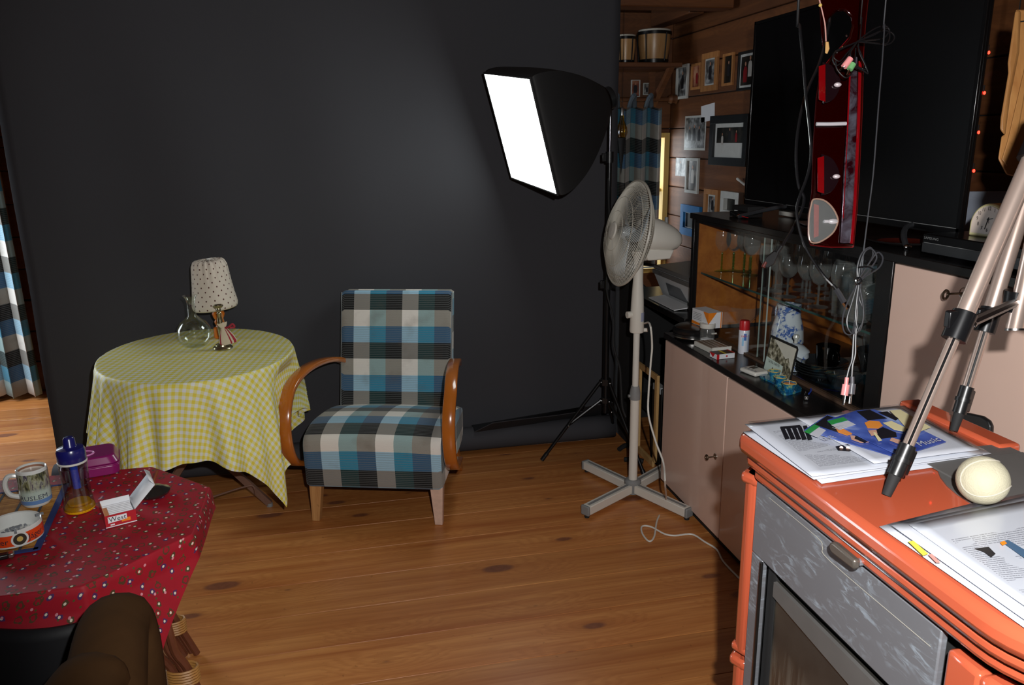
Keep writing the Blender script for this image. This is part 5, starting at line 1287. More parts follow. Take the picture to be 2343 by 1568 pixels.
# near corner tile (right edge of the frame)
def curve_panel(off, z0, z1, a0, a1, th):
    r = .10; x0, y0 = SA+.02, YA+.02; c = V((x0+r, y0+r)); P = []
    for i in range(11):
        a = pi+(pi/2)*(a0+(a1-a0)*i/10); P.append((c.x+(r-off)*cos(a), c.y+(r-off)*sin(a), z0))
    Q = [(c.x+(r-off-th)*cos(pi+(pi/2)*(a0+(a1-a0)*i/10)), c.y+(r-off-th)*sin(pi+(pi/2)*(a0+(a1-a0)*i/10)), z0) for i in range(10, -1, -1)]
    return MB().prism(P+Q, z1-z0, (0, 0, 1))
obj('corner_tile', curve_panel(.010, .50, SZ-.092, -.02, 1, .03), M_ter, st, bevel=.008)
obj('corner_tile', MB().bb((SA+.030, YA+.118, .50), (SA+.05, .620, SZ-.092)), M_ter, st, bevel=.006)
obj('corner_relief', curve_panel(.004, .52, SZ-.112, .18, .9, .008), M_ter, st, bevel=.004)
obj('corner_tile', curve_panel(.010, .10, .49, -.02, 1, .03), M_ter, st, bevel=.008)
obj('side_tile', MB().bb((SA+.12, YA+.03, .10), (SB, YA+.05, SZ-.092)), M_ter, st, bevel=.004)
obj('plinth', MB().bb((SA+.04, YA+.05, 0), (SB, YB-.02, .10)), M_ter, st, bevel=.004)
# black pan handle standing behind the stove
q = [AT(px, py, x=1.15) for px, py in ((2212, 1010), (2208, 950), (2215, 943), (2255, 952), (2270, 962), (2276, 975), (2275, 1000), (2272, 1030))]
cs_ = thing('coal_shovel', 'rounded black metal shovel standing upright between the stove and the sideboard', 'shovel', (1.15, (q[0].y+q[5].y)/2, 0))
obj('blade', MB().prism(q, .01, (-1, 0, 0)), M_black, cs_, bevel=.003)
yc_ = (q[0].y+q[5].y)/2; obj('shaft', MB().cyl((1.145, yc_, 0), (1.145, yc_, min(q[0].z, q[7].z)+.02), .008, n=10), M_black, cs_)
# tennis ball
M_ball = mat('pale_felt', lin(176, 170, 146), .95, var=.07, vs=90, bump=.6, bs=500)
pb = AT(2248, 1103, d=.955)
bl_ = thing('tennis_ball', 'worn pale tennis ball lying on the stove hot plate', 'ball', (pb.x, pb.y, SZ+.0045))
obj('felt', MB().sphere((0, 0, .0295), .0295, 32), M_ball, bl_, local=True)
sm_ = []
for i in range(60):
    a = 2*pi*i/60; A_, B_ = .75, .25
    x = A_*sin(a)+B_*sin(3*a); y = A_*cos(a)-B_*cos(3*a); z = 2*sqrt(A_*B_)*cos(2*a); d_ = V((x, y, z)).normalized()
    sm_.append(V((0, 0, .0295))+(Euler((1.1, .5, .9)).to_matrix()@d_)*.0296)
obj('seam', MB().tube(sm_, .0009, 5, 0, True), mat('seam_white', lin(178, 172, 158), .8), bl_, local=True)
# ---- paper stacks
k = NT('printed_page'); uvn = k.n('ShaderNodeSeparateXYZ', {0: k.vec('UV')}); u_, vv = uvn.outputs[0], uvn.outputs[1]
ln = k.math('FRACT', k.math('MULTIPLY', vv, 62)); lm = k.math('LESS_THAN', ln, .42)
ww = k.n('ShaderNodeCombineXYZ', {0: k.math('MULTIPLY', u_, 95), 1: k.math('FLOOR', k.math('MULTIPLY', vv, 62)), 2: 0.0}).outputs[0]
wn = k.math('GREATER_THAN', k.noise(ww, 1, 1), .42)
blk = k.math('MULTIPLY', k.math('GREATER_THAN', u_, .1), k.math('LESS_THAN', u_, .9))
blv = k.math('MULTIPLY', k.math('GREATER_THAN', vv, .12), k.math('LESS_THAN', vv, .80))
para = k.math('GREATER_THAN', k.noise(k.n('ShaderNodeCombineXYZ', {0: k.math('MULTIPLY', u_, 1.7), 1: k.math('MULTIPLY', vv, 4.5), 2: 0.0}).outputs[0], 1.3, 1), .44)
mk = k.math('MULTIPLY', k.math('MULTIPLY', lm, wn), k.math('MULTIPLY', k.math('MULTIPLY', blk, blv), para))
k.col(k.mix(k.math('MULTIPLY', mk, .55), lin(186, 190, 200), lin(58, 60, 72))); k.set(Roughness=.25, Coat_Weight=.5, Coat_Roughness=.12); M_page = k.m
M_blank = mat('blank_page', lin(186, 189, 198), .35, var=.03, vs=6); M_slv = glass('plastic_sleeve', (.93, .94, .96), gl=.08, edge=.4, rough=.12)
def sheet(C, w, h, ang, z, mt, nm, parent=None, wave=.0012, seed=0, lab=None):
    e = V((cos(ang), sin(ang), 0)); f = V((-sin(ang), cos(ang), 0))
    def fn(u, v): return (V((C[0], C[1], z))+e*((u-.5)*w)+f*((v-.5)*h)+V((0, 0, wave*(sin(u*5+seed)+sin(v*4+seed*2)+1.2)*.5)), (u, v))
    return obj(nm, MB().grid(fn, 10, 10), mt, parent, solid=.0006, sharp=180)
def quadsheet(c, z, mt, nm, parent, wave=.001, seed=0, lab=None):
    """c = pixel corners of the sheet: far-left, far-right, near-right, near-left on the stove top"""
    q = [AT(px, py, z=z) for px, py in c]
    def fn(u, v): return (q[3].lerp(q[2], u).lerp(q[0].lerp(q[1], u), v)+V((0, 0, wave*(sin(u*5+seed)+sin(v*4+seed*2)+1.2)*.5)), (u, v))
    return obj(nm, MB().grid(fn, 12, 12), mt, parent, solid=.0006, sharp=180, lab=lab)
pk = thing('paper_stack', 'stack of printed sheets in plastic sleeves at the far end of the stove', 'papers', (.75, .95, SZ+.001))
z = SZ+.002
quadsheet([(1707, 972), (2070, 928), (2262, 1052), (1880, 1108)], z, M_blank, 'sheet', pk)
quadsheet([(1700, 990), (2052, 934), (2268, 1040), (1862, 1100)], z+.0022, M_blank, 'sheet', pk, seed=1)
quadsheet([(1712, 966), (2058, 926), (2262, 1036), (1872, 1090)], z+.0044, M_slv, 'plastic_sleeve', pk, seed=3)
quadsheet([(1704, 973), (2040, 934), (2250, 1040), (1858, 1092)], z+.0066, M_page, 'printed_page', pk, seed=2)
q = quadsheet([(1822, 956), (2056, 930), (2240, 1032), (2000, 1062)], z+.0092, M_blank, 'sheet', pk, seed=4)
zz = z+.0118
M_sky = NT('flyer_blue'); nn = M_sky.noise(M_sky.vec(), 14, 3); M_sky.col(M_sky.ramp(nn, [(.35, lin(44, 62, 140)), (.6, lin(84, 108, 190)), (.72, lin(160, 180, 226))])); M_sky.set(Roughness=.2, Coat_Weight=.6); M_sky = M_sky.m
M_gr = mat('flyer_green', lin(44, 140, 70), .3); M_blk = mat('flyer_black', lin(26, 26, 32), .3); M_gtr = mat('guitar_orange', lin(222, 140, 60), .3); M_hand = mat('flyer_skin', lin(196, 152, 132), .4); M_crm = mat('flyer_cream', lin(214, 204, 160), .4)
def flat(nm, c, z, mt, par, th=.0003):
    return obj(nm, MB().prism([AT(px, py, z=z) for px, py in c], th, (0, 0, 1)), mt, par)
def flyer(lb, base, green, extra, z, grp='blue concert flyers on the paper stack'):
    t = thing('concert_flyer', lb, 'flyer', tuple(AT(*base[0], z=z)), 0, grp)
    flat('card', base, z, M_sky, t, .0006)
    flat('green_corner', green, z+.0007, M_gr, t)
    for i, (nm, c, mt) in enumerate(extra): flat(nm, c, z+.0008+.00025*(i+1), mt, t)
    return t
f1 = flyer('left blue flyer with a guitar and a green corner tab, lower of the two', [(1840, 985), (1893, 950), (1930, 962), (2052, 1032), (2042, 1045)], [(1840, 988), (1868, 968), (1880, 974), (1852, 993)],
      [('black_sky', [(1864, 972), (1893, 951), (1955, 975), (1918, 990)], M_blk), ('white_box', [(1852, 994), (1874, 978), (1890, 985), (1872, 1002)], M_blank),
       ('guitar_body', [(1910, 978), (1925, 976), (1945, 985), (1950, 994), (1938, 997), (1918, 990)], M_gtr), ('arm', [(1945, 996), (1975, 1002), (1990, 1012), (1970, 1014), (1948, 1006)], M_hand), ('shirt', [(1960, 992), (1988, 1010), (1978, 1014), (1955, 1004)], M_blk)], zz)
f2 = flyer('right blue flyer with an orange guitar and black shirt, upper of the two', [(1893, 962), (1960, 940), (2000, 938), (2040, 950), (2165, 1012), (2060, 1045), (1985, 1010)], [(1893, 964), (1930, 955), (1940, 962), (1902, 972)],
      [('black_corner', [(1960, 942), (1990, 938), (2030, 958), (1985, 962)], M_blk), ('white_box', [(1902, 973), (1940, 963), (1958, 972), (1922, 984)], M_blank),
       ('guitar_body', [(1978, 968), (1990, 963), (2012, 965), (2020, 975), (2010, 981), (1985, 980)], M_gtr), ('shirt', [(1990, 990), (2020, 978), (2050, 990), (2052, 1000), (2010, 1005)], M_blk),
       ('arm', [(2020, 968), (2040, 964), (2075, 980), (2070, 988), (2046, 984)], M_crm), ('arm', [(1986, 986), (2005, 984), (2008, 994), (1994, 998)], M_hand), ('arm', [(2040, 1002), (2062, 1008), (2056, 1016), (2036, 1008)], M_hand),
       ('guitar_neck', [(1998, 990), (2003, 990), (2018, 1008), (2010, 1010)], M_crm), ('cream_panel', [(2036, 940), (2060, 938), (2130, 978), (2100, 990), (2074, 980), (2056, 960)], M_crm), ('black_panel', [(2010, 944), (2030, 942), (2056, 958), (2050, 962)], M_blk)], zz+.0028)
def writ(s, size, px, py, z, ang, par, mt, shear=0, sx=1, nm='lettering'):
    q = text_mb(s, size, AT(px, py, z=z), (cos(ang), sin(ang), 0), (-sin(ang), cos(ang), 0), shear=shear, sx=sx); return obj(nm, q, mt, par)
writ('Music', .020, 2122, 1012, zz+.0052, radians(-165+180), f2, M_blank, .4)
writ('LIVE', .017, 1925, 978, zz+.0052, radians(20), f2, M_blank, sx=.9)
writ('LIVE', .015, 1895, 1003, zz+.0014, radians(14), f1, M_blank, sx=.9)
# zebra-legs picture, small logo on the printed page
for i in range(5):
    x0 = 1785+i*13; flat('picture', [(x0, 979-i), (x0+9, 978-i), (x0+22, 1004+i*.5), (x0+12, 1006+i*.5)], z+.0094, M_blk, pk)
flat('picture', [(1785, 977), (1830, 973), (1834, 978), (1788, 982)], z+.0098, M_blk, pk)
flat('logo', [(1912, 1022), (1940, 1017), (1955, 1026), (1944, 1033), (1918, 1031)], z+.0094, M_blk, pk)
for (px, py) in ((1925, 1025), (1940, 1026)): obj('logo_dot', MB().cyl(AT(px, py, z=z+.0096), AT(px, py, z=z+.0100), .0025, n=10), M_hand, pk)
# right-hand magazine stack
pk2 = thing('magazine_stack', 'stack of loose magazines and printed sheets at the near end of the stove', 'papers', (.7, .62, SZ+.001))
quadsheet([(2012, 1206), (2420, 1105), (2800, 1500), (2395, 1475)], z, M_blank, 'sheet', pk2)
quadsheet([(2030, 1200), (2420, 1112), (2800, 1490), (2375, 1440)], z+.0022, M_slv, 'plastic_sleeve', pk2)
quadsheet([(2040, 1206), (2430, 1118), (2800, 1480), (2380, 1445)], z+.0044, M_blank, 'sheet', pk2, seed=2)
quadsheet([(2080, 1203), (2430, 1128), (2790, 1480), (2430, 1450)], z+.0070, M_page, 'printed_page', pk2, seed=1)
flat('yellow_tab', [(2078, 1240), (2090, 1238), (2124, 1268), (2112, 1272)], z+.0062, mat('yellow_tab', lin(236, 214, 80), .4), pk2)
flat('pink_tab', [(2124, 1270), (2132, 1268), (2152, 1288), (2142, 1288)], z+.0062, mat('pink_tab', lin(226, 150, 140), .4), pk2)
flat('picture', [(2230, 1256), (2262, 1252), (2278, 1268), (2268, 1276), (2252, 1264)], z+.0098, M_blk, pk2)
flat('picture', [(2292, 1240), (2306, 1236), (2380, 1280), (2370, 1296)], z+.0098, mat('print_blue', lin(64, 92, 120), .4), pk2)
flat('picture', [(2288, 1242), (2298, 1238), (2304, 1244), (2294, 1249)], z+.0101, M_or, pk2)
# ------------------------------------------------------------------ CAMERA TRIPOD standing on the stove
M_champ = mat('champagne_aluminium', lin(206, 184, 172), .3, .75, var=.04)
APX = V((1.02, .70, 1.62))
fA = AT(2028, 1134, z=SZ+.001); fB = AT(2182, 986, z=SZ+.001+.006)
tp = thing('camera_tripod', 'champagne coloured camera tripod standing on the stove among the papers', 'tripod', tuple((fA+fB)/2))
def tleg(foot, up_, lw):
    e = (up_-foot).normalized(); mid = foot+e*lw; sd = e.cross(V((0, 1, 0))).normalized()
    l_ = obj('leg', MB().cyl(mid-e*.01, up_, .0115, n=18), M_champ, tp)
    obj('lower_section', MB().cyl(foot+e*.03, mid+e*.02, .0072, n=14), M_champ, l_)
    obj('groove', MB().cyl(foot+e*.03+V((-.0052, -.0052, 0)), mid+V((-.0052, -.0052, 0)), .0018, n=6), M_black, l_)
    obj('leg_lock', MB().cyl(mid-e*.022, mid+e*.016, .0150, n=12), M_blackM, l_)
    obj('lock_lever', MB().box(mid+sd*.016, (.014, .010, .022)), M_blackM, l_, bevel=.002)
    obj('foot_clamp', MB().cyl(foot+e*.028, foot+e*.070, .0100, n=10), M_black, l_)
    obj('clamp_ring', MB().cyl(foot+e*.046, foot+e*.052, .0118, n=10), M_black, l_)
    obj('clamp_lever', MB().box(foot+e*.050-sd*.0105, (.008, .012, .034), e.to_track_quat('Z', 'Y').to_matrix()), M_black, l_, bevel=.002)
    obj('rubber_foot', MB().cyl(foot, foot+e*.030, .0058, .0078, n=10), M_matt, l_)
    return mid
def along(foot, px, py, L):
    """point on the sight line of (px,py) at distance L from the foot, farther side"""
    r = ray(px, py); best = None
    for i in range(400):
        q = CAM+r*(.6+i*.002)
        dd = abs((q-foot).length-L)
        if q.z > foot.z and (best is None or dd < best[0]-1e-4): best = (dd, q)
    return best[1]
upA = along(fA, 2345, 400, .50)
upA = CAM+ray(2345, 400)*(.99)
upB = CAM+ray(2345, 462)*(1.17)
eA = (upA-fA).normalized(); eB = (upB-fB).normalized()
def lenat(foot, up_, px, py):
    e = (up_-foot); best = min(range(200), key=lambda i: ((foot+e*(i/200))-CAM).normalized().cross(ray(px, py).normalized()).length); return e.length*best/200
LA = lenat(fA, upA, 2193, 742); LB = lenat(fB, upB, 2270, 730)
mA = tleg(fA, fA+eA*.62, LA); mB = tleg(fB, fB+eB*.56, LB)
cc_ = CAM+ray(2328, 690)*1.14
obj('centre_column', MB().cyl(CAM+ray(2322, 752)*1.14, CAM+ray(2322, 752)*1.14+V((.035, .0, .42)), .012, n=18), M_champ, tp)
obj('column_end', MB().cyl(CAM+ray(2322, 757)*1.14, CAM+ray(2322, 752)*1.14, .0128, n=18), M_steel, tp)
obj('spreader_hub', MB().cyl(cc_+V((0, 0, -.014)), cc_+V((0, 0, .016)), .019, n=12), M_blackM, tp)
obj('spreader_arm', MB().cyl(mA+V((.012, 0, 0)), cc_, .0065, n=8), M_blackM, tp)
obj('spreader_arm', MB().cyl(mB, cc_, .0065, n=8), M_blackM, tp)
fC = V((1.10, .55, SZ+.001)); fC = V((.905, .52, SZ+.001))
mC = tleg(fC, cc_+V((.03, -.05, .36)), .25); obj('spreader_arm', MB().cyl(mC, cc_, .0065, n=8), M_blackM, tp)
obj('pivot', MB().sphere(mA+V((.014, -.006, 0)), .0045, 10), M_chrome, tp)
obj('black_crown', MB().cyl(upA+eA*.02, upA+eA*.10, .017, n=14), M_blackM, tp)
# ------------------------------------------------------------------ HANGING WOODEN CARVING
def px3(c, d): return [CAM+ray(px, py)*d for px, py in c]
M_carv = pine('carved_wood', lin(190, 140, 84), lin(160, 106, 56), 2, False, 1.2, .4, world=False)
t = thing('wooden_ornament', 'long carved pale wooden piece hanging at the right edge by the tripod', 'ornament', tuple(CAM+ray(2320, 400)*1.5))
n_ = (CAM-(CAM+ray(2320, 220)*1.5)).normalized()
obj('carved_board', MB().prism(px3(((2324, 24), (2350, 24), (2400, 60), (2400, 330), (2350, 402), (2330, 404), (2303, 398), (2284, 362), (2292, 310), (2300, 308), (2318, 160)), 1.50), .022, n_), M_carv, t, bevel=.006)
obj('curved_slat', MB().prism(px3(((2323, 25), (2336, 25), (2332, 120), (2312, 220), (2300, 310), (2288, 296), (2290, 270), (2307, 168), (2306, 145)), 1.478), .020, n_), M_carv, t, bevel=.007)
obj('grooved_rail', MB().prism(px3(((2350, 130), (2360, 130), (2330, 300), (2304, 380), (2292, 365), (2306, 320)), 1.474), .006, n_), M_carv, t, bevel=.002)
p_ = CAM+ray(2332, 24)*1.5
obj('string', MB().cyl(p_, (p_.x, p_.y, ZC), .0012, n=5), M_black, t)
obj('band', MB().tube(px3(((2322, 46), (2334, 49), (2346, 48)), 1.472), .0012, 5), M_matt, t)
# ------------------------------------------------------------------ HANGING RED CAR TAIL LIGHT
M_lens = glass('red_lens', (.46, .02, .035), gl=.06, edge=.5, rough=.08)
M_lens2 = mat('red_lens_solid', lin(120, 6, 14), .08, var=.3, vs=14, coat=1)
M_refl = mat('reflector_dark', lin(60, 8, 12), .12, .6, var=.3)
k = NT('foggy_chrome_red'); nn = k.noise(k.vec(), 30, 4, .6, .8); k.col(k.mix(k.ramp(nn, [(.4, 0), (.65, 1)]), lin(60, 8, 20), lin(130, 126, 142))); k.set(Roughness=.22, Metallic=.7); M_foggy = k.m
D = 1.50
tl = thing('car_tail_light', 'long red car tail light hanging on cables in front of the television', 'tail light', tuple(CAM+ray(1905, 565)*D))
nT = (CAM-(CAM+ray(1910, 300)*D)).normalized()
out = [(1990, -30), (1980, 60), (1976, 120), (1973, 250), (1967, 380), (1961, 480), (1953, 563), (1900, 563), (1854, 558), (1848, 535), (1849, 490), (1857, 440), (1861, 330), (1867, 230), (1874, 182), (1886, 152), (1905, 128), (1925, 108), (1942, 88), (1949, 62), (1946, 40), (1932, 26), (1914, 27), (1896, 44), (1888, 60), (1882, 110), (1878, 60), (1872, -30)]
obj('housing', MB().prism(px3(out, D+.045), .030, nT), mat('housing_red', lin(140, 20, 30), .3, var=.2), tl, bevel=.003)
obj('outer_lens', MB().prism(px3(out, D), .012, nT), M_lens, tl, bevel=.004)
obj('side_strip', MB().prism(px3(((1948, 130), (1962, 130), (1961, 250), (1956, 400), (1946, 556), (1922, 556), (1930, 400), (1940, 250)), D-.010), .006, nT), M_foggy, tl, bevel=.002)
obj('edge_ridge', MB().tube(px3(((1968, 140), (1965, 260), (1960, 380), (1955, 480), (1948, 558)), D-.014), .0032, 8), M_lens2, tl)
obj('edge_ridge', MB().tube(px3(((1945, 165), (1941, 260), (1934, 400), (1929, 500)), D-.014), .0018, 6), M_lens2, tl)
for (cx_, cy_, rx, ry, mt) in ((1898, 190, 26, 48, M_refl), (1895, 400, 26, 48, M_refl)):
    pts = [(cx_-rx*.6, cy_-ry), (cx_+rx*.4, cy_-ry*.75), (cx_+rx, cy_), (cx_+rx*.4, cy_+ry*.75), (cx_-rx*.6, cy_+ry)]
    cxx = [(p.x, p.y) for p in catmull([(a, b, 0) for a, b in pts], 5)]
    r_ = obj('lamp_chamber', MB().prism(px3(cxx, D-.0125), .002, nT), mat('chamber_dark', lin(24, 10, 14), .15, coat=.6), tl, bevel=.0008)
    obj('lens_bar', MB().prism(px3(((cx_-rx*.95, cy_-ry*.8), (cx_-rx*.35, cy_-ry*.9), (cx_-rx*.35, cy_+ry*.9), (cx_-rx*.95, cy_+ry*.8)), D-.015), .002, nT), mat('lens_bright_red', lin(112, 4, 8), .1, coat=.8), r_, bevel=.001)
    obj('bulb', MB().sphere(CAM+ray(cx_+rx*.72, cy_+4)*(D-.018), .0055, 12, (1.4, 1, .8)), mat('bulb_metal', lin(240, 225, 230), .4, .4), r_)
M_brt = mat('bright_metal', lin(236, 232, 238), .38, .5)
obj('divider', MB().tube(px3(((1868, 284), (1900, 284), (1936, 283)), D-.018), .0035, 8), M_brt, tl)
obj('divider', MB().tube(px3(((1886, 507), (1908, 507)), D-.018), .0032, 8), M_brt, tl)
cw_ = [(1862, 456), (1884, 458), (1902, 472), (1914, 492), (1917, 508), (1908, 530), (1890, 546), (1868, 556), (1852, 548), (1851, 500), (1856, 470)]
cl_ = obj('reversing_lamp', MB().prism(px3(cw_, D-.0125), .004, nT), mat('reverse_reflector', lin(96, 100, 102), .3, .9, var=.25), tl, bevel=.002)
obj('clear_lens', MB().prism(px3(cw_, D-.022), .003, nT), M_glass, cl_)
obj('lens_rim', MB().tube(px3(cw_, D-.022), .0016, 6, 3, True), mat('rim_brown', lin(150, 120, 104), .3), cl_)
obj('lens_bar', MB().prism(px3(((1862, 466), (1874, 470), (1873, 540), (1862, 544)), D-.018), .002, nT), mat('prismatic', lin(140, 60, 56), .2, .3, var=.4, vs=300), cl_)
obj('bulb', MB().sphere(CAM+ray(1906, 507)*(D-.02), .0065, 12, (1.8, 1, .8)), M_brt, cl_)
for px, py, c in ((1937, 82, M_chrome), (1928, 109, M_gold), (1915, 120, M_chrome), (1878, 168, M_gold), (1968, 172, M_chrome), (1941, 488, M_chrome)): obj('screw', MB().sphere(CAM+ray(px, py)*(D-.012), .0022, 8), c, tl)
t_ = px3(((1868, -30), (1876, 4), (1884, 38), (1888, 60), (1890, 95)), D-.01)
obj('wire', MB().tube(t_, .0016, 5), mat('pink_wire', lin(190, 140, 130), .5), tl)
obj('connector', MB().prism(px3(((1889, 96), (1896, 96), (1898, 112), (1893, 124), (1888, 122)), D-.014), .006, nT), mat('cream_connector', lin(206, 160, 100), .5), tl, bevel=.001)
obj('yellow_pin', MB().sphere(CAM+ray(1877, 12)*(D-.012), .0035, 8), M_gold, tl)
p_ = CAM+ray(1872, -30)*(D-.01); obj('wire', MB().cyl(p_, (p_.x, p_.y, ZC), .0016, n=5), bpy.data.materials['pink_wire'], tl)
for px in (1895, 1960):
    p_ = CAM+ray(px, -25)*(D+.02); obj('hanging_wire', MB().cyl(p_, (p_.x, p_.y, ZC), .002, n=5), M_black, tl)
# ------------------------------------------------------------------ HANGING CABLES
M_cab = mat('cable_black', lin(18, 18, 20), .25, coat=.4); M_cabg = mat('cable_grey', lin(50, 51, 55), .35, coat=.3)
def hang(pts2, d, r, mt, nm, parent=None, top=True, n=6):
    P = [CAM+ray(a[0], a[1])*(a[2] if len(a) > 2 else d) for a in pts2]
    if top: P = [V((P[0].x, P[0].y, ZC))]+P
    return obj(nm, MB().tube(P, r, n, 5), mt, parent)
t = thing('usb_cable', 'shiny black cable with a silver plug hanging before the display glass', 'cable', tuple(CAM+ray(1940, 705)*1.42))
hang(((1828, -10), (1830, 60), (1838, 140), (1844, 220), (1852, 290), (1856, 350), (1848, 400), (1824, 470), (1828, 520), (1845, 570), (1880, 625), (1907, 655)), 1.42, .0026, M_cab, 'lead', t)
def seg(nm, a, b, r0, mt, par, d=1.42, r1=None, n=10): return obj(nm, MB().cyl(CAM+ray(*a)*d, CAM+ray(*b)*d, r0, r1, n=n), mt, par)
seg('strain_relief', (1906, 653), (1914, 663), .0035, M_black, t); seg('plug_body', (1913, 661), (1931, 692), .0055, M_cabg, t, n=6); seg('plug_tip', (1931, 692), (1940, 706), .0042, M_chrome, t, n=4)
t = thing('hdmi_cable', 'thin black cable ending in a wide dark plug before the glasses', 'cable', tuple(CAM+ray(1760, 600)*1.52))
hang(((1902, -10), (1896, 60), (1876, 140), (1850, 200), (1832, 260), (1822, 340), (1826, 420), (1840, 455), (1826, 500), (1795, 555), (1782, 572)), 1.52, .0028, M_cab, 'lead', t)
obj('plug', MB().prism([CAM+ray(a, b)*1.52 for a, b in ((1772, 572), (1784, 578), (1772, 603), (1757, 613), (1745, 607), (1752, 588))], .009, (-.5, -.8, 0)), M_black, t, bevel=.002)
seg('strain_relief', (1788, 564), (1777, 580), .0045, M_black, t, 1.516)
seg('plug_mouth', (1752, 600), (1746, 612), .004, mat('dark_red_plug', lin(80, 30, 24), .4), t, 1.515)
t = thing('audio_cable', 'long grey audio cable tied in a bundle with a pink and a grey jack', 'cable', tuple(CAM+ray(1935, 920)*1.36))
d0 = 1.36
hang(((2028, -10), (2024, 60), (2018, 150), (2012, 220), (2006, 300), (1998, 400), (1988, 480), (1978, 560), (1972, 620), (1964, 650)), d0, .0012, M_cabg, 'lead', t)
kn = (1963, 643)
for i, lp_ in enumerate((((1962, 640), (1962, 610), (1972, 580), (1990, 566), (1998, 580), (1990, 600), (1966, 636)), ((1966, 636), (1990, 600), (2008, 578), (2020, 590), (2012, 612), (1984, 630), (1966, 644)), ((1963, 640), (1970, 600), (1980, 575), (1995, 570), (2006, 590), (1990, 616), (1964, 644)),
    ((1964, 645), (1940, 690), (1928, 730), (1932, 760), (1948, 765), (1955, 740), (1964, 690), (1968, 645)), ((1963, 645), (1950, 690), (1938, 730), (1942, 755), (1955, 760), (1960, 700), (1970, 650)), ((1966, 645), (1960, 690), (1958, 730), (1966, 758), (1975, 730), (1975, 700), (1968, 660)), ((1966, 645), (1965, 680), (1976, 710), (1974, 735), (1960, 762), (1952, 765)))):
    hang(lp_, d0-.004*(i % 3), .0014, M_cabg, 'loop', t, top=False)
obj('tie', MB().tube([CAM+ray(a, b)*(d0-.012) for a, b in ((1958, 640), (1966, 636), (1970, 645), (1962, 650))], .0022, 6, 4, True), M_cab, t)
obj('tie', MB().tube([CAM+ray(a, b)*(d0-.012) for a, b in ((1964, 612), (1984, 610), (1996, 616), (1994, 622))], .0016, 6, 4), M_cab, t)
hang(((1964, 650), (1954, 760), (1950, 820), (1943, 842), (1937, 866)), d0, .0015, M_cabg, 'tail', t, top=False)
hang(((1964, 650), (1958, 770), (1957, 810), (1951, 835), (1949, 862)), d0, .0015, M_cabg, 'tail', t, top=False)
M_pnk = mat('pink_jack', lin(232, 150, 150), .35); M_jg = mat('grey_jack', lin(84, 84, 90), .35)
for nm, a, b, c, mt in (('jack', (1938, 864), (1936, 880), (1932, 905), M_pnk), ('jack', (1950, 862), (1950, 878), (1947, 902), M_jg)):
    j = obj(nm, MB().cyl(CAM+ray(*a)*d0, CAM+ray(*b)*d0, .0035, n=10), mt, t); obj('grip', MB().cyl(CAM+ray(*b)*d0, CAM+ray(*c)*d0, .0062, n=12), mt, j)
    e_ = (c[0]-b[0])*.1, 24; obj('pin', MB().cyl(CAM+ray(*c)*d0, CAM+ray(c[0]-3, c[1]+22)*d0, .0023, n=8), M_chrome, j)
t = thing('headset_cable', 'knotted black cable with a pink and a green jack draped over the red tail light', 'cable', tuple(CAM+ray(1940, 160)*1.44))
d0 = 1.44
hang(((1974, -10), (1972, 40), (1968, 92)), d0, .0012, M_cab, 'lead', t)
for i, lp_ in enumerate((((1962, 95), (1985, 76), (2010, 62), (2028, 60), (2034, 72), (2020, 88), (1990, 92), (1962, 95)), ((1962, 95), (1990, 82), (2020, 70), (2042, 76), (2046, 90), (2030, 102), (2000, 98), (1962, 94)), ((1964, 94), (2000, 80), (2030, 64), (2036, 80), (2028, 100), (1990, 98), (1962, 96)),
    ((1962, 96), (1930, 108), (1912, 118), (1908, 132), (1922, 140), (1938, 122), (1958, 100)), ((1960, 96), (1925, 112), (1906, 126), (1912, 150), (1934, 136), (1950, 110)), ((1960, 98), (1940, 130), (1950, 150), (1972, 160), (1986, 168), (1980, 150), (1966, 120), (1964, 100)), ((1958, 100), (1946, 124), (1960, 150), (1982, 158), (1972, 128), (1962, 104)), ((1912, 140), (1916, 160), (1935, 178), (1950, 165), (1956, 140), (1958, 110)))):
    hang(lp_, d0-.004*(i % 3), .0013, M_cab, 'loop', t, top=False)
for a, b, c, mt in (((1946, 134), (1931, 153), (1921, 161), M_pnk), ((1952, 146), (1944, 159), (1938, 172), mat('green_jack', lin(110, 168, 110), .35))):
    j = obj('jack', MB().cyl(CAM+ray(*a)*(d0-.02), CAM+ray(*b)*(d0-.02), .0058, n=12), mt, t); obj('pin', MB().cyl(CAM+ray(*b)*(d0-.02), CAM+ray(*c)*(d0-.02), .0022, n=8), M_chrome, j)
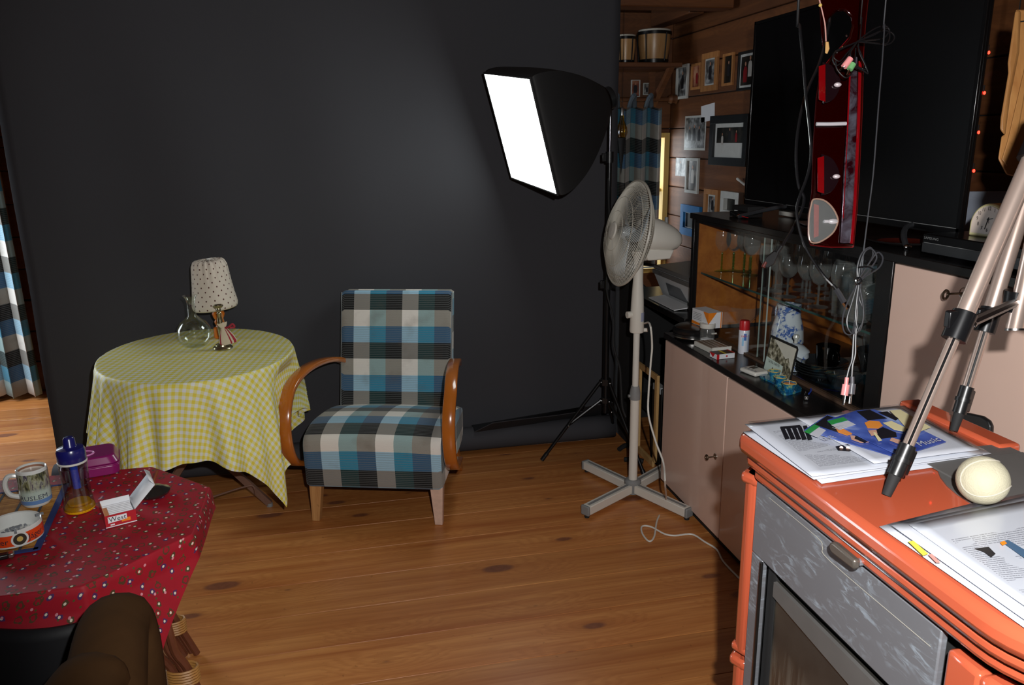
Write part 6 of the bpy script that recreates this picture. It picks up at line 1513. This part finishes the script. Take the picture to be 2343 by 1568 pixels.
# ------------------------------------------------------------------ LOW RATTAN TABLE with the red cloth
OC = V((-.800, 1.860, 0)); OR, OZ = .36, .54
def octo(th):
    c_, s_ = abs(cos(th)), abs(sin(th)); return min(.412/max(c_, 1e-6), .305/max(s_, 1e-6), .540/(c_+s_))
M_rat = mat('dark_rattan', lin(106, 58, 38), .45, var=.3, vs=30, coat=.3); M_bind = mat('cane_binding', lin(170, 120, 60), .5, var=.2, vs=90)
ct = thing('rattan_table', 'low octagonal rattan table under the red flowered cloth', 'table', tuple(OC))
oc_ = [(OC.x+x_*.985, OC.y+y_*.985, OZ-.028) for x_, y_ in ((.412, -.128), (.412, .128), (.235, .305), (-.235, .305), (-.412, .128), (-.412, -.128), (-.235, -.305), (.235, -.305))]
obj('tabletop', MB().prism(oc_, .025, (0, 0, 1)), M_rat, ct, bevel=.004)
def rleg(dx, dy, pts=None):
    for k_ in range(3):
        o_ = V((.016*(k_-1), .012*(k_ % 2), 0))
        if pts: P = [p+o_*s_ for p, s_ in zip(pts, (1.0, 1.2, 1.1, 1.0, .9))]
        else:
            P = [OC+V((dx*.55, dy*.55, OZ-.03))+o_, OC+V((dx*.50, dy*.50, .42))+o_, OC+V((dx*.56, dy*.56, .28))+o_, OC+V((dx*.66, dy*.66, .12))+o_, OC+V((dx*.74, dy*.74, .006))+o_]
        obj('leg', MB().tube(P, .0095, 8), M_rat, ct)
    b = MB(); c = P[3]-o_*.9 if pts else P[3]-o_
    for i in range(6): 
        z_ = c.z-.02+i*.007; b.tube([V((c.x+.034*cos(g), c.y+.022*sin(g), z_)) for g in [i_*pi/6 for i_ in range(12)]], .0034, 5, 1, True)
    obj('cane_binding', b, M_bind, ct)
Yl = 1.68
pts = [AT(385, 1368, y=Yl), AT(362, 1435, y=Yl-.01), AT(382, 1495, y=Yl), AT(418, 1542, y=Yl+.01)]
pts.append(V((pts[3].x+.05, Yl+.02, .006))); pts[0] = V((pts[1].x-.03, Yl+.03, OZ-.03))
rleg(0, 0, pts); rleg(-.44, -.26); rleg(-.44, .28); rleg(.40, .28)
# flowered cloth
k = NT('red_flowered_cloth'); U = k.vec('UV')
def spots(scale, seed, rnd=.9):
    v = k.mapv(U, (scale, scale, 1), (seed, seed*.37, 0)); vo = k.n('ShaderNodeTexVoronoi', {'Vector': v, 'Scale': 1, 'Randomness': rnd}, voronoi_dimensions='2D')
    c = k.n('ShaderNodeSeparateXYZ', {0: vo.outputs['Color']}); return vo.outputs['Distance'], c.outputs[0], c.outputs[1], vo.outputs['Position'], v
base = k.mix(k.noise(U, 14, 3), lin(172, 22, 40), lin(140, 14, 32))
d1, r1, g1, p1_, v1 = spots(33, 3.1, .55)
lob = k.noise(k.mapv(U, (110, 110, 1)), 1, 2)
d1n = k.math('ADD', d1, k.math('MULTIPLY_ADD', lob, .50, -.25))
ring = k.math('MULTIPLY', k.math('LESS_THAN', k.math('ABSOLUTE', k.math('SUBTRACT', d1n, .22)), .06), k.math('GREATER_THAN', r1, .55))
leaf = k.math('MULTIPLY', k.math('LESS_THAN', d1n, .20), k.math('LESS_THAN', r1, .55))
c = k.mix(k.math('MULTIPLY', ring, .85), base, lin(66, 62, 36)); c = k.mix(k.math('MULTIPLY', leaf, .85), c, k.mix(k.math('GREATER_THAN', g1, .4), lin(60, 66, 40), lin(52, 46, 96)))
wh = k.math('MULTIPLY', k.math('LESS_THAN', d1, .095), k.math('LESS_THAN', r1, .62)); c = k.mix(wh, c, lin(222, 214, 190))
d2, r2, g2_, p2_, v2_ = spots(56, 7.7, .8)
c = k.mix(k.math('MULTIPLY', k.math('LESS_THAN', d2, .13), k.math('GREATER_THAN', r2, .72)), c, lin(84, 80, 40))
d3, r3, g3, p3_, v3_ = spots(36, 1.3, .9)
c = k.mix(k.math('MULTIPLY', k.math('LESS_THAN', d3, .11), k.math('GREATER_THAN', r3, .72)), c, lin(214, 140, 150))
k.col(c); k.set(Roughness=.6, Specular_IOR_Level=.35); k.bump(k.noise(U, 700, 2), .12, .0004); M_redc = k.m
o = obj('tablecloth', MB().grid(cloth_fn(OC, OR, OZ, (.475, .412), 7, .008, 0, octo, seed=9, flare=.28), 190, 170), M_redc, sharp=180)
tag(o, 'red cloth with small flowers over the low table at lower left', 'tablecloth')
TT = OZ+.0035
# bamboo mat
q = [AT(px, py, z=TT) for px, py in ((-60, 1125), (152, 1105), (205, 1090), (150, 1108))]
c_tr = AT(152, 1110, z=TT); c_br = AT(85, 1258, z=TT); e = (c_br-c_tr).normalized(); f = V((-e.y, e.x, 0)); 
if f.x > 0: f = -f
L_ = (c_br-c_tr).length+.0; Wm = .30
bmat = thing('bamboo_mat', 'bamboo slat place mat with blue edging under the mug', 'place mat', tuple(c_tr))
k = NT('bamboo_slat'); rn = k.n('ShaderNodeObjectInfo').outputs['Random']; nn = k.noise(k.vec('Object'), 40, 3)
k.col(k.mix(nn, k.mix(rn, lin(150, 98, 40), lin(214, 160, 80)), lin(126, 76, 28))); k.set(Roughness=.8, Specular_IOR_Level=.2); M_bam = k.m
nsl = int(L_/.0052)
slat = MB(); R_ = Matrix.Rotation(atan2(f.y, f.x), 3, 'Z')
slat.box((0, 0, 0), (Wm, .0042, .0022), None)
sm0 = None
for i in range(nsl):
    c = c_tr+e*(.006+(L_-.012)*i/(nsl-1))+f*(Wm/2)+V((0, 0, .0012)); c.z = TT+.0012
    if sm0 is None:
        sm0 = obj('slat', slat, M_bam, bmat, local=True, flatshade=True)
        o_ = sm0
    else: o_ = sm0.copy(); COL.objects.link(o_)
    o_.location = c-bmat.location; o_.rotation_euler = (0, 0, atan2(f.y, f.x))
M_blu = mat('navy_binding', lin(34, 52, 110), .9, var=.15, vs=120); M_dgt = mat('grey_thread', lin(58, 60, 66), .9)
def strip(nm, a, b, w, z0, z1, mt):
    d_ = (b-a).normalized(); s_ = V((-d_.y, d_.x, 0))*w/2
    P = [a-s_, b-s_, b+s_, a+s_]; P = [V((p.x, p.y, z0)) for p in P]; obj(nm, MB().prism(P, z1-z0, (0, 0, 1)), mt, bmat)
strip('edging', c_tr-e*.004, c_br+e*.004, .014, TT, TT+.0032, M_blu)
strip('edging', c_br-f*.002, c_br+f*Wm, .012, TT, TT+.0032, M_blu); strip('edging', c_tr-f*.002, c_tr+f*Wm, .008, TT, TT+.0032, M_blu)
for j in range(5): strip('thread', c_tr+f*(.035+j*.052)+e*.002, c_br+f*(.035+j*.052)-e*.002, .006, TT+.0022, TT+.0030, M_dgt)
MT = TT+.0033
# mug
p = AT(82, 1155, z=MT)
k = NT('mug_print'); uvn = k.n('ShaderNodeSeparateXYZ', {0: k.vec('UV')}); v_ = uvn.outputs[1]; nn = k.noise(k.mapv(k.vec('UV'), (22, 2.6, 1)), 1, 4, .6, .8); n2 = k.noise(k.mapv(k.vec('UV'), (10, 3, 1)), 1, 2, .5, 1.5)
c = k.ramp(nn, [(.35, lin(54, 58, 50)), (.46, lin(120, 120, 84)), (.55, lin(168, 172, 150)), (.65, lin(80, 74, 92))])
c = k.mix(k.ramp(v_, [(.38, 1), (.52, 0)]), c, k.mix(n2, lin(168, 190, 178), lin(196, 206, 196)))
c = k.mix(k.math('LESS_THAN', v_, .13), c, lin(104, 140, 190)); k.col(c); k.set(Roughness=.15, Coat_Weight=.6); M_mug = k.m
M_cer = mat('white_ceramic', lin(224, 226, 222), .12, var=.03, coat=.5); M_cof = mat('coffee_stain', lin(150, 104, 80), .4, var=.3, vs=60)
R = .0335; mg = thing('mug', 'white city souvenir mug with coffee stains on the bamboo mat', 'mug', (p.x, p.y+.01, MT), 0)
obj('body', MB().lathe([(.001, 0), (R*.85, 0), (R*.93, .004), (R, .012), (R, .094), (R-.0015, .0955), (R-.004, .094), (R-.0045, .012), (.001, .010)], 36), M_cer, mg, local=True)
mb = MB(); mb.grid(lambda u, v: (V(((R+.0006)*cos(-pi*.98+1.75*pi*u-.35), (R+.0006)*sin(-pi*.98+1.75*pi*u-.35), .009+.078*v)), (u, v)), 60, 8); obj('printed_band', mb, M_mug, mg, local=True)
obj('coffee', MB().lathe([(.001, .082), (R-.0047, .082), (R-.0046, .087), (R-.0046, .0875)], 30), mat('milky_coffee', lin(206, 196, 186), .2, var=.05), mg, local=True)
obj('stain_ring', MB().lathe([(R-.0048, .086), (R-.0047, .091)], 36, wob=lambda a, z: -.01*abs(sin(3*a))), M_cof, mg, local=True)
obj('handle', MB().tube([(-.028, -.010, .080), (-.047, -.016, .082), (-.056, -.019, .062), (-.050, -.017, .036), (-.030, -.010, .024)], .006, 8), M_cer, mg, local=True)
q = text_mb('JERUSLEM', .0165, (0, 0, .026), (1, 0, 0), (0, 0, 1), bend=(-1.58, R+.0012), sx=1.15); obj('lettering', q, mat('mug_letters', lin(70, 74, 88), .4), mg, local=True)
# ashtray
p = AT(38, 1238, z=MT); R = .058
at_ = thing('ashtray', 'round white ceramic ashtray with an orange band full of ash', 'ashtray', (p.x-.005, p.y+.012, MT))
notch = lambda a, z: 0
obj('bowl', MB().lathe([(.001, 0), (R*.88, 0), (R*.95, .003), (R*.96, .038), (R*.94, .042), (R*.88, .040), (R*.80, .012), (.001, .008)], 48), M_cer, at_, local=True)
mb = MB(); mb.grid(lambda u, v: (V((R*.966*cos(2*pi*u), R*.966*sin(2*pi*u), .007+.026*v)), None), 60, 1); obj('orange_band', mb, mat('orange_glaze', lin(236, 78, 30), .2, var=.03, coat=.5), at_, local=True)
Rm = R*.975
q = text_mb('meister', .020, (0, 0, .019), (1, 0, 0), (0, 0, 1), bend=(-1.96, Rm), sx=.95); obj('lettering', q, M_ink, at_, local=True)
q = text_mb('J\u00e4ger', .020, (0, 0, .019), (1, 0, 0), (0, 0, 1), bend=(-.42, Rm), sx=.95); obj('lettering', q, M_ink, at_, local=True)
def disc(nm, a, z, r, d, mt):
    rr = Rm+d; m3 = Matrix.Rotation(a, 3, 'Z')@Matrix.Rotation(pi/2, 3, 'Y')
    obj(nm, MB().lathe([(0, 0), (r, 0), (r, .0006), (0, .0006)], 22, (rr*cos(a), rr*sin(a), z), m3), mt, at_, local=True)
disc('emblem', -1.05, .021, .017, -.0008, M_cer); disc('emblem', -1.05, .021, .013, .0000, mat('emblem_dark', lin(56, 48, 36), .4)); disc('emblem', -1.05, .022, .006, .0008, M_gold)
for i, a in enumerate((-1.15, .6, 2.6)): obj('notch', MB().box((R*.91*cos(a), R*.91*sin(a), .040), (.016, .005, .005), rotz(a)), mat('ash_stain', lin(120, 124, 128), .6), at_, local=True)
rz = random.Random(4); mb = MB()
for i in range(120):
    a, r_ = rz.uniform(0, 6.28), R*.66*sqrt(rz.random()); mb.sphere((r_*cos(a)+.006, r_*sin(a)+.004, .0105+rz.uniform(0, .004)), rz.uniform(.0018, .0045), 6, (1, 1, .7))
o_ = obj('ash', mb, mat('ash_grey', lin(128, 132, 138), .95, var=.3, vs=200), at_, local=True); o_['kind'] = 'stuff'
# small black lighter left edge
p = AT(14, 1280, z=TT); t = thing('lighter', 'small dark lighter lying at the left edge of the red cloth', 'lighter', (p.x, p.y, TT))
obj('body', MB().box((-.02, 0, .006), (.05, .018, .011), rotz(.3)), M_black, t, local=True, bevel=.003); obj('metal_cap', MB().box((.008, .008, .006), (.012, .017, .0105), rotz(.3)), M_steel, t, local=True, bevel=.002)
# water bottle
p = AT(180, 1170, z=TT); R = .032
wb = thing('drinking_bottle', 'clear drinking bottle with a dark blue cap and yellow base', 'bottle', (p.x, p.y+.012, TT))
M_cl = glass('smoky_clear', (.62, .60, .64), gl=.10, edge=.55, rough=.04)
M_navy = mat('navy_plastic', lin(26, 26, 96), .25, coat=.4)
wb.scale = (1, 1, .80)
obj('base', MB().lathe([(.001, 0), (R*1.0, 0), (R*1.08, .006), (R*1.02, .016), (R*.9, .020), (.001, .020)], 30), mat('yellow_base', lin(236, 176, 20), .25), wb, local=True)
obj('base', MB().lathe([(R*.62, .020), (R*.8, .022), (R*.78, .028), (.001, .030)], 30), bpy.data.materials['yellow_base'], wb, local=True)
obj('body', MB().lathe([(R*1.06, .004), (R*1.08, .012), (R*1.0, .03), (R*.94, .055), (R*.93, .075), (R*.95, .105), (R*.98, .14), (R*1.0, .158), (R*.96, .160)], 34), M_cl, wb, local=True)
obj('rim', MB().lathe([(R*1.01, .154), (R*1.03, .156), (R*1.02, .159), (R*.97, .160)], 34), M_white, wb, local=True)
obj('cap', MB().lathe([(R*.98, .160), (R*1.0, .162), (R*.99, .192), (R*.90, .200), (R*.48, .204), (R*.42, .208), (R*.40, .228), (R*.30, .234), (.001, .235)], 30), M_navy, wb, local=True)
obj('filter_stick', MB().cyl((.002, 0, .07), (0, 0, .155), .0085, n=16), mat('bright_blue', lin(40, 84, 214), .6, var=.4, vs=300), wb, local=True)
# purple lunch box
M_pur = mat('purple_plastic', lin(132, 26, 96), .28, var=.03, coat=.3)
cpx = [AT(px, py, z=TT) for px, py in ((132, 1072), (165, 1056), (268, 1062), (200, 1110), (138, 1098))]
C = AT(205, 1090, z=TT); lbx = thing('lunch_box', 'purple plastic lunch box behind the drinking bottle', 'lunch box', (C.x-.005, C.y+.045, TT), radians(14))
def rbox(w, h, r, z0, z1, taper=0, n=6):
    def ring(w, h, r, z): return [V((sx*(w/2-r)+r*cos(a0+pi/2*i/n), sy*(h/2-r)+r*sin(a0+pi/2*i/n), z)) for sx, sy, a0 in ((1, 1, 0), (-1, 1, pi/2), (-1, -1, pi), (1, -1, 1.5*pi)) for i in range(n+1)]
    a = ring(w, h, r, z0); b = ring(w-taper, h-taper, r, z1); N = len(a); mb = MB()
    mb.add(a+b, [(i, (i+1) % N, N+(i+1) % N, N+i) for i in range(N)]+[tuple(range(N))[::-1], tuple(range(N, 2*N))]); return mb
obj('box', rbox(.135, .120, .02, 0, .026, -.006), M_pur, lbx, local=True, bevel=.002)
l_ = obj('lid', rbox(.143, .128, .022, .026, .030), M_pur, lbx, local=True, bevel=.0015)
obj('lid_top', rbox(.140, .125, .022, .030, .052, .022), M_pur, l_, local=True, bevel=.004)
obj('arc_print', MB().tube([V((-.02+.030*cos(g), -.01+.022*sin(g), .0522)) for g in [-1.2+i*.25 for i in range(11)]], .0028, 4), mat('pink_print', lin(214, 130, 190), .4), l_, local=True)
obj('yellow_print', MB().prism([(-.035+.012*cos(g), .006+.009*sin(g), .0522) for g in [i*pi/5 for i in range(10)]], .0006), M_gold, l_, local=True)
obj('yellow_print', MB().prism([(-.040+.007*cos(g), .012+.005*sin(g), .0530) for g in [i*pi/5 for i in range(10)]], .0006), mat('red_print', lin(190, 50, 40), .5), l_, local=True)
# cigarette tube box
a = AT(243, 1210, z=TT); b = AT(314, 1192, z=TT); c = AT(205, 1150, z=TT)
ex = (b-a); wb_ = ex.length; ex.normalize(); ey = V((-ex.y, ex.x, 0)); L = .082; hb = .030
cb = thing('cigarette_tube_box', 'open red and white carton of filter tubes with its lid folded back', 'box', tuple(a), atan2(ex.y, ex.x))
M_wred = mat('carton_red', lin(176, 18, 34), .35, var=.04, coat=.3)
T_ = .0012
obj('front_panel', MB().bb((0, 0, 0), (wb_, T_, hb)), M_wred, cb, local=True)
obj('side_panel', MB().bb((0, T_, 0), (T_, L, hb)), M_wred, cb, local=True); obj('side_panel', MB().bb((wb_-T_, T_, 0), (wb_, L, hb)), M_paper, cb, local=True)
obj('back_panel', MB().bb((T_, L-T_, 0), (wb_-T_, L, hb+.006)), M_paper, cb, local=True); obj('bottom_panel', MB().bb((T_, T_, 0), (wb_-T_, L-T_, .0012)), M_paper, cb, local=True)
obj('inner_liner', MB().bb((-.0005+T_, T_*1.2, hb*.5), (T_*1.8, L-.002, hb+.0008)), mat('liner_peach', lin(226, 176, 140), .6), cb, local=True)
n_t = 8; tb0 = None
for i in range(n_t):
    y_ = .006+i*(L-.014)/(n_t-1)
    if tb0 is None:
        tb0 = obj('filter_tube', MB().cyl((-(wb_/2-.003), 0, 0), (wb_/2-.003, 0, 0), .0042, n=12), M_paper, cb, local=True); o_ = tb0
    else: o_ = tb0.copy(); COL.objects.link(o_)
    o_.location = (wb_/2, y_, hb-.010)
obj('tube_layer', MB().bb((T_*2, .003, .002), (wb_-T_*2, L-.003, hb-.0145)), M_paper, cb, local=True)
obj('filter_ends', MB().bb((T_*1.9, .005, hb-.016), (.012, L-.02, hb-.0052)), mat('filter_orange', lin(220, 150, 100), .6), cb, local=True, bevel=.001)
# lid: folded back along the right-rear edge, leaning up to the right
lid = MB(); h0 = V((wb_, .004, hb)); h1 = V((wb_, L-.0, hb)); d1_ = V((.052, .028, .040))
lid.add([h0, h1, h1+d1_*1.05, h0+d1_*1.0+V((0, .0, -.004))], [(0, 1, 2, 3)]); obj('lid', lid, M_paper, cb, local=True, solid=.0012)
lid = MB(); lid.add([h1+d1_*1.05, h0+d1_+V((0, 0, -.004)), h0+d1_+V((-.010, .004, .010)), h1+d1_*1.05+V((-.012, -.006, .010))], [(0, 1, 2, 3)]); obj('lid_flap', lid, M_paper, cb, local=True, solid=.001)
obj('label_panel', MB().prism([(.006, -.0004, .011), (.046, -.0004, .013), (.046, -.0004, .026), (.006, -.0004, .026)], .0004, (0, -1, 0)), M_paper, cb, local=True)
q = text_mb('West', .0165, (.026, -.0012, .0190), (1, 0, 0), (0, 0, 1), sx=1.0); obj('lettering', q, M_ink, cb, local=True)
obj('label_panel', MB().bb((.034, -.0006, .0075), (.053, -.0001, .0155)), M_or, cb, local=True)
obj('label_panel', MB().bb((.010, -.0006, .0045), (.019, -.0001, .0075)), M_paper, cb, local=True); obj('label_panel', MB().bb((0, -.0006, 0), (wb_, -.0001, .0022)), M_paper, cb, local=True)
# dark glass ball ashtray / pipe behind the carton lid
p = AT(358, 1140, z=TT); t = thing('pipe_bowl', 'dark rounded smoking pipe dish with a brown stem behind the carton lid', 'pipe', (p.x-.01, p.y+.02, TT))
obj('dish', MB().lathe([(.001, 0), (.030, 0), (.038, .006), (.040, .012), (.034, .014), (.022, .022), (.001, .024)], 28), mat('dark_pewter', lin(48, 46, 44), .2, .4, coat=.5), t, local=True)
obj('stem', MB().tube([(0, 0, .02), (.002, .012, .035), (.008, .03, .052)], .004, 8), mat('brown_stem', lin(120, 62, 40), .3), t, local=True)
# added black sheet: a dark bag, drawn down to darken the space below
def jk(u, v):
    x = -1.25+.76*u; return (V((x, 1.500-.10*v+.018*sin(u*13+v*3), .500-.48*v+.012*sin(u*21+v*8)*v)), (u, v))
tag(obj('dark_bag_sheet', MB().grid(jk, 50, 20), mat('black_nylon', lin(16, 17, 21), .6, var=.2), sharp=180, solid=.01), 'black sheet standing for a dark bag and the darkness below the front edge of the red cloth', 'dark sheet')
# ------------------------------------------------------------------ SOFA and the seated PERSON (only the knees are in the photograph)
M_sofa = mat('brown_upholstery', lin(70, 46, 32), .95, var=.2, vs=12)
so = thing('sofa', 'dark brown sofa at the lower left corner under the seated person', 'sofa', (-1.2, .6, 0))
obj('seat_cushion', MB().bb((-2.0, .25, .20), (-.10, .92, .37)), M_sofa, so, bevel=.04)
obj('base', MB().bb((-1.98, .15, .06), (-.12, .88, .1999)), M_sofa, so, bevel=.02)
obj('sofa_back', MB().bb((-2.0, .0, .2), (-.12, .24, .80)), M_sofa, so, bevel=.05)
for x_, y_ in ((-1.92, .2), (-.2, .2), (-1.92, .82), (-.2, .82)): obj('leg', MB().cyl((x_, y_, 0), (x_, y_, .06), .025, n=12), M_rat, so)
K1 = CAM+ray(262, 1398)*1.38; K2 = CAM+ray(212, 1530)*1.18
hip = V((-.44, .58, .47))
V_ = []; E_ = []; RD = []
def jt(p, r, par=None):
    V_.append(tuple(p)); RD.append(r if isinstance(r, tuple) else (r, r))
    if par is not None: E_.append((par, len(V_)-1))
    return len(V_)-1
pel = jt(hip, (.13, .11))
hl1 = jt(hip+V((.10, .04, -.02)), .095, pel); th1 = jt((hip+V((.10, .04, -.02))).lerp(K1, .5), .074, hl1); kn1 = jt(K1, .062, th1)
F1 = V((K1.x+.02, K1.y+.02, .10)); s1 = jt(K1.lerp(F1, .12)+V((.006, .01, 0)), .062, kn1); s1 = jt(K1.lerp(F1, .5), .056, s1); a1 = jt(F1, .05, s1); jt(F1+V((.04, .14, -.055)), .035, a1)
hl2 = jt(hip+V((-.08, -.02, -.02)), .095, pel); th2 = jt((hip+V((-.08, -.02, -.02))).lerp(K2, .5), .070, hl2); kn2 = jt(K2, .056, th2)
F2 = V((K2.x-.03, K2.y+.02, .10)); s2 = jt(K2.lerp(F2, .12), .056, kn2); s2 = jt(K2.lerp(F2, .5), .066, s2); a2 = jt(F2, .05, s2); jt(F2+V((.01, .15, -.055)), .035, a2)
wst = jt(hip+V((0, -.08, .22)), (.13, .10), pel); chs = jt(hip+V((0, -.10, .44)), (.16, .11), wst); nk_ = jt(hip+V((0, -.07, .58)), .06, chs); hdj = jt(hip+V((0, -.04, .66)), .075, nk_); jt(hip+V((0, -.03, .79)), .085, hdj)
for s in (-1, 1):
    sh2 = jt(hip+V((s*.19, -.09, .46)), .06, chs); el = jt(hip+V((s*.25, -.06, .18)), .045, sh2); wr = jt(hip+V((s*.22, .14, .06)), .030, el); jt(hip+V((s*.17, .20, .11)), .034, wr)
me = bpy.data.meshes.new('person'); me.from_pydata(V_, E_, [])
pe = link('person', me)
if not me.skin_vertices:
    _b = __import__('bmesh').new(); _b.from_mesh(me); _b.verts.layers.skin.verify(); _b.to_mesh(me); _b.free()
sk = pe.modifiers.new('skin', 'SKIN'); sk.use_smooth_shade = True
dat = me.skin_vertices[0].data
for i, r_ in enumerate(RD): dat[i].radius = r_
dat[0].use_root = True
ss = pe.modifiers.new('sub', 'SUBSURF'); ss.levels = ss.render_levels = 2
k = NT('brown_corduroy'); nn = k.noise(k.vec(), 7, 4, .6, .4); k.col(k.mix(nn, lin(84, 58, 34), lin(50, 35, 22))); k.set(Roughness=1, Specular_IOR_Level=.05); k.bump(k.noise(k.vec(), 9, 2, .5, .3), .5, .012)
me.materials.append(k.m)
tag(pe, 'seated person in dark brown trousers, only the raised knees visible at lower left', 'person')
